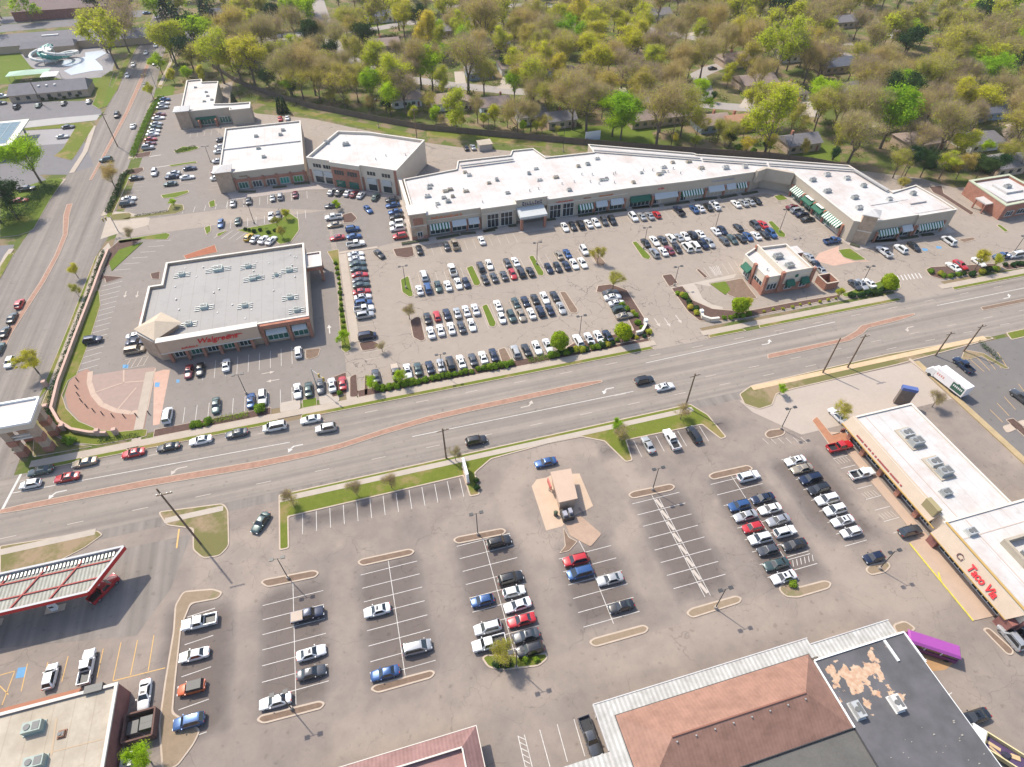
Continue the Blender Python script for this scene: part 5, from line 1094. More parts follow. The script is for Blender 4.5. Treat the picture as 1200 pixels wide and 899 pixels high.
slate = mat('slate_shingles',(.17,.16,.17),.9,.14,.5); brownsh = mat('brown_shingles',(.25,.19,.165),.9,.14,.5); tansh = mat('warm_shingles',(.30,.22,.18),.9,.14,.5); darksh = mat('dark_blue_shingles',(.09,.10,.13),.9,.14,.5)
siding_w = mat('white_siding',(.58,.57,.54),.8,.05,1); siding_b = mat('blue_siding',(.22,.28,.36),.8,.05,1); siding_t = mat('tan_siding',(.42,.32,.24),.8,.06,1)
R = thing('ranch_building','long grey-roofed low building with tan front by the pool lawn','building',(-122,333,0)); gable(R,-141,328,-109,339.5,3.2,3.0,slate,siding_t,hip=1)
for k in range(7): b = MB(); b.box(-138.5+k*4.2,327.9,1,-137+k*4.2,327.99,2.4); pt(R,'window',b,glass)
for k,x in enumerate((-129,-125.8,-122.5)): b = MB(); b.box(x,331,4.3,x+.9,332.4,5.3); pt(R,'skylight',b,siding_w)
R = thing('school_building','sprawling low grey-roofed building behind the waterslide pool','building',(-140,408,0)); gable(R,-170,403,-118,422,3.6,3.2,slate,siding_t,hip=3); gable(R,-153,396,-128,404,3.6,2.0,slate,siding_t,hip=1); gable(R,-118,401,-92,418,3.4,2.6,slate,siding_t,hip=2)
for x,y in ((-141,410),(-112,408)): b = MB(); b.box(x-4,y-1.4,5.2,x+4,y+1.4,5.9); pt(R,'skylight',b,siding_w)
R = thing('brick_hall','large purple-brown roofed hall at the top left edge','building',(-150,478,0)); gable(R,-175,466,-118,505,5,4,mat('plum_roof',(.15,.105,.10),.9,.1,.3),brick_dark,hip=4)
R = thing('glazed_canopy','slanted blue glass canopy on a pale frame at the left edge','canopy',(-130,280,0))
b = MB(); b.box(-160,266.5,4.9,-122.4,291.5,5.3); pt(R,'frame',b,mat('cream_frame',(.50,.50,.42),.7,.05,1)); b = MB(); b.box(-158,268.5,5.3,-124.8,289.5,5.36); pt(R,'glazing',b,mat('sky_blue_panels',(.06,.13,.18),.7,.12,.4))
b = MB(); [b.box(-158+k*3.3,268.6,5.361,-157.8+k*3.3,289.4,5.42) for k in range(11)]; [b.box(-158,272+k*4,5.3605,-124.9,272.15+k*4,5.415) for k in range(5)]; pt(R,'glazing_bars',b,mat('pale_bars',(.2,.26,.28),.6,0))
for x in (-150,-137,-125): 
    for y in (269,288): b = MB(); b.box(x-.3,y-.3,0,x+.3,y+.3,4.9); pt(R,'column',b,metal_grey)
R = thing('pool_basin','pale outdoor swimming pool basin with L-shaped shallow ends','swimming pool',(-118,380,0)); 
b = MB(); b.prism(L(0,0,6,[(440,430),(600,400),(600,370),(720,355),(750,375),(670,420),(720,470),(725,495),(650,500),(500,530),(450,500),(520,470),(440,465)]),0,.12); pt(R,'water',b,mat('pool_white',(.42,.46,.50),.3,.05,.5))
R = thing('waterslide','white and teal tangle of waterslide flumes beside the pool','waterslide',(*G(60,72),0))
teal = mat('teal_plastic',(.04,.26,.23),.4,.08,1); X,Y = G(60,75)
def flume(pts,r,m):
    b = MB(); [b.tube(p,q,r,n=8) for p,q in zip(pts,pts[1:])]; pt(R,'flume',b,m)
for k,(m,r0) in enumerate(((siding_w,5.5),(teal,4.2),(teal,6.3),(siding_w,7.2))):
    flume([(X-3+k*3+r0*math.cos(t*.55+k),Y+3+r0*.9*math.sin(t*.55+k),6.5-t*.5) for t in range(12)],.75,m)
b = MB(); [b.box(X-3+i*5,Y+j*5,0,X-2.6+i*5,Y+.4+j*5,6) for i in (0,1) for j in (0,1)]; b.box(X-3.3,Y-.3,6,X+2.8,Y+5.8,6.3); pt(R,'tower',b,siding_w)
for px,py,l in ((33,85,'small pale green shade canopy on the lawn left of the waterslides'),(58,87,'small white tent roof below the waterslides')):
    X,Y = G(px,py,3); D = thing('shade_canopy',l,'canopy',(X,Y,0)); w_ = 9 if px < 40 else 3.5
    b = MB(); b.add([(-w_,-3.5,3),(w_,-3.5,3),(w_,3.5,3),(-w_,3.5,3),(0,0,4.2)],[(0,1,4),(1,2,4),(2,3,4),(3,0,4),(3,2,1,0)]); put(b,'canopy',mat('pale_green_canvas',(.25,.38,.28),.7,.05,1) if px < 40 else siding_w,D)
    for sx_ in (-1,1):
        for sy_ in (-1,1): b = MB(); b.tube((sx_*w_*.9,sy_*3.1,0),(sx_*w_*.9,sy_*3.1,3.0),.1,n=6); put(b,'post',metal_grey,D)
# ---------- houses
HOUSES = [ # px,py of roof centre at 5 m, w, d, axis, roof, wall, rot, label
 (446,14,17,11,'x',darksh,siding_w,'white two-storey house with dark roof near the top left of the wooded yards'),
 (508,31,17,12,'x',slate,siding_t,'grey hip-roofed house left of the bright yellow-green tree'),
 (450,47,15,11,'x',brownsh,siding_t,'brown-roofed house half hidden by budding trees below the curved lane'),
 (522,112,13,11,'x',tansh,siding_w,'cream house with warm hip roof just behind the board fence'),
 (540,114,9,9,'y',tansh,siding_t,'small tan gabled house attached to its cream neighbour behind the fence'),
 (474,109,13,10,'x',brownsh,siding_w,'white-walled house behind bare trunks near the middle of the fence'),
 (578,116,13,10,'x',brownsh,mat('ice_siding',(.50,.57,.62),.8,.04,1),'pale blue-walled house with brown roof behind the fence'),
 (579,46,14,11,'x',slate,siding_t,'dark grey-roofed house behind the large bare street tree'),
 (600,72,13,11,'x',brownsh,siding_w,'white-fronted house across the residential street by its pale driveway'),
 (561,78,12,10,'x',slate,siding_b,'low blue-grey house shaded by the wide bare street tree'),
 (333,50,14,10,'x',slate,siding_t,'grey-roofed house by the upper left residential street corner'),
 (661,80,12,10,'x',slate,siding_b,'small blue-sided house between yellow-green and olive trees'),
 (728,50,16,12,'x',brownsh,siding_w,'brown-roofed house with pale carport beside the forked bare tree'),
 (733,61,9,9,'y',tansh,siding_t,'small tan extension house below the brown-roofed carport house'),
 (768,130,24,10,'x',brownsh,siding_t,'long low brown-roofed house behind the bright green twin-stem tree'),
 (834,137,13,10,'x',tansh,siding_b,'small blue house with tan roof at the bend of the residential street'),
 (865,137,11,9,'x',mat('orange_shingles',(.42,.23,.14),.9,.1,.5),siding_t,'orange-roofed house right of the small blue house'),
 (886,90,17,12,'x',brownsh,siding_t,'brown-roofed house at the end of the grey driveway'),
 (862,64,16,12,'x',brownsh,siding_t,'taupe-roofed house above the yellow lawn triangle'),
 (622,128,12,10,'x',slate,siding_w,'grey-roofed house among bare thickets behind the fence'),
 (656,133,12,9,'x',slate,siding_t,'low slate-roofed house left of the tall bare pair'),
 (980,70,18,11,'x',darksh,siding_t,'dark slate-roofed house beside the upper right lane'),
 (932,58,16,10,'x',brownsh,siding_w,'white-sided house behind the giant yellow-green tree'),
 (930,100,9,12,'y',brownsh,siding_w,'narrow brown-roofed house at the head of the red-parked drive'),
 (1160,122,18,12,'x',darksh,siding_b,'dark blue-roofed house at the right among olive trees'),
 (1080,158,16,11,'x',brownsh,siding_t,'brown-roofed house right of the leaning white-limbed tree'),
 (1010,97,14,10,'x',slate,siding_w,'grey-roofed house with white gable among purple thickets'),
 (1080,75,14,10,'x',slate,siding_b,'slate house buried in olive trees in the upper right'),
 (938,160,14,9,'x',slate,siding_t,'grey-roofed house above the fenced green yard'),
 (1055,30,15,10,'x',brownsh,siding_w,'brown-roofed house near the top right lane'),
 (1137,27,18,12,'x',brownsh,siding_t,'wide brown-roofed house at the top right lane'),
 (1150,158,15,10,'x',slate,siding_w,'grey-roofed house above the far right hedge'),
 (990,20,15,10,'x',slate,siding_t,'slate-roofed house at the top behind bare limbs'),
 (770,12,15,10,'x',slate,siding_w,'slate-roofed house at the top beside the upper lane'),
 (690,25,15,10,'x',brownsh,siding_t,'brown-roofed house behind the dense yellow-green grove'),
 (620,20,15,10,'x',brownsh,siding_t,'brown-roofed house left of the dense yellow-green grove'),
 (235,38,14,10,'x',slate,siding_b,'blue-walled house behind dark conifers near the side street'),
 (278,34,12,9,'x',brownsh,siding_t,'brown-roofed house right of the dark conifers'),
 (258,12,14,9,'x',darksh,siding_t,'dark-roofed house at the top above the conifers'),
 (1180,185,14,10,'x',slate,siding_t,'slate-roofed house at the right edge above the bank'),
]
for px,py,w,d,ax,rm,wm,lab in HOUSES:
    X,Y = G(px,py,4.5); R = thing('house',lab,'house',(X,Y,0)); x0,x1,y0,y1 = X-w/2,X+w/2,Y-d/2,Y+d/2
    rr = random.Random(px*7+py)
    ro = gable(R,x0,y0,x1,y1,3.4 if w > 10 else 3.0,2.3,rm,wm,ax,hip=rr.choice([0,0,2.5]))
    c = MB(); cx_ = X+rr.uniform(-w*.3,w*.3); c.box(cx_-.4,Y+1,4,cx_+.4,Y+1.9,6.6); cc = pt(R,'chimney',c,brickm,parent=ro)
    for k in range(int(w/4)): b = MB(); b.box(x0+1.2+k*3.7,y0-.06,1.1,x0+2.8+k*3.7,y0-.002,2.4); pt(R,'window',b,glass)
    b = MB(); b.box(x1-1.8,y0-.07,.1,x1-.9,y0-.002,2.2); pt(R,'door',b,brick_dark)
    g2 = MB(); g2.box(x1+.002,y0+1.2,.1,x1+.06,y0+4.2,2.3); pt(R,'side_window',g2,glass)

# ================================================================ VEHICLES
car_glass = mat('car_glass', (.012,.016,.018), .06, 0, spec=1.0)
tyre = mat('tyre_rubber', (.02,.02,.02), .9, 0); hub = mat('wheel_alloy', (.35,.35,.36), .35, 0, metal=.7)
lampw = mat('headlight_lens', (.6,.62,.64), .15, 0, spec=.8); lampr = mat('tail_light_lens', (.35,.01,.01), .2, 0)
trim = mat('black_trim', (.02,.02,.022), .5, 0)
PAINT = {'w':(.72,.72,.71),'s':(.40,.41,.42),'d':(.075,.08,.09),'k':(.014,.015,.018),'b':(.03,.09,.24),'n':(.012,.022,.055),'r':(.42,.015,.02),'m':(.15,.015,.025),'g':(.05,.085,.08),'t':(.02,.04,.09),'c':(.34,.29,.22),'o':(.62,.12,.02),'y':(.6,.38,.02),'p':(.4,.1,.4)}
CNAME = {'w':'white','s':'silver','d':'dark grey','k':'black','b':'blue','n':'navy','r':'red','m':'maroon','g':'dark green','t':'dark blue','c':'champagne','o':'orange','y':'yellow'}
TNAME = {'s':'sedan','u':'SUV','h':'hatchback','v':'van','p':'pickup truck','t':'pickup truck','j':'open jeep'}
NAMES = {'s':('sedan','car'),'u':('suv','SUV'),'h':('hatchback','car'),'v':('passenger_van','van'),'p':('pickup_truck','pickup truck'),'t':('pickup_truck','pickup truck'),'j':('open_jeep','jeep')}
def paint(c):
    n = 'paint_'+CNAME[c].replace(' ','_')
    if n in MATS: return MATS[n]
    m, nt, b = nodes(n); b.inputs['Base Color'].default_value = (*PAINT[c],1)
    b.inputs['Roughness'].default_value = .32; b.inputs['Coat Weight'].default_value = .8; b.inputs['Coat Roughness'].default_value = .04
    if c in 'sdgtcnb': b.inputs['Metallic'].default_value = .35
    oi = nt.nodes.new('ShaderNodeObjectInfo')   # slight tint differences from car to car
    k = ramp(nt, oi.outputs['Random'], [(0,(.8,.8,.82)),(.5,(1,1,1)),(1,(1,.98,.93))])
    d = ramp(nt, noise(nt, mapping(nt, world=False), 1.2, 5, .7), [(.35,(.92,.91,.9)),(.7,(1,1,1))])
    cc = mixc(nt,1.,mixc(nt,1.,PAINT[c],k,'MULTIPLY'),d,'MULTIPLY'); nt.links.new(cc,b.inputs['Base Color'])
    MATS[n] = m; return m
# station rows: (y along the car, nose +), half width, sill z, side-bulge z, top z
SHAPE = {
 's': dict(L=4.8,W=1.84,H=1.44, st=[(2.40,.62,.38,.50,.60),(2.28,.80,.24,.52,.70),(1.9,.88,.2,.55,.80),(1.2,.92,.2,.6,.90),(.9,.92,.2,.6,.94),(-1.2,.92,.2,.62,.98),(-1.5,.91,.2,.62,1.0),(-2.1,.88,.24,.62,.99),(-2.36,.78,.34,.58,.92),(-2.4,.7,.4,.55,.80)],
           gh=(1.02,.28,-1.02,-1.72), hwb=.86, hwr=.60, belt=.93, wb=1.36, wr=.33),
 'h': dict(L=4.2,W=1.78,H=1.5, st=[(2.08,.62,.38,.50,.62),(1.96,.78,.24,.54,.76),(1.6,.86,.2,.58,.86),(1.05,.89,.2,.62,.95),(-1.2,.89,.2,.64,1.0),(-1.8,.86,.22,.64,1.0),(-2.05,.78,.34,.6,.95),(-2.1,.72,.4,.58,.8)],
           gh=(1.05,.35,-1.45,-1.98), hwb=.83, hwr=.62, belt=.95, wb=1.27, wr=.32),
 'u': dict(L=4.75,W=1.92,H=1.74, st=[(2.36,.70,.42,.60,.78),(2.24,.86,.30,.65,.92),(1.8,.93,.26,.7,1.04),(1.2,.96,.26,.7,1.1),(-1.6,.96,.26,.72,1.14),(-2.1,.93,.28,.72,1.12),(-2.34,.86,.38,.68,1.05),(-2.38,.8,.44,.65,.9)],
           gh=(1.15,.5,-1.85,-2.3), hwb=.90, hwr=.70, belt=1.08, wb=1.40, wr=.37),
 'v': dict(L=5.1,W=1.98,H=1.80, st=[(2.5,.70,.38,.58,.72),(2.36,.88,.26,.62,.88),(1.95,.95,.22,.66,1.0),(1.6,.98,.22,.66,1.05),(-2.0,.98,.22,.68,1.08),(-2.4,.94,.26,.68,1.06),(-2.54,.88,.4,.64,.95)],
           gh=(1.75,.85,-2.15,-2.48), hwb=.93, hwr=.76, belt=1.03, wb=1.52, wr=.35),
 'p': dict(L=5.7,W=1.98,H=1.86, st=[(2.82,.75,.5,.68,.9),(2.7,.9,.38,.7,1.05),(2.2,.96,.34,.75,1.13),(1.35,.98,.34,.75,1.18),(-.75,.98,.34,.75,1.18)],
           gh=(1.35,.8,-.55,-.75), hwb=.92, hwr=.72, belt=1.16, wb=1.78, wr=.40),
}
SHAPE['j'] = dict(SHAPE['h'], H=1.7); SHAPE['t'] = SHAPE['p']
MESHC = {}
def ring(st):
    y,hw,zb,zm,zt = st
    half = [(hw*.86,zb),(hw,zb+.10),(hw*1.0,zm),(hw*.985,zm+(zt-zm)*.55),(hw*.93,zt-.05),(hw*.80,zt),(hw*.4,zt+.025),(0,zt+.035)]
    return [(x,y,z) for x,z in half]+[(-x,y,z) for x,z in half[-2::-1]]
def car_meshes(ty, col):
    key = (ty, col)
    if key in MESHC: return MESHC[key]
    S_ = SHAPE[ty]; out = []
    base = ('geo', ty)
    if base not in MESHC:
        g = {}
        b = MB(); rs = [ring(s) for s in S_['st']]; n = len(rs[0]); vs = [p for r in rs for p in r]; fs = []
        for i in range(len(rs)-1):
            for j in range(n): k = (j+1)%n; fs.append((i*n+j,(i+1)*n+j,(i+1)*n+k,i*n+k))
        fs += [tuple(range(n)), tuple(range(len(rs)*n-1,(len(rs)-1)*n-1,-1))]
        b.add(vs, fs)
        yf, rf, rb, yb = S_['gh']; hb, hr, zb, zr = S_['hwb'], S_['hwr'], S_['belt']-.03, S_['H']
        # cabin: belt ring, roof ring, crown
        A = [(-hb*.93,yf,zb),(hb*.93,yf,zb),(hb,yf-.35,zb+.02),(hb,yb+.25,zb+.05),(hb*.9,yb,zb+.03),(-hb*.9,yb,zb+.03),(-hb,yb+.25,zb+.05),(-hb,yf-.35,zb+.02)]
        B = [(-hr*.93,rf,zr-.05),(hr*.93,rf,zr-.05),(hr,rf-.18,zr-.04),(hr,rb+.15,zr-.04),(hr*.93,rb,zr-.06),(-hr*.93,rb,zr-.06),(-hr,rb+.15,zr-.04),(-hr,rf-.18,zr-.04)]
        Cc = [(x*.72,(y-(rf+rb)/2)*.82+(rf+rb)/2,zr) for x,y,z in B]
        if ty != 'j':
            b.add(A+B+Cc, [(i,(i+1)%8,8+(i+1)%8,8+i) for i in range(8)]+[(8+i,8+(i+1)%8,16+(i+1)%8,16+i) for i in range(8)]+[tuple(range(16,24))])
        if ty in ('p','t'):
            b.box(-.98,-2.82,.45,-.86,-.76,1.17); b.box(.86,-2.82,.45,.98,-.76,1.17); b.box(-.859,-2.82,.45,.859,-2.72,1.16); b.box(-.86,-2.72,.45,.86,-.76,.62)
        for sx in (-1,1): b.box(sx*(S_['W']/2+.02),yf-.42,zb-.02,sx*(S_['W']/2+.2),yf-.26,zb+.12)
        g['body'] = b
        def pane(name, quad, ins=.07, lift=.012):
            q = [Vector(p) for p in quad]; c = sum(q,Vector())/4; nn = (q[1]-q[0]).cross(q[3]-q[0]).normalized()
            if nn.dot(c-Vector((0,(rf+rb)/2,zb))) < 0: nn = -nn
            p = [v+(c-v)*ins+nn*lift for v in q]; pb = MB(); pb.quad(*p)
            g.setdefault(name,[]).append(pb)
        if ty != 'j':
            pane('windscreen',[A[0],A[1],B[1],B[0]],.05); pane('rear_window',[A[4],A[5],B[5],B[4]],.08)
            pane('side_window',[A[2],A[3],B[3],B[2]],.06); pane('side_window',[A[6],A[7],B[7],B[6]],.06)
        else:
            pane('windscreen',[(-.75,.9,.95),(.75,.9,.95),(.7,.6,1.55),(-.7,.6,1.55)],.03)
            sb = MB(); sb.add([(-.85,.55,.98),(.85,.55,.98),(.85,-1.9,.98),(-.85,-1.9,.98),(-.72,.45,1.6),(.72,.45,1.6),(.75,-1.7,1.62),(-.75,-1.7,1.62)],[(0,1,5,4),(1,2,6,5),(2,3,7,6),(3,0,4,7),(4,5,6,7)]); g['soft_top'] = [sb]
        if ty in ('u','v'):
            rb_ = MB(); [rb_.box(sx*hr*.9-.025,rb+.1,zr-.01,sx*hr*.9+.025,rf-.15,zr+.06) for sx in (-1,1)]; g['roof_rack'] = [rb_]
        if ty == 's':
            sb = MB(); sb.quad((-.36,rf-.62,zr+.004),(.36,rf-.62,zr+.004),(.36,rf-.2,zr+.004),(-.36,rf-.2,zr+.004)); g['sunroof'] = [sb]
        if ty == 't':
            tb = MB(); tb.box(-.88,-2.74,1.16,.88,-.8,1.24); g['bed_cover'] = [tb]
        if ty == 'p':
            tb = MB(); tb.box(-.85,-2.7,.621,.85,-.78,.66); g['bed_liner'] = [tb]
        ends = S_['st']; ye, yr = ends[0][0], (ends[-1][0] if ty not in 'pt' else -2.82)
        for sx in (-1,1):
            hb_ = MB(); hb_.box(sx*ends[1][1]*.95,ends[1][0]-.02,ends[1][4]-.22,sx*ends[1][1]*.55,ends[0][0]+.015,ends[1][4]-.08); g.setdefault('headlight',[]).append(hb_)
            tb = MB(); tb.box(sx*ends[-1][1]*1.02,yr-.03,.78,sx*ends[-1][1]*.62,yr+.1,.95); g.setdefault('tail_light',[]).append(tb)
        g['grille'] = [MB().box(-.5,ye-.02,.42,.5,ye+.02,.6)]
        g['number_plate'] = [MB().box(-.2,yr-.05,.6,.2,yr-.01,.72)]
        w = MB(); w.tube((-.11,0,0),(.11,0,0),S_['wr'],n=14); w2 = MB(); w2.tube((-.118,0,0),(.118,0,0),S_['wr']*.62,n=12)
        wm = MB(); wm.tube((-.11,0,0),(.11,0,0),S_['wr'],n=14,mi=0); wm.tube((-.12,0,0),(.12,0,0),S_['wr']*.6,n=10,mi=1)
        g['wheel'] = wm
        MESHC[base] = {k:(v if k in('body','wheel') else v) for k,v in g.items()}
        MESHC[('shared',ty)] = {k:[q.mesh(k,{'windscreen':car_glass,'rear_window':car_glass,'side_window':car_glass,'roof_rack':trim,'sunroof':car_glass,'headlight':lampw,'tail_light':lampr,'grille':trim,'number_plate':white_sign,'soft_top':trim,'bed_liner':trim,'bed_cover':mat('tan_bed_cover',(.42,.34,.27),.8,.08,1)}[k]) for q in v] for k,v in g.items() if k not in ('body','wheel')}
        MESHC[('wheel',ty)] = wm.mesh('wheel',[tyre,hub]); MESHC[('tyre',ty)] = w.mesh('wheel',tyre); MESHC[('rim',ty)] = w2.mesh('rim',hub)
    MESHC[key] = MESHC[base]['body'].mesh('body', paint(col), True, 28); return MESHC[key]
PROTO = {}
def make_car(ty, col, detail):
    body = car_meshes(ty, col); nm, cat = NAMES[ty]; S_ = SHAPE[ty]
    t = thing(nm, 'x', cat); link('body', body, t)
    for k, ms in MESHC[('shared',ty)].items():
        if k == 'sunroof': continue
        if detail < 2 and k in ('headlight','tail_light','grille','number_plate'): continue
        for m in ms: link(k, m, t)
    if True:
        for sx in (-1,1):
            for sy in (-1,1):
                w = link('wheel', MESHC[('wheel',ty)] if detail < 2 else MESHC[('tyre',ty)], t, (sx*(S_['W']/2-.12), sy*S_['wb'], S_['wr']))
                if detail > 1: link('rim', MESHC[('rim',ty)], w)
    return t
def dup(root):
    r = root.copy(); COL.objects.link(r)
    for ch in root.children:
        c = ch.copy(); COL.objects.link(c); c.parent = r
        for g_ in ch.children: e_ = g_.copy(); COL.objects.link(e_); e_.parent = c
    return r
HD = {'N':0,'S':PI,'E':-PI/2,'W':PI/2}
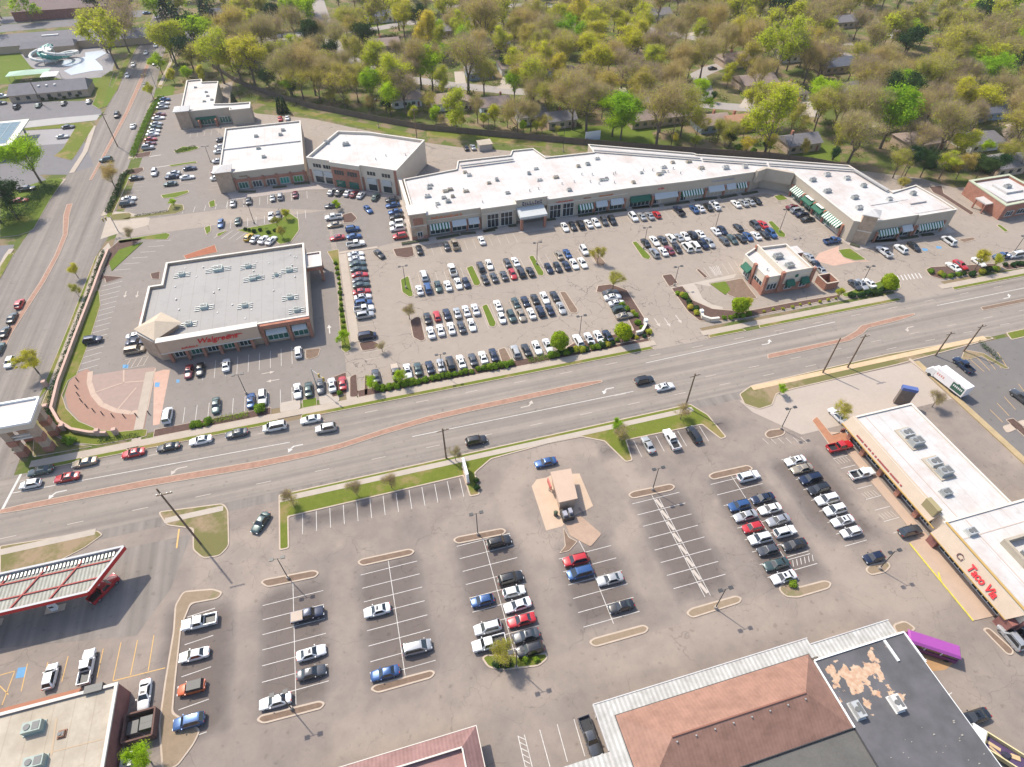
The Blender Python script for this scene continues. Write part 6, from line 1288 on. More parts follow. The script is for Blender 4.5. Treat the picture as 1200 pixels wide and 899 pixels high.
ROWDATA = '''
ROW strip|0 674 4|W|X|beside the mulch strip past the fuel canopy
955,215,wp; 905,375,ws; 895,530,oj; 885,685,bu
ROW gas|0 674 4|N|-|in the yellow-lined stalls of the fuel stop
237,475,wh; 408,430,wp; 678,560,ws,S
ROW lane1|280 620 6|E|X|in the first open south row
468,607,nt; 515,870,ws; 512,1010,ds
ROW lane1b|280 740 6|W|X|at the lower end of the first open row
258,490,ws
ROW lane2|300 674 4|W|X|in the second open south row
568,165,ws; 605,460,bs
ROW lane2b|300 674 4|E|X|facing away in the second open row
755,338,sv
ROW lane3l|540 640 6|W|X|on the left side of the shrub-ended third row
168,380,bh; 188,572,wu; 170,690,wp
ROW lane3r|540 640 6|E|X|on the right side of the shrub-ended third row
268,-30,ku; 360,222,ku; 380,318,wh; 400,415,ws,W; 420,523,rs,W; 455,632,ds,W; 480,728,ku,W
ROW lane4|540 640 6|W|X|behind the small tan kiosk
808,97,ru; 835,187,bv
ROW lane4b|540 640 6|W|X|in the fourth row beyond the tan kiosk
1048,233,ss; 1125,425,ks
ROW lane6l|840 540 6|W|X|on the left side of the crowded sixth row
158,315,bu; 200,388,ss; 248,470,rh; 303,545,wu; 365,628,dh; 420,727,gs; 462,820,ws
ROW lane6r|840 540 6|E|X|on the right side of the crowded sixth row
222,108,wu; 318,265,ns,W; 368,340,ws,W; 435,417,ss,W; 468,500,wu; 545,590,ks,W
ROW lane7|840 540 6|W|X|in the row facing the long white shop row
530,5,ws; 583,60,cs; 660,125,nu; 718,197,ku; 778,268,wu; 832,342,wu; 882,422,ws; 940,502,wh
ROW lane8|860 440 6|E|X|against the walk of the long white shop row
745,500,rp; 895,690,wp; 1240,1093,du
ROW lane9|1000 560 6|W|-|beside the oval island near the shop row
142,560,nh
ROW treeC|860 440 6|N|-|parked askew beside the shop row corner
730,283,ws,690 245
ROW strip3|600 450 4|N|Y|in the stalls against the grassy avenue verge
637,283,ss; 748,260,wp; 855,240,ku
ROW ave1|0 440 6|W|Y|in the avenue's near-kerb westbound lane
292,655,gs; 600,597,cs; 940,535,rs; 1185,508,ks; 1412,457,ws; 1665,408,ds; 1931,374,wv; 2185,318,ws
ROW ave2|0 440 6|W|Y|in the inner westbound lane of the avenue
218,757,wh; 472,717,rs; 2295,409,su
ROW ave3|300 450 4|E|-|in the eastbound lane below the brick median
1032,265,ku
ROW ave4|560 310 6|E|-|heading right along the avenue
1170,813,ku; 1312,860,ws
ROW drive|300 450 4|S|-|
22,650,gs,-5 690
ROW loop|600 450 4|W|-|
157,368,bs
ROW wr1|0 225 4|N|-|queueing on the side street beside the brick median
92,525,rh; 57,590,ks; 22,657,ks; -4,735,gs
ROW wr2|0 225 4|S|-|
46,798,wh
ROW wrn|0 0 6|S|-|on the far stretch of the side street
822,808,ku; 1022,598,ns; 897,532,wh; 937,453,ws; 1026,370,ws; 1095,322,wh; 1085,445,ws; 1066,203,ms; 1089,224,ws; 1105,120,ss; 1035,92,bs,E; 1178,222,gu
ROW wrm|0 120 6|N|-|
935,165,ws
ROW wrt|0 120 6|W|-|
745,402,gu
ROW nw1|0 0 6|N|Y|in front of the long grey-roofed ranch building
120,745,ku; 270,740,gs; 445,730,ds; 620,722,ss
ROW nw2|0 0 6|E|-|in the small lot at the left edge
15,675,wu; 5,725,ds
ROW nw3|0 0 6|E|-|
395,70,ks
ROW nw4|0 0 6|E|-|
590,320,wv
ROW nw5|0 120 6|E|-|on the concrete by the blue glass canopy
480,172,ks; 440,240,ss
ROW nw6|0 120 6|E|-|beside the round green tree at the side street
188,608,kp; 145,690,rs
ROW nwy|0 120 6|E|-|
50,345,yt
ROW hedge1|120 90 6|E|X|in the row along the side street hedge
446,158,bs; 440,186,ws; 433,213,ss; 408,265,ms; 396,290,ws; 380,330,ss; 370,355,gs; 358,382,ws; 348,406,ws; 328,440,rs; 325,470,ms; 312,497,su
ROW hedge2|120 90 6|E|X|in the half-empty row by the bare tree
237,712,ks; 183,857,ws; 175,890,du
ROW wmove|120 90 6|S|-|
365,672,wu
ROW wisl|120 90 6|W|X|on the left side of the short double row
505,678,ss; 487,703,ns; 478,753,gs
ROW wisr|120 90 6|E|X|on the right side of the short double row
615,643,ns; 588,708,ws
ROW bld2|120 90 6|E|X|against the left wall of the low shop block
845,443,ds; 838,490,ws; 828,525,ws; 816,592,ws; 812,668,ms; 806,713,ws
ROW shop1|230 190 6|N|Y|nosed in before the low shop block
258,292,ss; 368,272,ds; 536,250,ss; 590,237,su; 695,222,ms
ROW shop2|230 190 6|S|Y|opposite the low white-roofed shop block
172,435,bs; 293,418,gs; 525,382,ws; 577,372,ds
ROW shop3|230 190 6|N|-|angled between pharmacy and leafy island
368,528,yh,392 500; 413,540,ss,445 505; 470,545,ws,500 512; 527,551,ws,560 520
ROW two|230 190 6|N|-|angled before the two-storey brick offices
955,208,ss,985 178; 1007,212,ds,1035 185; 1066,217,ws,1092 188; 1110,224,ms,1138 195; 1158,232,ws,1185 202; 1262,245,gs,1285 215
ROW isle|230 190 6|W|X|in the stalls left of the round mulch island
950,307,ds; 965,387,wp; 970,442,cs; 1003,530,rs
ROW isle2|230 190 6|E|X|in the stalls beneath the round mulch island
1095,470,bu; 1110,522,bs; 1125,575,wp
ROW mv1|380 190 6|S|-|
308,333,bs,335 360
ROW mv2|380 190 6|S|-|
388,648,ks,425 680
ROW tcol|380 190 6|W|X|in the short column beside the mall end wall
482,262,ds; 482,302,bs; 508,347,bs; 515,383,ks; 502,428,wu; 495,468,wu; 517,522,ru
ROW wcol|380 190 6|E|X|in the packed column beside the pharmacy hedge
222,648,ws; 228,682,ws; 238,717,gs; 246,755,gs; 256,793,rs; 260,832,ds; 262,866,gs; 258,912,rs; 266,950,ws; 264,993,bu; 264,1035,wp; 270,1078,su
ROW ncol|380 330 6|E|-|
303,382,nv
ROW f1|380 190 6|N|Y|at the left end of the mall front row
668,616,ks; 860,590,ds; 920,580,cp; 1106,550,ws
ROW f2|560 190 6|N|Y|in the mall row right of the porch
611,457,ws; 667,450,ks; 722,440,ku; 777,432,ws; 830,424,ws; 887,413,du; 948,413,ku; 1095,386,wu; 1160,390,ss
ROW f3|740 180 6|N|Y|in the mall row before the green awning
128,437,ss; 177,429,rh; 332,400,np; 441,392,bs; 486,388,ws; 540,375,ks; 592,370,wp
ROW f4|740 180 6|N|Y|at the inner corner of the mall front
735,353,ws; 788,345,ss; 835,340,ss; 876,328,ks
ROW an|740 180 6|N|Y|in the upper right-hand double row
100,628,ks; 160,612,ws; 215,603,ds; 274,592,wu; 333,590,ss; 382,586,ws; 432,576,ku; 485,568,ws
ROW as|740 180 6|N|Y|in the lower right-hand double row
165,702,su; 225,690,ws; 268,680,ms; 320,665,ks; 390,656,wv; 447,650,wv; 504,636,nu; 545,623,ss
ROW bn|740 180 6|N|Y|in the upper row above the coffee shop
592,545,ws; 640,540,ns; 748,518,ks; 875,508,du; 930,505,rs
ROW bs|740 180 6|N|Y|in the lower row above the coffee shop
650,610,ds; 710,603,gs; 770,596,ks; 818,583,bs; 876,576,ws; 940,573,ks; 992,567,bu
ROW ecol|860 190 6|E|X|in the column beside the right wing walk
402,318,ms; 442,340,su; 483,368,ns; 520,402,ks
ROW emv|860 190 6|E|-|
692,552,bp
ROW drv|860 190 6|N|-|queueing at the coffee shop drive-through
530,668,ss,505 640; 572,712,ns,545 682; 610,757,ss,585 730
ROW cof|860 190 6|N|Y|by the round tree right of the coffee shop
840,855,ds; 900,862,ss; 952,852,ws
ROW e1|1000 200 6|N|Y|in front of the right wing tower
220,572,wp; 335,548,wu; 427,534,ks; 678,496,wv
ROW e2|1000 200 6|S|Y|facing the avenue hedge by the corner trees
702,677,ws; 745,655,rs; 885,645,ws
ROW e3|1000 200 6|W|-|at the far right edge by the hedge
1042,602,bp; 1140,592,wv
ROW cn|380 190 6|N|Y|in the upper middle double row, left part
702,800,wv; 898,752,wp; 1103,743,du; 1160,722,ws
ROW cs|380 330 6|N|Y|below it in the middle double row, left part
670,60,ws; 727,40,bu; 800,32,gs; 870,32,ws; 942,15,ws; 1000,15,ns
ROW cn2|560 190 6|N|Y|in the upper middle double row, right part
206,707,ds; 266,705,ws; 571,655,cs; 628,643,bs; 745,617,wu
ROW cs2|560 190 6|N|Y|below it in the middle double row, right part
50,826,ks; 114,812,ds; 183,797,ds; 244,785,rs; 303,770,ku; 371,775,ks; 498,747,ns; 562,741,ks; 621,725,ns; 676,715,ws; 738,712,ws
ROW dn|380 330 6|N|Y|in the upper file of the lowest rows, left
728,266,ks; 792,241,rh; 862,230,ns; 937,226,ss; 998,207,ws; 1062,196,ws
ROW ds|380 330 6|N|Y|in the lower file of the lowest rows, left
750,362,ws; 815,335,ws; 890,322,ws; 965,320,ds; 1037,305,ws
ROW dn2|560 310 6|N|Y|in the upper file of the lowest rows, right
140,285,ws; 267,271,gs; 335,263,ns; 400,240,ks; 470,235,ws; 540,223,ks
ROW ds2|560 310 6|N|Y|in the lower file of the lowest rows, right
168,377,wh; 236,362,gu; 308,362,cs; 377,346,ws; 439,326,nu; 506,318,ns; 589,313,ss
ROW en|380 330 6|N|Y|along the avenue hedge of the mall
362,650,ds; 500,632,dt; 586,630,ws; 658,611,gs; 742,602,ns; 821,592,ss; 888,573,ku; 963,567,ws; 1047,557,ds; 1118,536,ws; 1190,515,ns
ROW en2|560 310 6|N|Y|along the hedge, brown island to round tree
265,610,su; 342,602,ks; 416,586,ws; 492,573,ws
ROW en3|560 310 6|N|Y|along the hedge between the two round trees
704,532,wu; 786,527,ws; 852,512,ws; 914,502,ns
ROW ec|560 310 6|E|X|in the short column against the corner bed
938,196,ds; 948,230,ws; 978,272,ws; 1002,315,gu; 1025,362,cs
ROW ph1|230 380 6|N|Y|in the pharmacy row shaded by its front
-52,335,ms; 28,320,ks; 210,290,ws; 717,195,wh
ROW ph2|230 380 6|N|Y|along the hedge below the pharmacy
140,560,gs; 384,542,bs; 465,512,wu; 712,470,ws; 790,460,gs; 875,440,ds; 955,430,ws; 1030,420,rs
ROW ph3|100 350 6|N|-|
578,820,wv
ROW ph4|100 350 6|E|-|
52,290,nu
ROW ph5|100 350 6|E|X|beside the pharmacy tower entrance
350,263,ws; 357,308,ns; 348,360,cv
ROW tru|1000 380 6|S|-|
775,287,tp,720 240
ROW far|1000 380 6|S|-|
1190,520,dp,1150 490
ROW seb|1040 690 7.5|S|-|in the shade behind the shop row end wall
1090,425,su,1005 325; 1160,320,ks,1100 255
ROW blk|900 674 4|W|-|
968,665,ks
ROW alley|600 674 4|S|-|
366,755,dp
ROW back|300 0 4|N|Y|beside the bin store behind the mall
985,692,ks; 1018,692,ss
ROW back2|300 0 4|N|Y|behind the low shop block near the fence
113,557,rs; 147,552,ws
ROW resa|600 0 4|E|-|
940,320,ks
ROW resb|900 0 4|N|-|
135,465,ru
ROW resc|900 0 4|E|-|
1115,135,ss
ROW gasr|0 620 6|N|-|
730,420,rp,780 370
'''
NORMAL_Z = .05
entries = []
for blk in ROWDATA.split('ROW ')[1:]:
    hd, *ls = blk.strip().split('\n'); nm, t_, h0, snap, phrase = hd.split('|'); ox, oy, s_ = map(float, t_.split()); row = []
    for c in ' '.join(ls).split(';'):
        f = [q.strip() for q in c.strip().split(',')]; x, y = float(f[0]), float(f[1]); code = f[2]
        hh = h0; ang = None
        if len(f) > 3:
            if f[3] in HD: hh = f[3]
            else:
                tx, ty_ = map(float, f[3].split()); p = G(ox+x/s_,oy+y/s_); q = G(ox+tx/s_,oy+ty_/s_); ang = math.atan2(-(q[0]-p[0]), q[1]-p[1])
        zc = .75 if code[1] in 'uvpt' else .6
        X, Y = G(ox+x/s_, oy+y/s_, zc); row.append([X, Y, code, HD[hh] if ang is None else ang, ang is None])
    if snap in 'XY' and len(row) > 1:
        k = 0 if snap == 'X' else 1; v = sorted(r[k] for r in row); med_ = v[len(v)//2]
        for r in row: r[k] = med_+(r[k]-med_)*.35
    rr = random.Random(nm)
    for r in row:
        if r[4]:
            r[3] += rr.gauss(0,.018)
            if snap == 'Y' and nm not in ('strip3','nw1','ave1','ave2') and rr.random() < .28: r[3] += PI
        entries.append((nm, phrase, r))
def screen_x(e): return PROJ(e[2][0], e[2][1], .7)
# labels that single each vehicle out
SOLO = {'treeC':'white sedan parked askew beside the long white shop row corner','drive':'dark green sedan leaving the south car park by the west drive','loop':'blue sedan circling the tan kiosk','wr2':'white hatchback heading away down the side street','wrm':'white sedan on the side street across the brick median','wrt':'dark green SUV turning across the side street junction','nw3':'black sedan on the lane behind the school building','nw4':'white van beside the yellow post behind the pool','nwy':'yellow pickup truck under the blue glass canopy','wmove':'white SUV crossing the upper left part of the mall car park','mv1':'blue sedan driving in front of the two-storey offices','mv2':'black sedan driving down the aisle before the mall tower','ncol':'navy van above the half-round mulch island','emv':'blue pickup truck passing the right wing tower','ph3':'white van at the left end of the pharmacy hedge row','ph4':'navy SUV in the slanted stalls beside the street wall','tru':'teal pickup truck parked beside the white box lorry','far':'dark grey pickup truck at the far right car park edge','blk':'black sedan beside the patched black roof','alley':'dark grey pickup truck by the end of the pale metal canopy','resa':'black sedan on the driveway above the yellow lawn triangle','resb':'red SUV on the drive of the narrow brown-roofed house','resc':'silver sedan on the pale lane at the top right','gasr':'red pickup truck leaving the fuel canopy','lane9':'navy hatchback beside the oval island near the shop row','lane1b':'white sedan at the lower end of the first open row','lane2b':'silver van facing away in the second open row','ave3':'black SUV in the eastbound lane below the brick median'}
groups = {}
for e in entries: groups.setdefault((e[1] or e[0], e[2][2][0]+e[2][2][1].replace('t','p')), []).append(e)
labs = {}
for (ph, code), es in groups.items():
    vert = max(screen_x(e)[1] for e in es)-min(screen_x(e)[1] for e in es) > max(screen_x(e)[0] for e in es)-min(screen_x(e)[0] for e in es)
    es = sorted(es, key=lambda e: screen_x(e)[1 if vert else 0])
    for i, e in enumerate(es):
        c = CNAME[e[2][2][0]]; t_ = TNAME[e[2][2][1]]
        if e[0] in SOLO: labs[id(e)] = SOLO[e[0]]; continue
        if len(es) == 1: labs[id(e)] = f'{c} {t_} {ph}'
        elif i == 0: labs[id(e)] = f"{'rearmost' if vert else 'leftmost'} {c} {t_} {ph}"
        else: labs[id(e)] = f"{ORD[i]} {c} {t_} from the {'back' if vert else 'left'} {ph}"
        if len(labs[id(e)].split()) > 16: print('LONG', labs[id(e)])
first = {}
for e in entries:
    nm, ph, (X, Y, code, ang, _) = e; ty = code[1]; col = code[0]
    detail = 2 if Y < 104 else 1; key = (ty, col, detail)
    if key not in PROTO: PROTO[key] = make_car(ty, col, detail); o = PROTO[key]
    else: o = dup(PROTO[key])
    o.location = (X, Y, NORMAL_Z); o.rotation_euler = (0,0,ang)
    o['label'] = labs[id(e)]; o['group'] = {'s':'sedans around the car parks and roads','h':'hatchbacks around the car parks','u':'SUVs around the car parks','v':'vans around the car parks','p':'pickup trucks around the car parks','t':'pickup trucks around the car parks','j':'jeeps'}[ty]
    rr = random.Random(int(X*50)+int(Y*7)); 
    s_ = rr.uniform(.96,1.05); o.scale = (rr.uniform(.97,1.03), s_, rr.uniform(.97,1.04))
    if ty == 's' and rr.random() < .42: link('sunroof', MESHC[('shared','s')]['sunroof'][0], o)
# ---- special vehicles
def special(name,label,cat,px,py,z,ang): X,Y = G(px,py,z); return thing(name,label,cat,(X,Y,.04),ang)
a = G(1090,427,1.5); b_ = G(1128,456,1.5); ang = math.atan2(-(a[0]-b_[0]), a[1]-b_[1])
T_ = special('box_lorry','white box lorry with dark green panel parked behind the shop row','lorry',1110,445,1.6,ang)
b = MB(); b.box(-1.25,-5.2,.9,1.25,2.6,3.7); put(b,'cargo_box',mat('white_box_paint',(.72,.69,.68),.5,.04,1),T_)
b = MB(); b.add([(-1.1,2.75,.5),(1.1,2.75,.5),(1.1,4.9,.5),(-1.1,4.9,.5),(-1.1,2.75,2.6),(1.1,2.75,2.6),(1.1,3.9,2.6),(-1.1,3.9,2.6),(1.1,4.5,1.6),(-1.1,4.5,1.6),(1.1,4.9,1.4),(-1.1,4.9,1.4)],[(0,1,5,4),(4,5,6,7),(7,6,8,9),(9,8,10,11),(11,10,2,3),(0,4,7,9,11,3),(1,2,10,8,6,5)]); put(b,'cab',paint('w'),T_)
b = MB(); b.quad((-1,3.93,2.52),(1,3.93,2.52),(1.0,4.46,1.7),(-1.0,4.46,1.7)); put(b,'windscreen',car_glass,T_)
b = MB(); b.quad((-1.262,-4.9,1.2),(-1.262,-1.9,1.2),(-1.262,-1.9,3.2),(-1.262,-4.9,3.2)); b.add([(-1.262,-3.9,3.2),(-1.262,-2.9,3.2),(-1.262,-3.4,3.6)],[(0,1,2)]); put(b,'side_panel',mat('bottle_green_panel',(.02,.09,.06),.5,.04,1),T_)
b = MB(); [b.box(-1.28,-4.6+k*.42,2.2,-1.263,-4.35+k*.42,2.7) for k in range(6)]; put(b,'side_lettering',white_sign,T_)
b = MB(); [b.box(-1.275,2.2-k*.55,2.0+.0*k,-1.263,1.9-k*.55,2.6) for k in range(4)]; put(b,'side_mark',mat('pink_mark',(.6,.25,.2),.6,0),T_)
for sx in (-1,1):
    for y in (-3.6,-2.6,3.6): b = MB(); b.tube((sx*.95,y,.45),(sx*1.2,y,.45),.45,n=14); put(b,'wheel',tyre,T_)
a = G(1065,747,1.5); b_ = G(1120,765,1.5); ang = math.atan2(-(a[0]-b_[0]), a[1]-b_[1])
T_ = special('party_bus','long magenta bus with dark windows split by pale posts','bus',1092,757,1.6,ang)
mg = mat('magenta_paint',(.30,.06,.28),.35,.05,1,coat=.5); mg2 = mat('dark_magenta_paint',(.13,.02,.12),.4,.05,1)
b = MB(); b.box(-1.2,-3.9,.45,1.2,3.9,1.35); b.box(-1.05,-3.8,1.35,1.05,3.8,2.35); b.box(-1.0,3.9,.45,1.0,4.5,1.2); put(b,'body',mg2,T_)
b = MB(); b.add([(-1.2,-3.95,2.35),(1.2,-3.95,2.35),(1.2,3.95,2.35),(-1.2,3.95,2.35),(-.85,-3.7,2.7),(.85,-3.7,2.7),(.85,3.7,2.7),(-.85,3.7,2.7)],[(0,1,5,4),(1,2,6,5),(2,3,7,6),(3,0,4,7),(4,5,6,7)]); put(b,'roof',mg,T_)
for sx in (-1,1):
    for k in range(3): b = MB(); b.box(sx*1.055,-3.5+k*2.45,1.45,sx*1.09,-1.4+k*2.45,2.2); put(b,'window',car_glass,T_)
    for k in range(2): b = MB(); b.box(sx*1.05,-1.32+k*2.45,1.36,sx*1.14,-1.13+k*2.45,2.34); put(b,'pillar',white_sign,T_)
    for y in (-2.6,2.7): b = MB(); b.tube((sx*1.0,y,.42),(sx*1.22,y,.42),.42,n=14); put(b,'wheel',tyre,T_)
X,Y = G(1160,872,1.2); T_ = thing('flatbed_lorry','white flatbed lorry with yellow frame and loose timber in the lower right corner','lorry',(X,Y,.04),.38)
T_.rotation_euler = (0,0,.62)
b = MB(); b.box(-1.1,1.0,.6,1.1,2.9,2.1); b.box(-1.0,2.9,.6,1.0,3.7,1.3); put(b,'cab',paint('w'),T_)
b = MB(); b.box(-1.2,-4.6,.8,1.2,.8,.95); put(b,'deck',mat('plum_deck',(.07,.04,.10),.7,.1,1),T_)
b = MB(); [b.box(*q) for q in ((-1.3,-4.7,.8,-1.201,.9,1.7),(1.201,-4.7,.8,1.3,.9,1.7),(-1.2,.81,.8,1.2,.9,1.9))]; b.box(-1.35,-4.7,1.701,-1.15,.9,1.8); b.box(1.15,-4.7,1.701,1.35,.9,1.8); put(b,'side_rail',mat('cream_yellow_paint',(.60,.52,.28),.6,.05,1),T_)
for sx in (-1,1):
    for y in (-3.4,1.9): b = MB(); b.tube((sx*.9,y,.42),(sx*1.15,y,.42),.42,n=14); put(b,'wheel',tyre,T_)
b = MB(); b.quad((-.9,2.905,1.35),(.9,2.905,1.35),(.9,2.905,2.0),(-.9,2.905,2.0)); put(b,'windscreen',car_glass,T_)
c_, s_ = math.cos(.62), math.sin(.62); rr = random.Random(2)
for k,l in enumerate(('long pale plank lying on the flatbed beside the left rail','short brown plank lying across the flatbed deck','tan board stack near the flatbed tail','dark tarp bundle in the middle of the flatbed')):
    lx,ly = ((-.7,-1.6),(.2,-.4),(.5,-3.4),(-.1,-2.3))[k]
    D = thing('timber_plank' if k < 3 else 'tarp_bundle', l, 'plank' if k < 3 else 'bundle', (X+lx*c_-ly*s_, Y+lx*s_+ly*c_, .995), .62+.3*(k-1)); b = MB()
    if k < 3: b.box(-.15-.1*k,-1.6+.5*k,0,.15+.1*k,1.6-.5*k,.08+.1*(k==2)); put(b,'board',mat('raw_timber',(.50,.36,.20),.8,.12,2),D)
    else:
        vs = [(.6*math.cos(t*PI/5)*(1+.2*(t%2)),.7*math.sin(t*PI/5),0) for t in range(10)]+[(.35*math.cos(t*PI/5),.42*math.sin(t*PI/5)*(1+.3*(t%3)),.35) for t in range(10)]
        b.add(vs,[(i,(i+1)%10,10+(i+1)%10,10+i) for i in range(10)]+[tuple(range(10,20))]); put(b,'cloth',mat('dark_cloth',(.03,.03,.05),.9,.2,3),D,True)

# ================================================================ VEGETATION
bark = mat('grey_brown_bark', (.135,.105,.08), .95, .2, 2); bark_pale = mat('pale_bark', (.36,.30,.25), .9, .15, 2)
L_y = leafmat('spring_yellow_leaves', [(.62,.60,.045),(.50,.58,.04),(.66,.56,.06)], .5)
L_g = leafmat('fresh_green_leaves', [(.34,.54,.025),(.42,.57,.03),(.27,.46,.03)], .5)
L_o = leafmat('olive_bud_leaves', [(.52,.49,.07),(.42,.46,.06),(.56,.47,.09)], .45)
L_b = leafmat('brown_twigs', [(.47,.36,.20),(.42,.34,.21),(.50,.38,.19)], .35)
L_p = leafmat('dusty_plum_twigs', [(.40,.31,.24),(.43,.33,.25)], .35)
L_w = leafmat('blossom', [(.62,.54,.48),(.55,.42,.40)], .3)
L_e = leafmat('dark_green_leaves', [(.045,.085,.025),(.03,.075,.03),(.06,.10,.03)], .15)
L_c = leafmat('conifer_needles', [(.025,.055,.025),(.02,.06,.035)], .05)
L_hedge = leafmat('hedge_leaves', [(.20,.30,.03),(.15,.26,.03)], .25)
def branchy(rr, H, R, kind, levels=3):
    """trunk + limbs as tubes; returns builder and branch tips"""
    b = MB(); tips = []; wide = rr.uniform(.6,1.15)
    lean = Vector((rr.uniform(-.06,.06), rr.uniform(-.06,.06), 1))
    ht = H*rr.uniform(.24,.36); r0 = max(.12, H*.022); top = lean*ht
    b.tube((0,0,-.3), top, r0*1.15, r0*.8, 7)
    def grow(p, d, l, r, lev):
        q = p+d*l; b.tube(p, q, r, r*.55, 5 if lev > 1 else 4, cap=False)
        if lev == 0: tips.append((q, d)); return
        tips.append((p+d*l*.75, d))
        n = rr.choice([2,3,3])
        for k in range(n):
            ax = Vector((rr.gauss(0,1), rr.gauss(0,1), rr.gauss(0,.5))).normalized()
            nd = (d+ax*rr.uniform(.45,.85)+Vector((0,0,.16))).normalized(); grow(q, nd, l*rr.uniform(.6,.82), r*.55, lev-1)
    n = rr.choice([4,5,6])
    for k in range(n):
        a = 2*PI*k/n+rr.uniform(-.6,.6); tilt = rr.uniform(.2,1.05)*wide if k else .1
        d = Vector((math.cos(a)*math.sin(tilt), math.sin(a)*math.sin(tilt), math.cos(tilt)))
        grow(top+Vector((0,0,-rr.uniform(0,ht*.25))), d, (H-ht)*rr.uniform(.30,.42)*(R/(H*.38))**.4, r0*.55, levels)
    return b, tips
def leafcloud(rr, tips, H, R, n, size, spread, dens=1.0, kind='y'):
    b = MB(); vs = []; fs = []
    zmax = max(t[0].z for t in tips); rmax = max(math.hypot(t[0].x,t[0].y) for t in tips)
    sx = R/max(rmax,.1)*.92; sz = H/zmax*.97
    cl = [(Vector((p.x*sx,p.y*sx,p.z*sz)), rr.choice([.35,.6,.9,1.3])) for p, d in tips if rr.random() > .3]
    for k in range(n):
        c, w = rr.choice(cl); s_ = spread*w
        p = c+Vector((rr.gauss(0,s_), rr.gauss(0,s_), rr.gauss(0,s_*.62)))
        u = Vector((rr.gauss(0,1),rr.gauss(0,1),rr.gauss(0,.6))).normalized(); v = u.cross(Vector((rr.gauss(0,1),rr.gauss(0,1),rr.gauss(0,1)))).normalized(); a = size*rr.uniform(.6,1.4)
        m = len(vs); vs += [tuple(p-u*a-v*a*.4), tuple(p+u*a*.2-v*a), tuple(p+u*a+v*a*.5), tuple(p-u*a*.3+v*a)]; fs.append((m,m+1,m+2,m+3))
    b.add(vs, fs); return b, sx, sz
def twigs(rr, tips, H, R, n, ln, w):
    vs = []; fs = []; b = MB()
    zmax = max(t[0].z for t in tips); rmax = max(math.hypot(t[0].x,t[0].y) for t in tips); sx = R/max(rmax,.1)*.92; sz = H/zmax*.97
    for k in range(n):
        p, d = rr.choice(tips); p = Vector((p.x*sx,p.y*sx,p.z*sz))+Vector((rr.gauss(0,.55),rr.gauss(0,.55),rr.gauss(0,.45)))
        dd = (d*.7+Vector((rr.gauss(0,.6),rr.gauss(0,.6),rr.gauss(.45,.45)))).normalized(); l = ln*rr.uniform(.5,1.3); s_ = dd.cross(Vector((rr.gauss(0,1),rr.gauss(0,1),rr.gauss(0,1)))).normalized()*w
        m = len(vs); vs += [tuple(p-s_), tuple(p+s_), tuple(p+dd*l)]; fs.append((m,m+1,m+2))
    b.add(vs, fs); return b, sx, sz
TREES = {}
def tree_meshes(kind, var):
    key = (kind, var)
    if key in TREES: return TREES[key]
    rr = random.Random(kind+str(var)); H, R = 10.0, {'y':4.7,'g':4.5,'o':5.0,'b':5.0,'p':4.8,'w':4.0,'e':4.2}.get(kind,3.8); R *= rr.uniform(.78,1.15)
    if kind == 'c':      # conifer
        t = MB(); t.tube((0,0,-.3),(0,0,9.6),.28,.04,6); b = MB(); vs = []; fs = []
        for k in range(2600):
            z = 1.0+8.9*(1-math.sqrt(rr.random())); r = 2.4*(1-(z-.6)/9.8)+.1; a = rr.uniform(0,2*PI); q = r*math.sqrt(rr.uniform(.25,1))*(1+.22*math.sin(a*5+z*2.3))
            p = Vector((q*math.cos(a),q*math.sin(a),z-q*.25)); o = Vector((math.cos(a),math.sin(a),-.35)).normalized(); s_ = Vector((-math.sin(a),math.cos(a),rr.uniform(-.5,.5)))*.16; m = len(vs)
            vs += [tuple(p-s_),tuple(p+s_),tuple(p+o*rr.uniform(.3,.7))]; fs.append((m,m+1,m+2))
        b.add(vs,fs); TREES[key] = (t.mesh('trunk',bark), b.mesh('crown',L_c)); return TREES[key]
    t, tips = branchy(rr, H, R, kind)
    pars = {'y':(11000,.095,.60,L_y),'g':(12000,.10,.62,L_g),'o':(9500,.085,.66,L_o),'e':(12000,.10,.72,L_e),'w':(5000,.09,.6,L_w)}
    if kind in 'bp':
        c, sx, sz = twigs(rr, tips, H, R, 4600, 1.3, .02)
        l2, _, _ = leafcloud(rr, tips, H, R, 3600, .075, .75); c.add(l2.v, l2.f, 1); m = L_b if kind == 'b' else L_p
    else:
        n, size, spread, m = pars[kind]; c, sx, sz = leafcloud(rr, tips, H, R, n, size, spread)
        if kind in 'yo':     # twigs still show between the young leaves
            tw_, _, _ = twigs(rr, tips, H, R, 1500 if kind == 'y' else 2600, 1.2, .02); c.add(tw_.v, tw_.f, 1)
    t.v = [(x*(sx if z > 1.5 else 1), y*(sx if z > 1.5 else 1), z*sz) for x, y, z in t.v]
    TREES[key] = (t.mesh('trunk', bark_pale if kind == 'w' else bark), c.mesh('crown', [m, L_b] if kind in 'yo' else ([m, L_o] if kind in 'bp' else m))); return TREES[key]
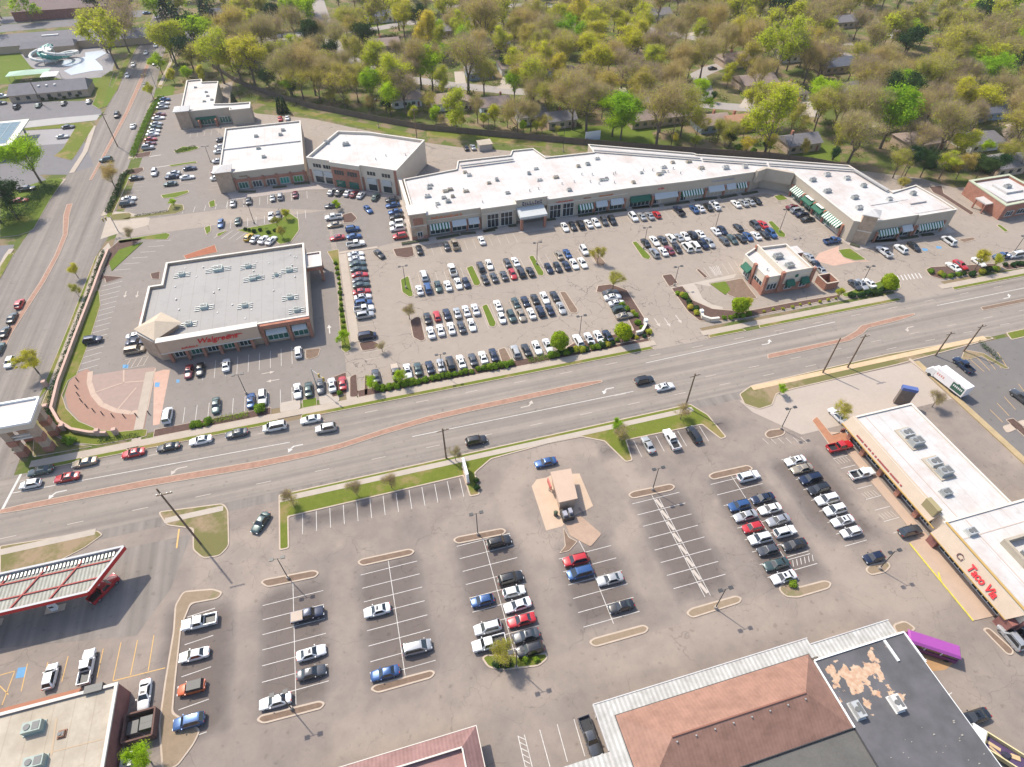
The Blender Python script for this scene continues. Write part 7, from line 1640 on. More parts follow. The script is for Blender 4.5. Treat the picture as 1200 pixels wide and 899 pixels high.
def round_meshes(var):
    key = ('round', var)
    if key in TREES: return TREES[key]
    rr = random.Random(99+var); t = MB(); t.tube((0,0,-.1),(0,0,2.2),.13,.10,7)
    for k in range(6): a = k*PI/3; t.tube((0,0,1.8),(1.1*math.cos(a),1.1*math.sin(a),3.4+.3*(k%2)),.06,.02,4)
    b = MB(); vs = []; fs = []
    lob = [(Vector((rr.gauss(0,1),rr.gauss(0,1),rr.gauss(0,1))).normalized(),rr.uniform(.9,1.12)) for _ in range(22)]
    for k in range(5200):
        d = Vector((rr.gauss(0,1),rr.gauss(0,1),rr.gauss(0,1))).normalized(); m_ = max(lob, key=lambda q: q[0].dot(d)); f = m_[1]*(.78+.26*max(0,m_[0].dot(d))**8)
        r = 2.25*f*(rr.random()**.22); p = Vector((d.x*r,d.y*r,d.z*r*.95+3.6)); u = Vector((rr.gauss(0,1),rr.gauss(0,1),rr.gauss(0,1))).normalized(); v = u.cross(d).normalized(); a = rr.uniform(.08,.17); m = len(vs)
        vs += [tuple(p-u*a-v*a*.4),tuple(p+u*a*.2-v*a),tuple(p+u*a+v*a*.5),tuple(p-u*a*.3+v*a)]; fs.append((m,m+1,m+2,m+3))
    b.add(vs,fs); TREES[key] = (t.mesh('trunk',bark), b.mesh('crown',L_y2)); return TREES[key]
L_y2 = leafmat('lime_round_leaves', [(.34,.42,.02),(.28,.39,.025)], .3)
KN = {'y':'yellow-green','g':'bright green','o':'olive budding','b':'bare brown','p':'bare plum-grey','w':'pale blossoming','e':'dark leafy','c':'dark conifer'}
# hand-surveyed trees: base px, kind, height
TL = [(415,52,'o',13),(381,62,'p',13),(475,50,'y',14),(492,48,'e',12),(522,32,'y',14),(569,58,'b',17),(542,58,'y',13),(466,72,'p',9),(549,110,'b',18),(507,107,'g',15),(494,105,'b',15),
(535,156,'y',12),(420,92,'o',13),(392,118,'b',14),(370,112,'b',14),(438,128,'g',12),(458,135,'g',10),(461,121,'y',16),(475,128,'p',12),(420,120,'o',12),(405,126,'o',12),(591,42,'y',14),(635,97,'y',13),(661,92,'o',13),(670,152,'b',15),(687,154,'b',17),
(727,164,'g',13),(717,160,'g',12),(769,170,'b',16),(797,162,'o',14),(630,94,'b',12),(712,92,'b',13),(728,104,'p',13),(727,44,'p',10),(771,74,'p',9),(762,100,'y',12),(803,51,'b',14),(772,50,'y',8),(655,52,'y',15),(675,48,'y',16),
(692,57,'y',14),(645,64,'b',14),(620,72,'o',14),(612,52,'b',14),(603,118,'g',10),(623,137,'b',12),(641,140,'o',11),(606,157,'b',11),(622,154,'b',9),(745,132,'o',13),(820,92,'b',14),(845,78,'b',15),(815,62,'y',11),(830,57,'b',14),
(838,32,'y',12),(907,97,'y',21),(973,43,'b',14),(872,78,'b',15),(851,104,'y',9),(945,27,'b',14),(890,22,'e',13),(862,20,'g',14),(1000,47,'p',11),(954,143,'g',12),(940,90,'p',8),(1002,116,'p',13),(896,180,'y',19),(873,184,'y',6),
(993,192,'b',14),(975,187,'o',10),(924,162,'o',11),(976,152,'b',12),(985,143,'y',11),(1040,62,'o',15),(1062,54,'o',15),(1100,95,'o',17),(1122,98,'o',16),(1142,95,'o',15),(1112,62,'o',15),(1082,112,'o',14),(1130,42,'g',13),(1160,20,'g',13),(1180,27,'g',13),
(1150,32,'y',11),(1170,57,'e',9),(1187,82,'g',13),(1031,174,'g',17),(1045,150,'g',12),(1081,150,'p',13),(1109,174,'w',8),(1140,150,'y',12),(1117,192,'y',10),(1173,174,'w',8),(1046,209,'o',9),(1060,207,'e',9),(1078,208,'e',9),(1100,210,'y',9),
(1120,210,'o',8),(1142,212,'e',8),(1160,211,'e',8),(1190,204,'o',10),(1150,182,'g',5),(1190,152,'p',10),(1196,172,'o',10),(1064,190,'p',11),(200,33,'c',14),(212,40,'c',13),(255,38,'c',13),(246,34,'c',14),(203,73,'y',11),(191,88,'g',9),
(228,84,'e',11),(263,98,'y',16),(300,103,'y',15),(303,54,'y',13),(347,50,'b',13),(330,64,'p',12),(222,98,'g',7),(205,98,'y',6),(240,99,'y',7),(315,62,'b',13),(343,112,'b',14),(356,116,'o',12),(376,120,'o',12),(329,133,'c',6),(335,132,'c',6),
(275,122,'c',5),(290,32,'b',13),(310,22,'y',13),(340,22,'b',13),(360,17,'p',13),(353,28,'y',12),(235,17,'p',13),(265,17,'y',13),(183,20,'p',13),(37,25,'g',12),(138,80,'y',19),(126,62,'y',15),(152,62,'p',15),(160,47,'p',16),(146,32,'p',16),(120,22,'e',12),(134,17,'e',12),
(2,52,'e',14),(2,22,'e',12),(48,214,'g',12),(2,262,'e',11),(22,258,'e',10),(136,222,'b',7),(180,116,'y',6),(45,437,'y',6),(92,326,'y',4),(60,14,'g',9),(110,10,'e',9),(560,14,'o',13),(585,12,'b',13),(640,14,'y',13),(500,14,'y',13),(470,12,'b',13),(430,12,'g',13),(398,12,'e',13),
(770,28,'b',13),(740,12,'b',13),(712,10,'o',12),(805,14,'g',13),(910,40,'e',14),(960,12,'b',14),(1020,15,'e',13),(1050,12,'g',12),(1085,14,'y',12),(1100,36,'o',13),(1015,70,'b',12),(1030,95,'b',12),(1040,118,'b',11),(905,130,'y',8),(1000,150,'b',11),(1015,135,'p',11),(1172,200,'o',9),(1130,160,'p',10),(1100,130,'b',12),(1120,120,'p',12),(1165,135,'b',12),(1190,120,'b',13),(1195,100,'o',14),(1160,100,'o',14),(1175,75,'o',13),(1195,55,'e',13),(690,120,'b',11),(705,140,'o',10),(660,120,'o',11),(575,90,'g',7),(590,85,'e',6),(520,75,'g',8),(545,80,'g',7),(350,80,'y',12),(365,95,'b',12),(330,95,'o',13),(318,112,'e',9),(300,80,'o',12),(280,72,'b',12),(385,100,'o',12),(405,100,'b',11),(430,108,'o',10),(252,55,'o',11),(505,135,'o',8),(560,145,'b',9),(580,150,'y',8),(595,150,'o',7),(815,165,'o',9),(840,168,'o',8),(855,172,'o',9),(870,165,'y',8),(835,120,'e',4),(790,100,'b',13),(805,95,'o',11),(780,120,'b',12)]
MISC = [ # base px, kind, height, label  (small trees in the car parks and verges)
 (395,246,'g',3.8,'small bright green tree between parked cars left of the mulch island'),(700,308,'o',6,'thin pale budding tree at the tip of the brown island'),(718,340,'o',6,'thin pale budding tree above the corner bed'),
 (590,776,'o',5.2,'bushy olive tree on the grassy island ending the third row'),(177,893,'g',5,'bright green bush-like tree below the brown bin enclosure'),(981,492,'o',5,'pale young tree beside the shop row corner'),
 (913,462,'g',3.2,'small round green tree on the verge by the shop row drive'),(1092,477,'p',4.5,'bare brown shrubby tree behind the dark sign pylon'),(722,508,'g',4.2,'small green tree on the verge above the kiosk lane'),(729,516,'p',4.5,'small bare tree beside the green one above the kiosk lane'),
 (797,492,'p',4,'small bare tree at the right end of the grassy verge'),(459,572,'p',4.5,'small bare tree over the middle of the grassy verge'),(418,580,'p',4.5,'small bare tree left of the middle of the grassy verge'),(345,594,'p',4.5,'small bare tree at the left tip of the grassy verge'),
 (534,540,'p',3.5,'low bare tree near the white sign slab'),(480,374,'p',4.5,'small bare tree at the left mulch island of the lower double row'),(448,412,'p',3,'tiny bare tree beside the half-round mulch island'),(405,404,'g',4.2,'bright green slim tree at the lower end of the hedge strip'),
 (545,455,'g',4,'pale green tree in the avenue hedge above the truck')][:18]+[
 (437,458,'g',4,'pale green tree in the hedge right of the walkway'),(470,452,'g',4.5,'pale green tree in front of the pickup in the hedge row'),(326,268,'o',4.5,'brownish tree on the leafy island behind the pharmacy'),(332,280,'o',4.2,'grey-green tree low on the leafy island behind the pharmacy'),(336,258,'y',4,'light green tree at the top of the leafy island behind the pharmacy'),
 (873,365,'y',4,'slim yellow-green sapling right of the round tree by the coffee shop'),(1142,316,'y',6,'broad green tree in the far right avenue hedge'),(1163,314,'y',4.5,'small yellow-green tree right of the broad one in the far hedge'),(205,243,'g',3,'round green shrub tree on the striped island by the west entry'),
 (982,350,'y',3.5,'small yellow tree inside the brick bin enclosure'),(1055,224,'o',5,'thin tree on the service drive verge behind the right wing'),(155,282,'p',4,'small bare tree on the dark corner bed by the west entry'),(93,348,'o',4,'thin sapling on the side street verge beside the long wall'),(205,340,'o',3.5,'slim tree left of the pharmacy by the dark oval bed'),
 (5,795,'p',3,'') ][:14]
used = []
def plant(kind, X, Y, h, label, group, var=None, nm='tree', cat='tree'):
    rr = random.Random(int(X*13+Y*29)); var = rr.randrange(5) if var is None else var
    tm, cm = tree_meshes(kind, var); t = thing(nm, label, cat, (X,Y,0), rr.uniform(0,6.28), group)
    s_ = h/10; t.scale = (s_*rr.uniform(.82,1.2), s_*rr.uniform(.82,1.2), s_*rr.uniform(.92,1.08))
    link('trunk', tm, t); link('crown', cm, t); used.append((X,Y,h)); return t
LM = [('by the upper left street corner',(200,60)),('behind the smallest shop block',(270,110)),('above the left end of the board fence',(350,105)),('left of the curved residential lane',(400,90)),('beside the curved residential lane',(430,50)),('near the white two-storey house',(450,20)),('around the cream house behind the fence',(500,115)),('by the grey hip-roofed house',(525,45)),('beside the pale residential driveways',(590,80)),('behind the pale blue house',(600,145)),('in the upper yellow-green grove',(665,45)),('behind the middle of the board fence',(670,140)),('around the carport house',(735,60)),('above the long low house',(735,105)),('behind the long low house',(780,150)),('at the top above the upper lane',(780,15)),('along the grey street bend',(830,80)),('around the small blue house',(850,160)),('around the taupe-roofed house',(880,30)),('by the brown-roofed house with red car',(930,110)),('above the fenced green yard',(965,165)),('by the dark slate-roofed upper house',(985,50)),('among the purple thickets',(1010,120)),('in the olive grove',(1090,90)),('at the top right corner',(1150,30)),('by the dark blue-roofed house',(1165,120)),('along the far right hedge',(1090,205)),('around the leaning white-limbed tree',(1060,165)),('at the right edge above the bank',(1180,190)),('at the top above the conifers',(300,25)),('by the waterslide pool',(120,50)),('at the left edge',(10,150)),('in front of the left lawns',(60,240)),('at the upper left edge of the car parks',(50,20)),('on the side street verge',(140,200)),('low on the side street verge',(60,400))]
def clear(X, Y, r):
    px, py = PROJ(X, Y)
    for hx,hy,w,d,*_ in HOUSES:
        hX,hY = G(hx,hy,4.5)
        if abs(X-hX) < w/2+r*.45 and abs(Y-hY) < d/2+r*.45: return False
    for rd in ROADS:
        for p,q in zip(rd,rd[1:]):
            p_,q_ = Vector(p),Vector(q); d = q_-p_; t = max(0,min(1,(Vector((X,Y))-p_).dot(d)/d.length_squared))
            if (Vector((X,Y))-(p_+d*t)).length < 4.2+r*.3: return False
    return True
items = []
for px,py,k,h in TL: X,Y = G(px,py); h *= 1.36 if h > 9 else 1.18; items.append([X,Y,k,h]); used.append((X,Y,h))
# the wooded yards between the surveyed trees
rr = random.Random(12); tries = 0; target = 250; FENCE = PL([(230,60),(300,100),(440,140),(600,160),(800,177),(900,184),(1000,200),(1200,206)])
LAWN_ = [PL([(650,150),(760,145),(770,170),(660,168)]),PL([(820,83),(860,95),(870,118),(850,118),(830,100)]),PL([(925,165),(985,172),(985,190),(920,186)])]
def inside(p, poly):
    c = False
    for i in range(len(poly)):
        (x1,y1),(x2,y2) = poly[i-1],poly[i]
        if (y1 > p[1]) != (y2 > p[1]) and p[0] < (x2-x1)*(p[1]-y1)/(y2-y1)+x1: c = not c
    return c
while target and tries < 9000:
    tries += 1; px = rr.uniform(185,1215); py = rr.uniform(-12,205)
    lim = [110,118,128,144,156,160,165,172,178,186,200,205][min(11,int((px-185)/90))]-8
    if px < 480: lim = 80+(px-185)*.2
    if py > lim: continue
    X,Y = G(px,py)
    if any(inside((X,Y),l) for l in LAWN_): continue
    if min((math.hypot(X-a,Y-b) for a,b,_ in used), default=99) < 6.9 or not clear(X,Y,6): continue
    if px > 1000: k = rr.choice('ooooyygbbe')
    elif px < 480: k = rr.choice('bbooyyyge')
    else: k = rr.choice('bbyyyyyooopg')
    h = rr.uniform(13,21); items.append([X,Y,k,h]); used.append((X,Y,h)); target -= 1
FB = PL([(330,112),(440,136),(495,147),(600,157),(687,165),(800,174),(900,181),(1005,198)])
for p_,q_ in zip(FB,FB[1:]):
    for k_ in range(int(math.dist(p_,q_)/4.2)):
        if rr.random() < .28: continue
        u_ = rr.random(); X = p_[0]+(q_[0]-p_[0])*u_+rr.uniform(-1,1); Y = p_[1]+(q_[1]-p_[1])*u_+rr.uniform(0.5,4)
        if not clear(X,Y,1) or (rr.random() < .5 and any(inside((X,Y),l) for l in LAWN_)): continue
        items.append([X,Y,rr.choice('yyooogebe'),rr.uniform(3.5,7.5)])
items.sort(key=lambda i: math.hypot(i[0],i[1])); FAR = items[262:]; items = items[:262]
gr = {}
for it in items:
    p = PROJ(it[0],it[1]); lm = min(LM, key=lambda l: math.hypot(l[1][0]-p[0],(l[1][1]-p[1])*1.5)); it.append(lm[0]); gr.setdefault((lm[0],it[2]),[]).append(it)
for (ph,k),its in gr.items():
    its.sort(key=lambda i: PROJ(i[0],i[1])[0])
    for n_,it in enumerate(its):
        nm_ = KN[k] if k == 'c' else KN[k]+' tree'
        lab = f'{nm_} {ph}' if len(its) == 1 else (f'leftmost {nm_} {ph}' if n_ == 0 else f'{ORD[n_]} {nm_} from the left {ph}')
        plant(k, it[0], it[1], it[3], lab, 'trees of the wooded yards and verges', nm='conifer' if k == 'c' else 'tree')
# the far trees, past the 262 nearest, stand as one wood
import numpy as np
FM = [L_y, L_g, L_o, L_b, L_p, L_w, L_e, L_c, bark]; av = []; afc = []; ami = []; base_ = 0
for X,Y,k,h in FAR:
    rr = random.Random(int(X*13+Y*29)); tm, cm = tree_meshes(k, rr.randrange(5)); a_ = rr.uniform(0,6.28); s_ = h/10
    for me, keep, isl in ((tm,1.,False),(cm,.34,True)):
        nv = len(me.vertices); co_ = np.empty(nv*3); me.vertices.foreach_get('co', co_); co_ = co_.reshape(-1,3)
        npoly = len(me.polygons); ls = np.empty(npoly,dtype=np.int64); lt = np.empty(npoly,dtype=np.int64); me.polygons.foreach_get('loop_start', ls); me.polygons.foreach_get('loop_total', lt); vi = np.empty(len(me.loops),dtype=np.int64); me.loops.foreach_get('vertex_index', vi)
        mi_ = np.empty(npoly,dtype=np.int64); me.polygons.foreach_get('material_index', mi_); mats_ = np.array([FM.index(m_) for m_ in me.materials])
        rs = np.random.RandomState(int(abs(X*3+Y)) % 9999); kp = rs.rand(npoly) < keep
        for n_ in (3,4):
            ix = np.nonzero((lt == n_) & kp)[0]
            if not len(ix) or (n_ == 3 and not isl): continue
            q = co_[vi[ls[ix][:,None]+np.arange(n_)[None,:]]]
            if isl: c0 = q.mean(1,keepdims=True); q = c0+(q-c0)*1.6
            if n_ == 3: q = np.concatenate([q, q[:,2:3]+np.array([.012,0,.012])],1)
            q = (q*s_) @ np.array([[math.cos(a_),math.sin(a_),0],[-math.sin(a_),math.cos(a_),0],[0,0,1]])+np.array([X,Y,0])
            av.append(q.reshape(-1,3)); ami.append(mats_[mi_[ix]])
ami = np.concatenate(ami)
av = np.concatenate(av); me = bpy.data.meshes.new('far_woodland'); nf = len(av)//4
me.vertices.add(len(av)); me.vertices.foreach_set('co', av.ravel()); me.loops.add(nf*4); me.loops.foreach_set('vertex_index', np.arange(nf*4)); me.polygons.add(nf); me.polygons.foreach_set('loop_start', np.arange(nf)*4)
for m_ in FM: me.materials.append(m_)
me.polygons.foreach_set('material_index', ami); me.update(calc_edges=True); fo = link('far_woodland', me); fo['kind'] = 'stuff'
for px,py,k,h,lab in MISC:
    if lab: X,Y = G(px,py); plant(k,X,Y,h,lab,'small trees in car parks and verges')
for px,py,lab in ((655,412,'round lime-green tree in the avenue hedge left of four parked cars'),(729,401,'round lime-green tree in the corner bed beside the entrance drive'),(863,370,'round lime-green tree in front of the coffee shop'),(1037,343,'round lime-green tree at the right end of the coffee shop hedge')):
    X,Y = G(px,py); R = thing('round_tree',lab,'tree',(X,Y,0),px*.1,'round lime-green trees along the avenue'); tm,cm = round_meshes(px%2); R.scale = (1.05,1.05,1.05); link('trunk',tm,R); link('crown',cm,R)
# undergrowth in the wooded yards: nobody could count it
b = MB(); vs = []; fs = []; rr = random.Random(77); n_ = 0
FL = [(FENCE[i],FENCE[i+1]) for i in range(len(FENCE)-1)]
clumps = []
while len(clumps) < 520:
    px = rr.uniform(185,1215); py = rr.uniform(-10,200); lim = [110,118,128,144,156,160,165,172,178,186,200,205][min(11,int((px-185)/90))]-3
    if px < 480: lim = 92+(px-185)*.2
    if py > lim: continue
    if px < 1000 and rr.random() < .25: continue
    X,Y = G(px,py)
    if any(inside((X,Y),l) for l in LAWN_) or not clear(X,Y,1.5): continue
    clumps.append((X,Y,rr.uniform(.8,2.4)))
for X,Y,s_ in clumps:
    for k in range(int(60*s_)):
        p = Vector((X+rr.gauss(0,s_*.7),Y+rr.gauss(0,s_*.7),abs(rr.gauss(0,s_*.45))+.1)); u = Vector((rr.gauss(0,1),rr.gauss(0,1),rr.gauss(0,1))).normalized(); v = u.cross(Vector((rr.gauss(0,1),rr.gauss(0,1),1))).normalized(); a = rr.uniform(.12,.3); m = len(vs)
        vs += [tuple(p-u*a),tuple(p+v*a),tuple(p+u*a),tuple(p-v*a)]; fs.append((m,m+1,m+2,m+3))
b.add(vs,fs)
um = leafmat('undergrowth_leaves',[(.15,.17,.05),(.15,.17,.05)],.2)
nt = um.node_tree
o = put(b,'undergrowth',um); o['kind'] = 'stuff'
# ---- shrubs and hedges
SH = []
for var in range(3):
    rr = random.Random(300+var); b = MB(); vs = []; fs = []
    for k in range(900):
        d = Vector((rr.gauss(0,1),rr.gauss(0,1),rr.gauss(0,1))).normalized(); r = .78*rr.uniform(.7,1.05)*(1+.1*math.sin(d.x*5+var)+.1*math.cos(d.y*6)); p = Vector((d.x*r,d.y*r,max(.05,d.z*r*.8+.6)))
        u = Vector((rr.gauss(0,1),rr.gauss(0,1),rr.gauss(0,1))).normalized(); v = u.cross(d).normalized(); a = rr.uniform(.06,.12); m = len(vs); vs += [tuple(p-u*a),tuple(p+v*a),tuple(p+u*a),tuple(p-v*a)]; fs.append((m,m+1,m+2,m+3))
    b.add(vs,fs); SH.append({'y':b.mesh('shrub',L_hedge),'e':b.mesh('shrub',L_e),'o':b.mesh('shrub',L_o)})
def shrubs(pts, step, kind, label, group, s_=1., jit=.25):
    rr = random.Random(label)
    for p,q in zip(pts,pts[1:]):
        l = math.dist(p,q); n_ = max(1,int(l/step))
        for k in range(n_):
            t = (k+.5)/n_; x = p[0]+(q[0]-p[0])*t+rr.uniform(-jit,jit); y = p[1]+(q[1]-p[1])*t+rr.uniform(-jit,jit)
            o = link('shrub', SH[rr.randrange(3)][kind if kind in 'yeo' else rr.choice('yeo')], None, (x,y,.1), rr.uniform(0,6)); z = s_*rr.uniform(.8,1.2); o.scale = (z,z,z*rr.uniform(.85,1.1)); tag(o,label,'shrub',group)
shrubs([(-5,105.7),(30,105.3)],1.45,'y','round clipped lime shrub in the avenue hedge left of the brown island','lime shrubs along the avenue, left part',1.05)
shrubs([(-4,104.9),(8,104.9)],1.6,'y','round clipped lime shrub in the second file near the walkway','lime shrubs, second file',.95)
shrubs([(39,105.6),(57,105.4)],1.3,'x','mixed green shrub in the avenue hedge between the round trees','mixed shrubs between the round trees',1.1)
shrubs([(-47,105.8),(-42,105.8)],1.5,'y','round lime shrub at the left end of the pharmacy hedge','lime shrubs by the pharmacy',1.05,.5)
shrubs([(-47,104.9),(-42,104.9)],1.5,'y','small lime shrub in the front file of the pharmacy hedge','front lime shrubs by the pharmacy',.8,.2)
shrubs([(-33.4,106.1),(-29.4,106.1)],2.2,'y','large rounded green bush below the white SUV by the pharmacy','bushes below the white SUV',1.6)
shrubs(PL([(392,462),(402,461)]),1.5,'y','lime shrub in the small bed beside the red car','lime shrubs beside the red car',1.0)
shrubs(PL([(730,358),(745,375),(762,392)]),1.7,'x','mixed shrub in the corner bed along the entrance drive','mixed shrubs in the corner bed',1.0,.7)
shrubs(PL([(690,405),(728,399),(758,394)]),1.5,'x','low shrub in the corner bed above the avenue walk','low shrubs in the corner bed',.9,.5)
shrubs(PL([(793,343),(808,360),(822,372)]),1.4,'x','mixed shrub in the bed left of the coffee shop loop','mixed shrubs left of the coffee shop',1.1,.8)
shrubs(PL([(845,375),(880,370)]),1.5,'y','green shrub below the round tree by the coffee shop','shrubs below the coffee shop tree',1.0)
shrubs(PL([(890,367),(985,350)]),2.6,'o','sparse low shrub in the mulch strip before the coffee shop','sparse shrubs before the coffee shop',.55,.3)
shrubs(PL([(992,349),(1030,343),(1050,338)]),1.4,'e','dark green shrub in the bed right of the coffee shop','dark shrubs right of the coffee shop',1.15,.5)
shrubs(PL([(1087,318),(1110,326),(1150,320),(1170,315)]),1.6,'x','mixed shrub in the far right avenue hedge','mixed shrubs in the far right hedge',1.1,.6)
shrubs(PL([(1175,313),(1212,308)]),1.6,'e','dark shrub by the blue pickup at the right edge','dark shrubs at the right edge',1.1,.5)
shrubs([(-10.4,163),(-9.9,150),(-10.2,140),(-10.4,130)],2.2,'y','low green shrub in the long strip beside the packed column','shrubs in the long strip',.75,.15)
shrubs(PL([(14,548-20),(30,545-20)]),1.4,'e','dark shrub at the foot of the corner pavilion','dark shrubs at the pavilion',1.2,.6)
shrubs([(-73,108.5),(-71,106.8)],1.3,'y','bright lime shrub beside the corner pavilion','lime shrubs beside the pavilion',1.5,.4)
shrubs(PL([(285,270),(325,273)]),1.8,'e','dark low shrub on the leafy island behind the pharmacy','dark shrubs on the leafy island',.8,.9)
shrubs(PL([(920,684),(932,686)]),1.2,'y','green shrub on the island ending the crowded sixth row','shrubs ending the sixth row',.9,.3)
shrubs(PL([(578,776),(600,778)]),1.4,'e','green shrub under the bushy tree ending the third row','shrubs under the bushy tree',1.0,.4)
shrubs(PL([(612,775),(630,771)]),1.3,'y','low green shrub on the island tip beside the black SUV','low shrubs on the island tip',.7,.3)
shrubs(PL([(1080,195),(1170,205)]),4.5,'e','dark evergreen shrub at the edge of the far right hedge','dark shrubs of the far hedge',2.4,1.5)
shrubs(PL([(855,176),(890,182)]),4,'y','rounded lime bush behind the board fence near the mall roof','lime bushes behind the fence',2.0,1)
shrubs(PL([(1050,425),(1100,415)][:0] or [(556,560),(560,578)]),1.4,'e','dark green shrub right of the white sign slab','shrubs right of the sign slab',1.0,.3)
shrubs(PL([(135,110),(165,88)][:0] or [(26,115),(55,118),(95,113)]),2.4,'e','dark foundation shrub along the ranch building front','foundation shrubs of the ranch building',1.0,.5)
def hedge(label, pts, w, h, m, seed, nm='hedge', dens=38):
    rr = random.Random(seed); b = MB(); vs = []; fs = []
    for p,q in zip(pts,pts[1:]):
        l = math.dist(p,q); dx,dy = (q[0]-p[0])/l,(q[1]-p[1])/l
        for k in range(int(l*w*dens)):
            t = rr.uniform(0,l); s_ = rr.uniform(-w/2,w/2); z = h*(rr.random()**.45)*(1+.15*math.sin(t*1.7+seed)); c = Vector((p[0]+dx*t-dy*s_,p[1]+dy*t+dx*s_,z))
            u = Vector((rr.gauss(0,1),rr.gauss(0,1),rr.gauss(0,1))).normalized(); v = u.cross(Vector((rr.gauss(0,1),rr.gauss(0,1),1))).normalized(); a = rr.uniform(.07,.14); m_ = len(vs); vs += [tuple(c-u*a),tuple(c+v*a),tuple(c+u*a),tuple(c-v*a)]; fs.append((m_,m_+1,m_+2,m_+3))
    b.add(vs,fs); o = put(b,nm,m); tag(o,label,'hedge'); return o
hedge('dark clipped hedge strip between the side street walk and the long wall',[(-78.6,187),(-78.6,166),(-79.0,146),(-79.3,126),(-78.6,118),(-75.6,112.6)],1.0,1.4,L_e,1,dens=90)
hedge('low green hedge below the shaded pharmacy stalls',[(-41.8,105.7),(-34,105.5)],1.8,.7,L_hedge,2)
hedge('low hedge along the inside of the plaza lawn',[(-66,106.0),(-57.5,105.6)],1.0,.8,L_e,3)
hedge('long green hedge between the side street walk and the upper parking row',PL([(156,184),(165,160),(178,130),(190,114)]),2.4,1.1,L_hedge,4,dens=95)
hedge('short hedge beside the bare tree on the side street',PL([(127,250),(137,228),(146,205),(157,201)]),2.0,1.0,L_e,5,dens=95)
hedge('leafy hedge bank at the left edge across the side street',PL([(0,256),(20,262),(40,240),(62,218)]),7,2.2,L_e,6,dens=34)
hedge('green hedge beside the dark car park right of the moving lorry',PL([(1147,402),(1172,425)]),1.4,1.0,L_e,7)
hedge('lime hedge block in the middle of the avenue hedge',[(33.5,105.2),(40,105.2)],1.8,1.0,L_hedge,8)
hedge('trimmed hedge filling the island before the low shops',PL([(206,179),(230,173)]),2.2,.9,L_e,9)
hedge('thin hedge lining the lower shop parking row',[(-60,203.9+.9),(-62,205)][:0] or PL([(158,254),(198,248)]),.8,.6,L_e,10)
# ================================================================ POLES
def lamp_post(px,py,h,label,arms=2,rot=0.,grp='double-headed lamp posts in the car parks'):
    X,Y = G(px,py); R = thing('lamp_post',label,'lamp post',(X,Y,.12),rot,grp)
    b = MB(); b.tube((0,0,0),(0,0,.7),.28,n=10); put(b,'base',concrete_pale,R); b = MB(); b.tube((0,0,.7),(0,0,h),.10,.07,8); put(b,'pole',metal_dark,R)
    for k in range(arms):
        s_ = 1 if k == 0 else -1; b = MB(); b.tube((0,0,h-.1),(s_*.7,0,h),.05,n=6); put(b,'arm',metal_dark,R); b = MB(); b.box(s_*.6,-.3,h-.04,s_*1.35,.3,h+.14); put(b,'lamp_head',metal_dark,R)
for px,py,h,l in ((338,678,7.4,'lamp post on the island above the first open row'),(342,831,7.4,'lamp post on the island below the first open row'),(560,627,7.6,'lamp post on the island above the third row'),(764.5,574.5,7.4,'lamp post on the island above the empty wheel-stop row'),(605,783,7.4,'lamp post on the grassy island ending the third row'),(838,713,7.4,'lamp post on the island below the wheel-stop row'),(915,503,7.0,'lamp post on the small oval island by the shop row drive'),(1030,667,6.5,'lamp post on the oval island near the shop row'),
    (476,338,7.5,'lamp post at the left grass island above the aisle'),(629,310,7.5,'lamp post on the second grass island of the mall rows'),(519,440,7,'lamp post between cars in the avenue hedge row'),(679,395,7,'lamp post in the hedge row by the round tree'),(754,292,7.5,'lamp post on the grass island of the right double row'),(838,268,7.5,'lamp post in the middle of the right double rows'),(913,272,8,'lamp post on the grass island at the right end'),(790,335,6.5,'lamp post near the coffee shop parking'),(1009,335,6.5,'lamp post at the right of the coffee shop'),(289,462,6.5,'lamp post beside the blue car below the pharmacy'),(247,190,6,'lamp post on the hedge island before the low shops'),(298,262,7,'lamp post left of the leafy island behind the pharmacy'),(1185,300,7,'lamp post at the far right car park edge')):
    lamp_post(px,py,h,l)
for px,py,h,l in ((573,165,10,'tall single lamp post behind the long mall near the bin store'),(444,150,11,'tall single lamp post behind the two-storey offices'),(660,178,9,'single lamp post on the grass behind the mall'),(921,187,9,'single lamp post behind the mall inner corner'),(1054,212,11,'tall single lamp post behind the right wing'),(283,122,10,'single lamp post by the fence behind the smallest shop block')):
    lamp_post(px,py,h,l,1,1.2,'single lamp posts behind the mall')
wood = mat('pole_wood',(.17,.115,.075),.9,.15,2)
def upole(px,py,h,label,arms=1,rot=0.,lean=(0,0)):
    X,Y = G(px,py); R = thing('utility_pole',label,'utility pole',(X,Y,0),rot,'wooden utility poles along the roads'); b = MB(); b.tube((0,0,0),(lean[0],lean[1],h),.21,.15,9); put(b,'pole',wood,R)
    for k in range(arms):
        b = MB(); z = h-.6-k*1.2; b.box(-1.3,-.2,z,1.3,-.06,z+.16); put(b,'crossarm',wood,R)
        for x in (-1.15,-.5,.5,1.15): b = MB(); b.tube((x,-.13,z+.16),(x,-.13,z+.4),.07,n=6); put(b,'insulator',metal_light,R)
    return R
upole(235,637,17.5,'tall leaning utility pole on the corner island by the fuel canopy',1,0,(-1.2,1.0))
upole(523,537,10,'utility pole on the grassy verge near the white sign slab',1,.1); upole(803,477,11,'utility pole at the right end of the grassy verge',1,.1); upole(964,437,11.5,'left pole of the close pair on the tan sidewalk',0); upole(993,431,11,'right pole of the close pair on the tan sidewalk',1); upole(1096,417,8,'grey utility pole on the verge left of the white lorry',1); upole(1129,412,9,'utility pole on the verge behind the teal pickup',1)
upole(489,166,13,'tall utility pole right behind the two-storey offices',1); upole(48,215,13,'utility pole inside the green tree across the side street',1); upole(138,172,13,'utility pole at the upper side street junction',1,.3); upole(50,128-5,11,'utility pole before the ranch building',1); upole(786,172,11,'pale utility pole behind the board fence',0)
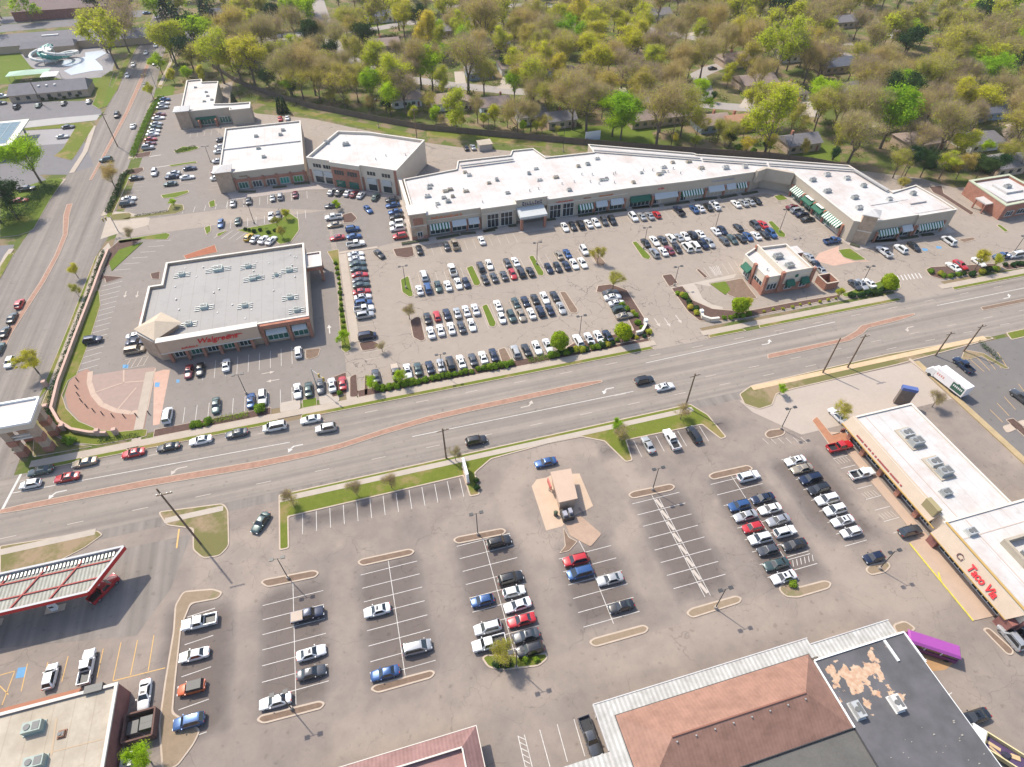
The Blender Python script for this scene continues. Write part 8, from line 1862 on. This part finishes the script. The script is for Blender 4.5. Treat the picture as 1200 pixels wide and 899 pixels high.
def signal(px,py,h,arm,rot,label):
    X,Y = G(px,py); R = thing('traffic_signal',label,'traffic light',(X,Y,0),rot,'traffic signals'); b = MB(); b.tube((0,0,0),(0,0,h),.14,.1,8); put(b,'pole',metal_grey,R); b = MB(); b.tube((0,0,h-.3),(arm,0,h+.2),.08,.05,6); put(b,'mast_arm',metal_grey,R)
    for k in (.6,.95):
        b = MB(); b.box(arm*k-.2,-.2,h-.75,arm*k+.2,.2,h+.35); put(b,'signal_head',mat('signal_yellow',(.35,.25,.05),.6,.05,1),R)
signal(400,457,7.5,-5.5,0,'traffic signal mast reaching over the avenue above the white cars') if 0 else None
signal(372,455,6.5,5,-1.0,'slim signal mast beside the walkway over the avenue')
signal(170,157,7,-4,2.2,'slim signal mast at the upper side street junction') if 0 else None
signal(139,272,5.5,-2.5,.4,'small signal at the west entry corner')
signal(184,97+8,7,-4,.3,'signal mast before the side street median')
# bollards round the plaza
for k in range(11):
    t = k/10; a_ = PI*1.02+t*PI*.5; X,Y = (-56.9+18.2*math.cos(a_)*.95-.5, 129.5+17.5*math.sin(a_)); R = link('bollard',None) if 0 else None
    b = MB(); b.tube((0,0,0),(0,0,1.0),.13,.11,10); b.tube((0,0,1.0),(0,0,1.12),.15,.06,10)
    if k == 0: BM = b.mesh('bollard',metal_dark,True)
    o = link('bollard',BM,None,(X,Y,.05)); tag(o,'dark bollard in the curved line round the pharmacy plaza','bollard','bollards round the plaza')
# bin store behind mall
X,Y = G(568,174); R = thing('bin_store','small pale roofed bin store beside two cars behind the mall','shed',(X,Y,0)); b = MB(); b.box(X-2.6,Y-2.2,0,X+2.6,Y+2.2,2.4); pt(R,'wall',b,mat('grey_block',(.35,.33,.31),.9,.1,.4)); b = MB(); b.box(X-2.8,Y-2.4,2.4,X+2.8,Y+2.4,2.55); pt(R,'roof',b,tan_roof)
# ================================================================ AIR
b = MB(); b.box(-1510,-510,-1,2210,2610,130); hm = bpy.data.materials.new('thin_haze'); hm.use_nodes = True; hn = hm.node_tree; hn.nodes.clear()
ho = hn.nodes.new('ShaderNodeOutputMaterial'); hv = hn.nodes.new('ShaderNodeVolumePrincipled'); hv.inputs['Color'].default_value = (.93,.93,.93,1); hv.inputs['Density'].default_value = HAZE; hv.inputs['Anisotropy'].default_value = .2
hn.links.new(hv.outputs[0], ho.inputs['Volume']); o = put(b,'haze',hm); o['kind'] = 'stuff'
# ================================================================ LIGHT, SKY, CAMERA
W = bpy.data.worlds.new('World'); S.world = W; W.use_nodes = True; nt = W.node_tree
sky = nt.nodes.new('ShaderNodeTexSky'); sky.sky_type = 'NISHITA'; sky.sun_disc = False
AZ = math.radians(326.4); EL = math.radians(52.5)
sky.sun_elevation = EL; sky.sun_rotation = AZ; sky.dust_density = 2.0; sky.altitude = 200
bg = nt.nodes['Background']; bg.inputs[1].default_value = .15; nt.links.new(sky.outputs[0], bg.inputs[0])
sl = bpy.data.lights.new('sun','SUN'); sl.energy = 3.25; sl.angle = math.radians(.7); sl.color = (1,.925,.80)
so = bpy.data.objects.new('sun', sl); COL.objects.link(so)
d = Vector((-math.sin(AZ)*math.cos(EL), -math.cos(AZ)*math.cos(EL), -math.sin(EL))); so.rotation_euler = d.to_track_quat('-Z','Y').to_euler(); so.location = (0,0,200)
cam = bpy.data.cameras.new('camera'); cam.sensor_width = 36; cam.lens = FOC/1200*36; cam.clip_end = 5000; cam.clip_start = .5
co = bpy.data.objects.new('camera', cam); COL.objects.link(co); co.location = (0,0,ALT); co.rotation_euler = (PI/2-PITCH, 0, -YAW); S.camera = co
S.view_settings.view_transform = 'Standard'; S.view_settings.look = 'None'; S.view_settings.gamma = 1; S.view_settings.exposure = .78
S.render.engine = 'CYCLES'; S.cycles.max_bounces = 5; S.cycles.transparent_max_bounces = 4
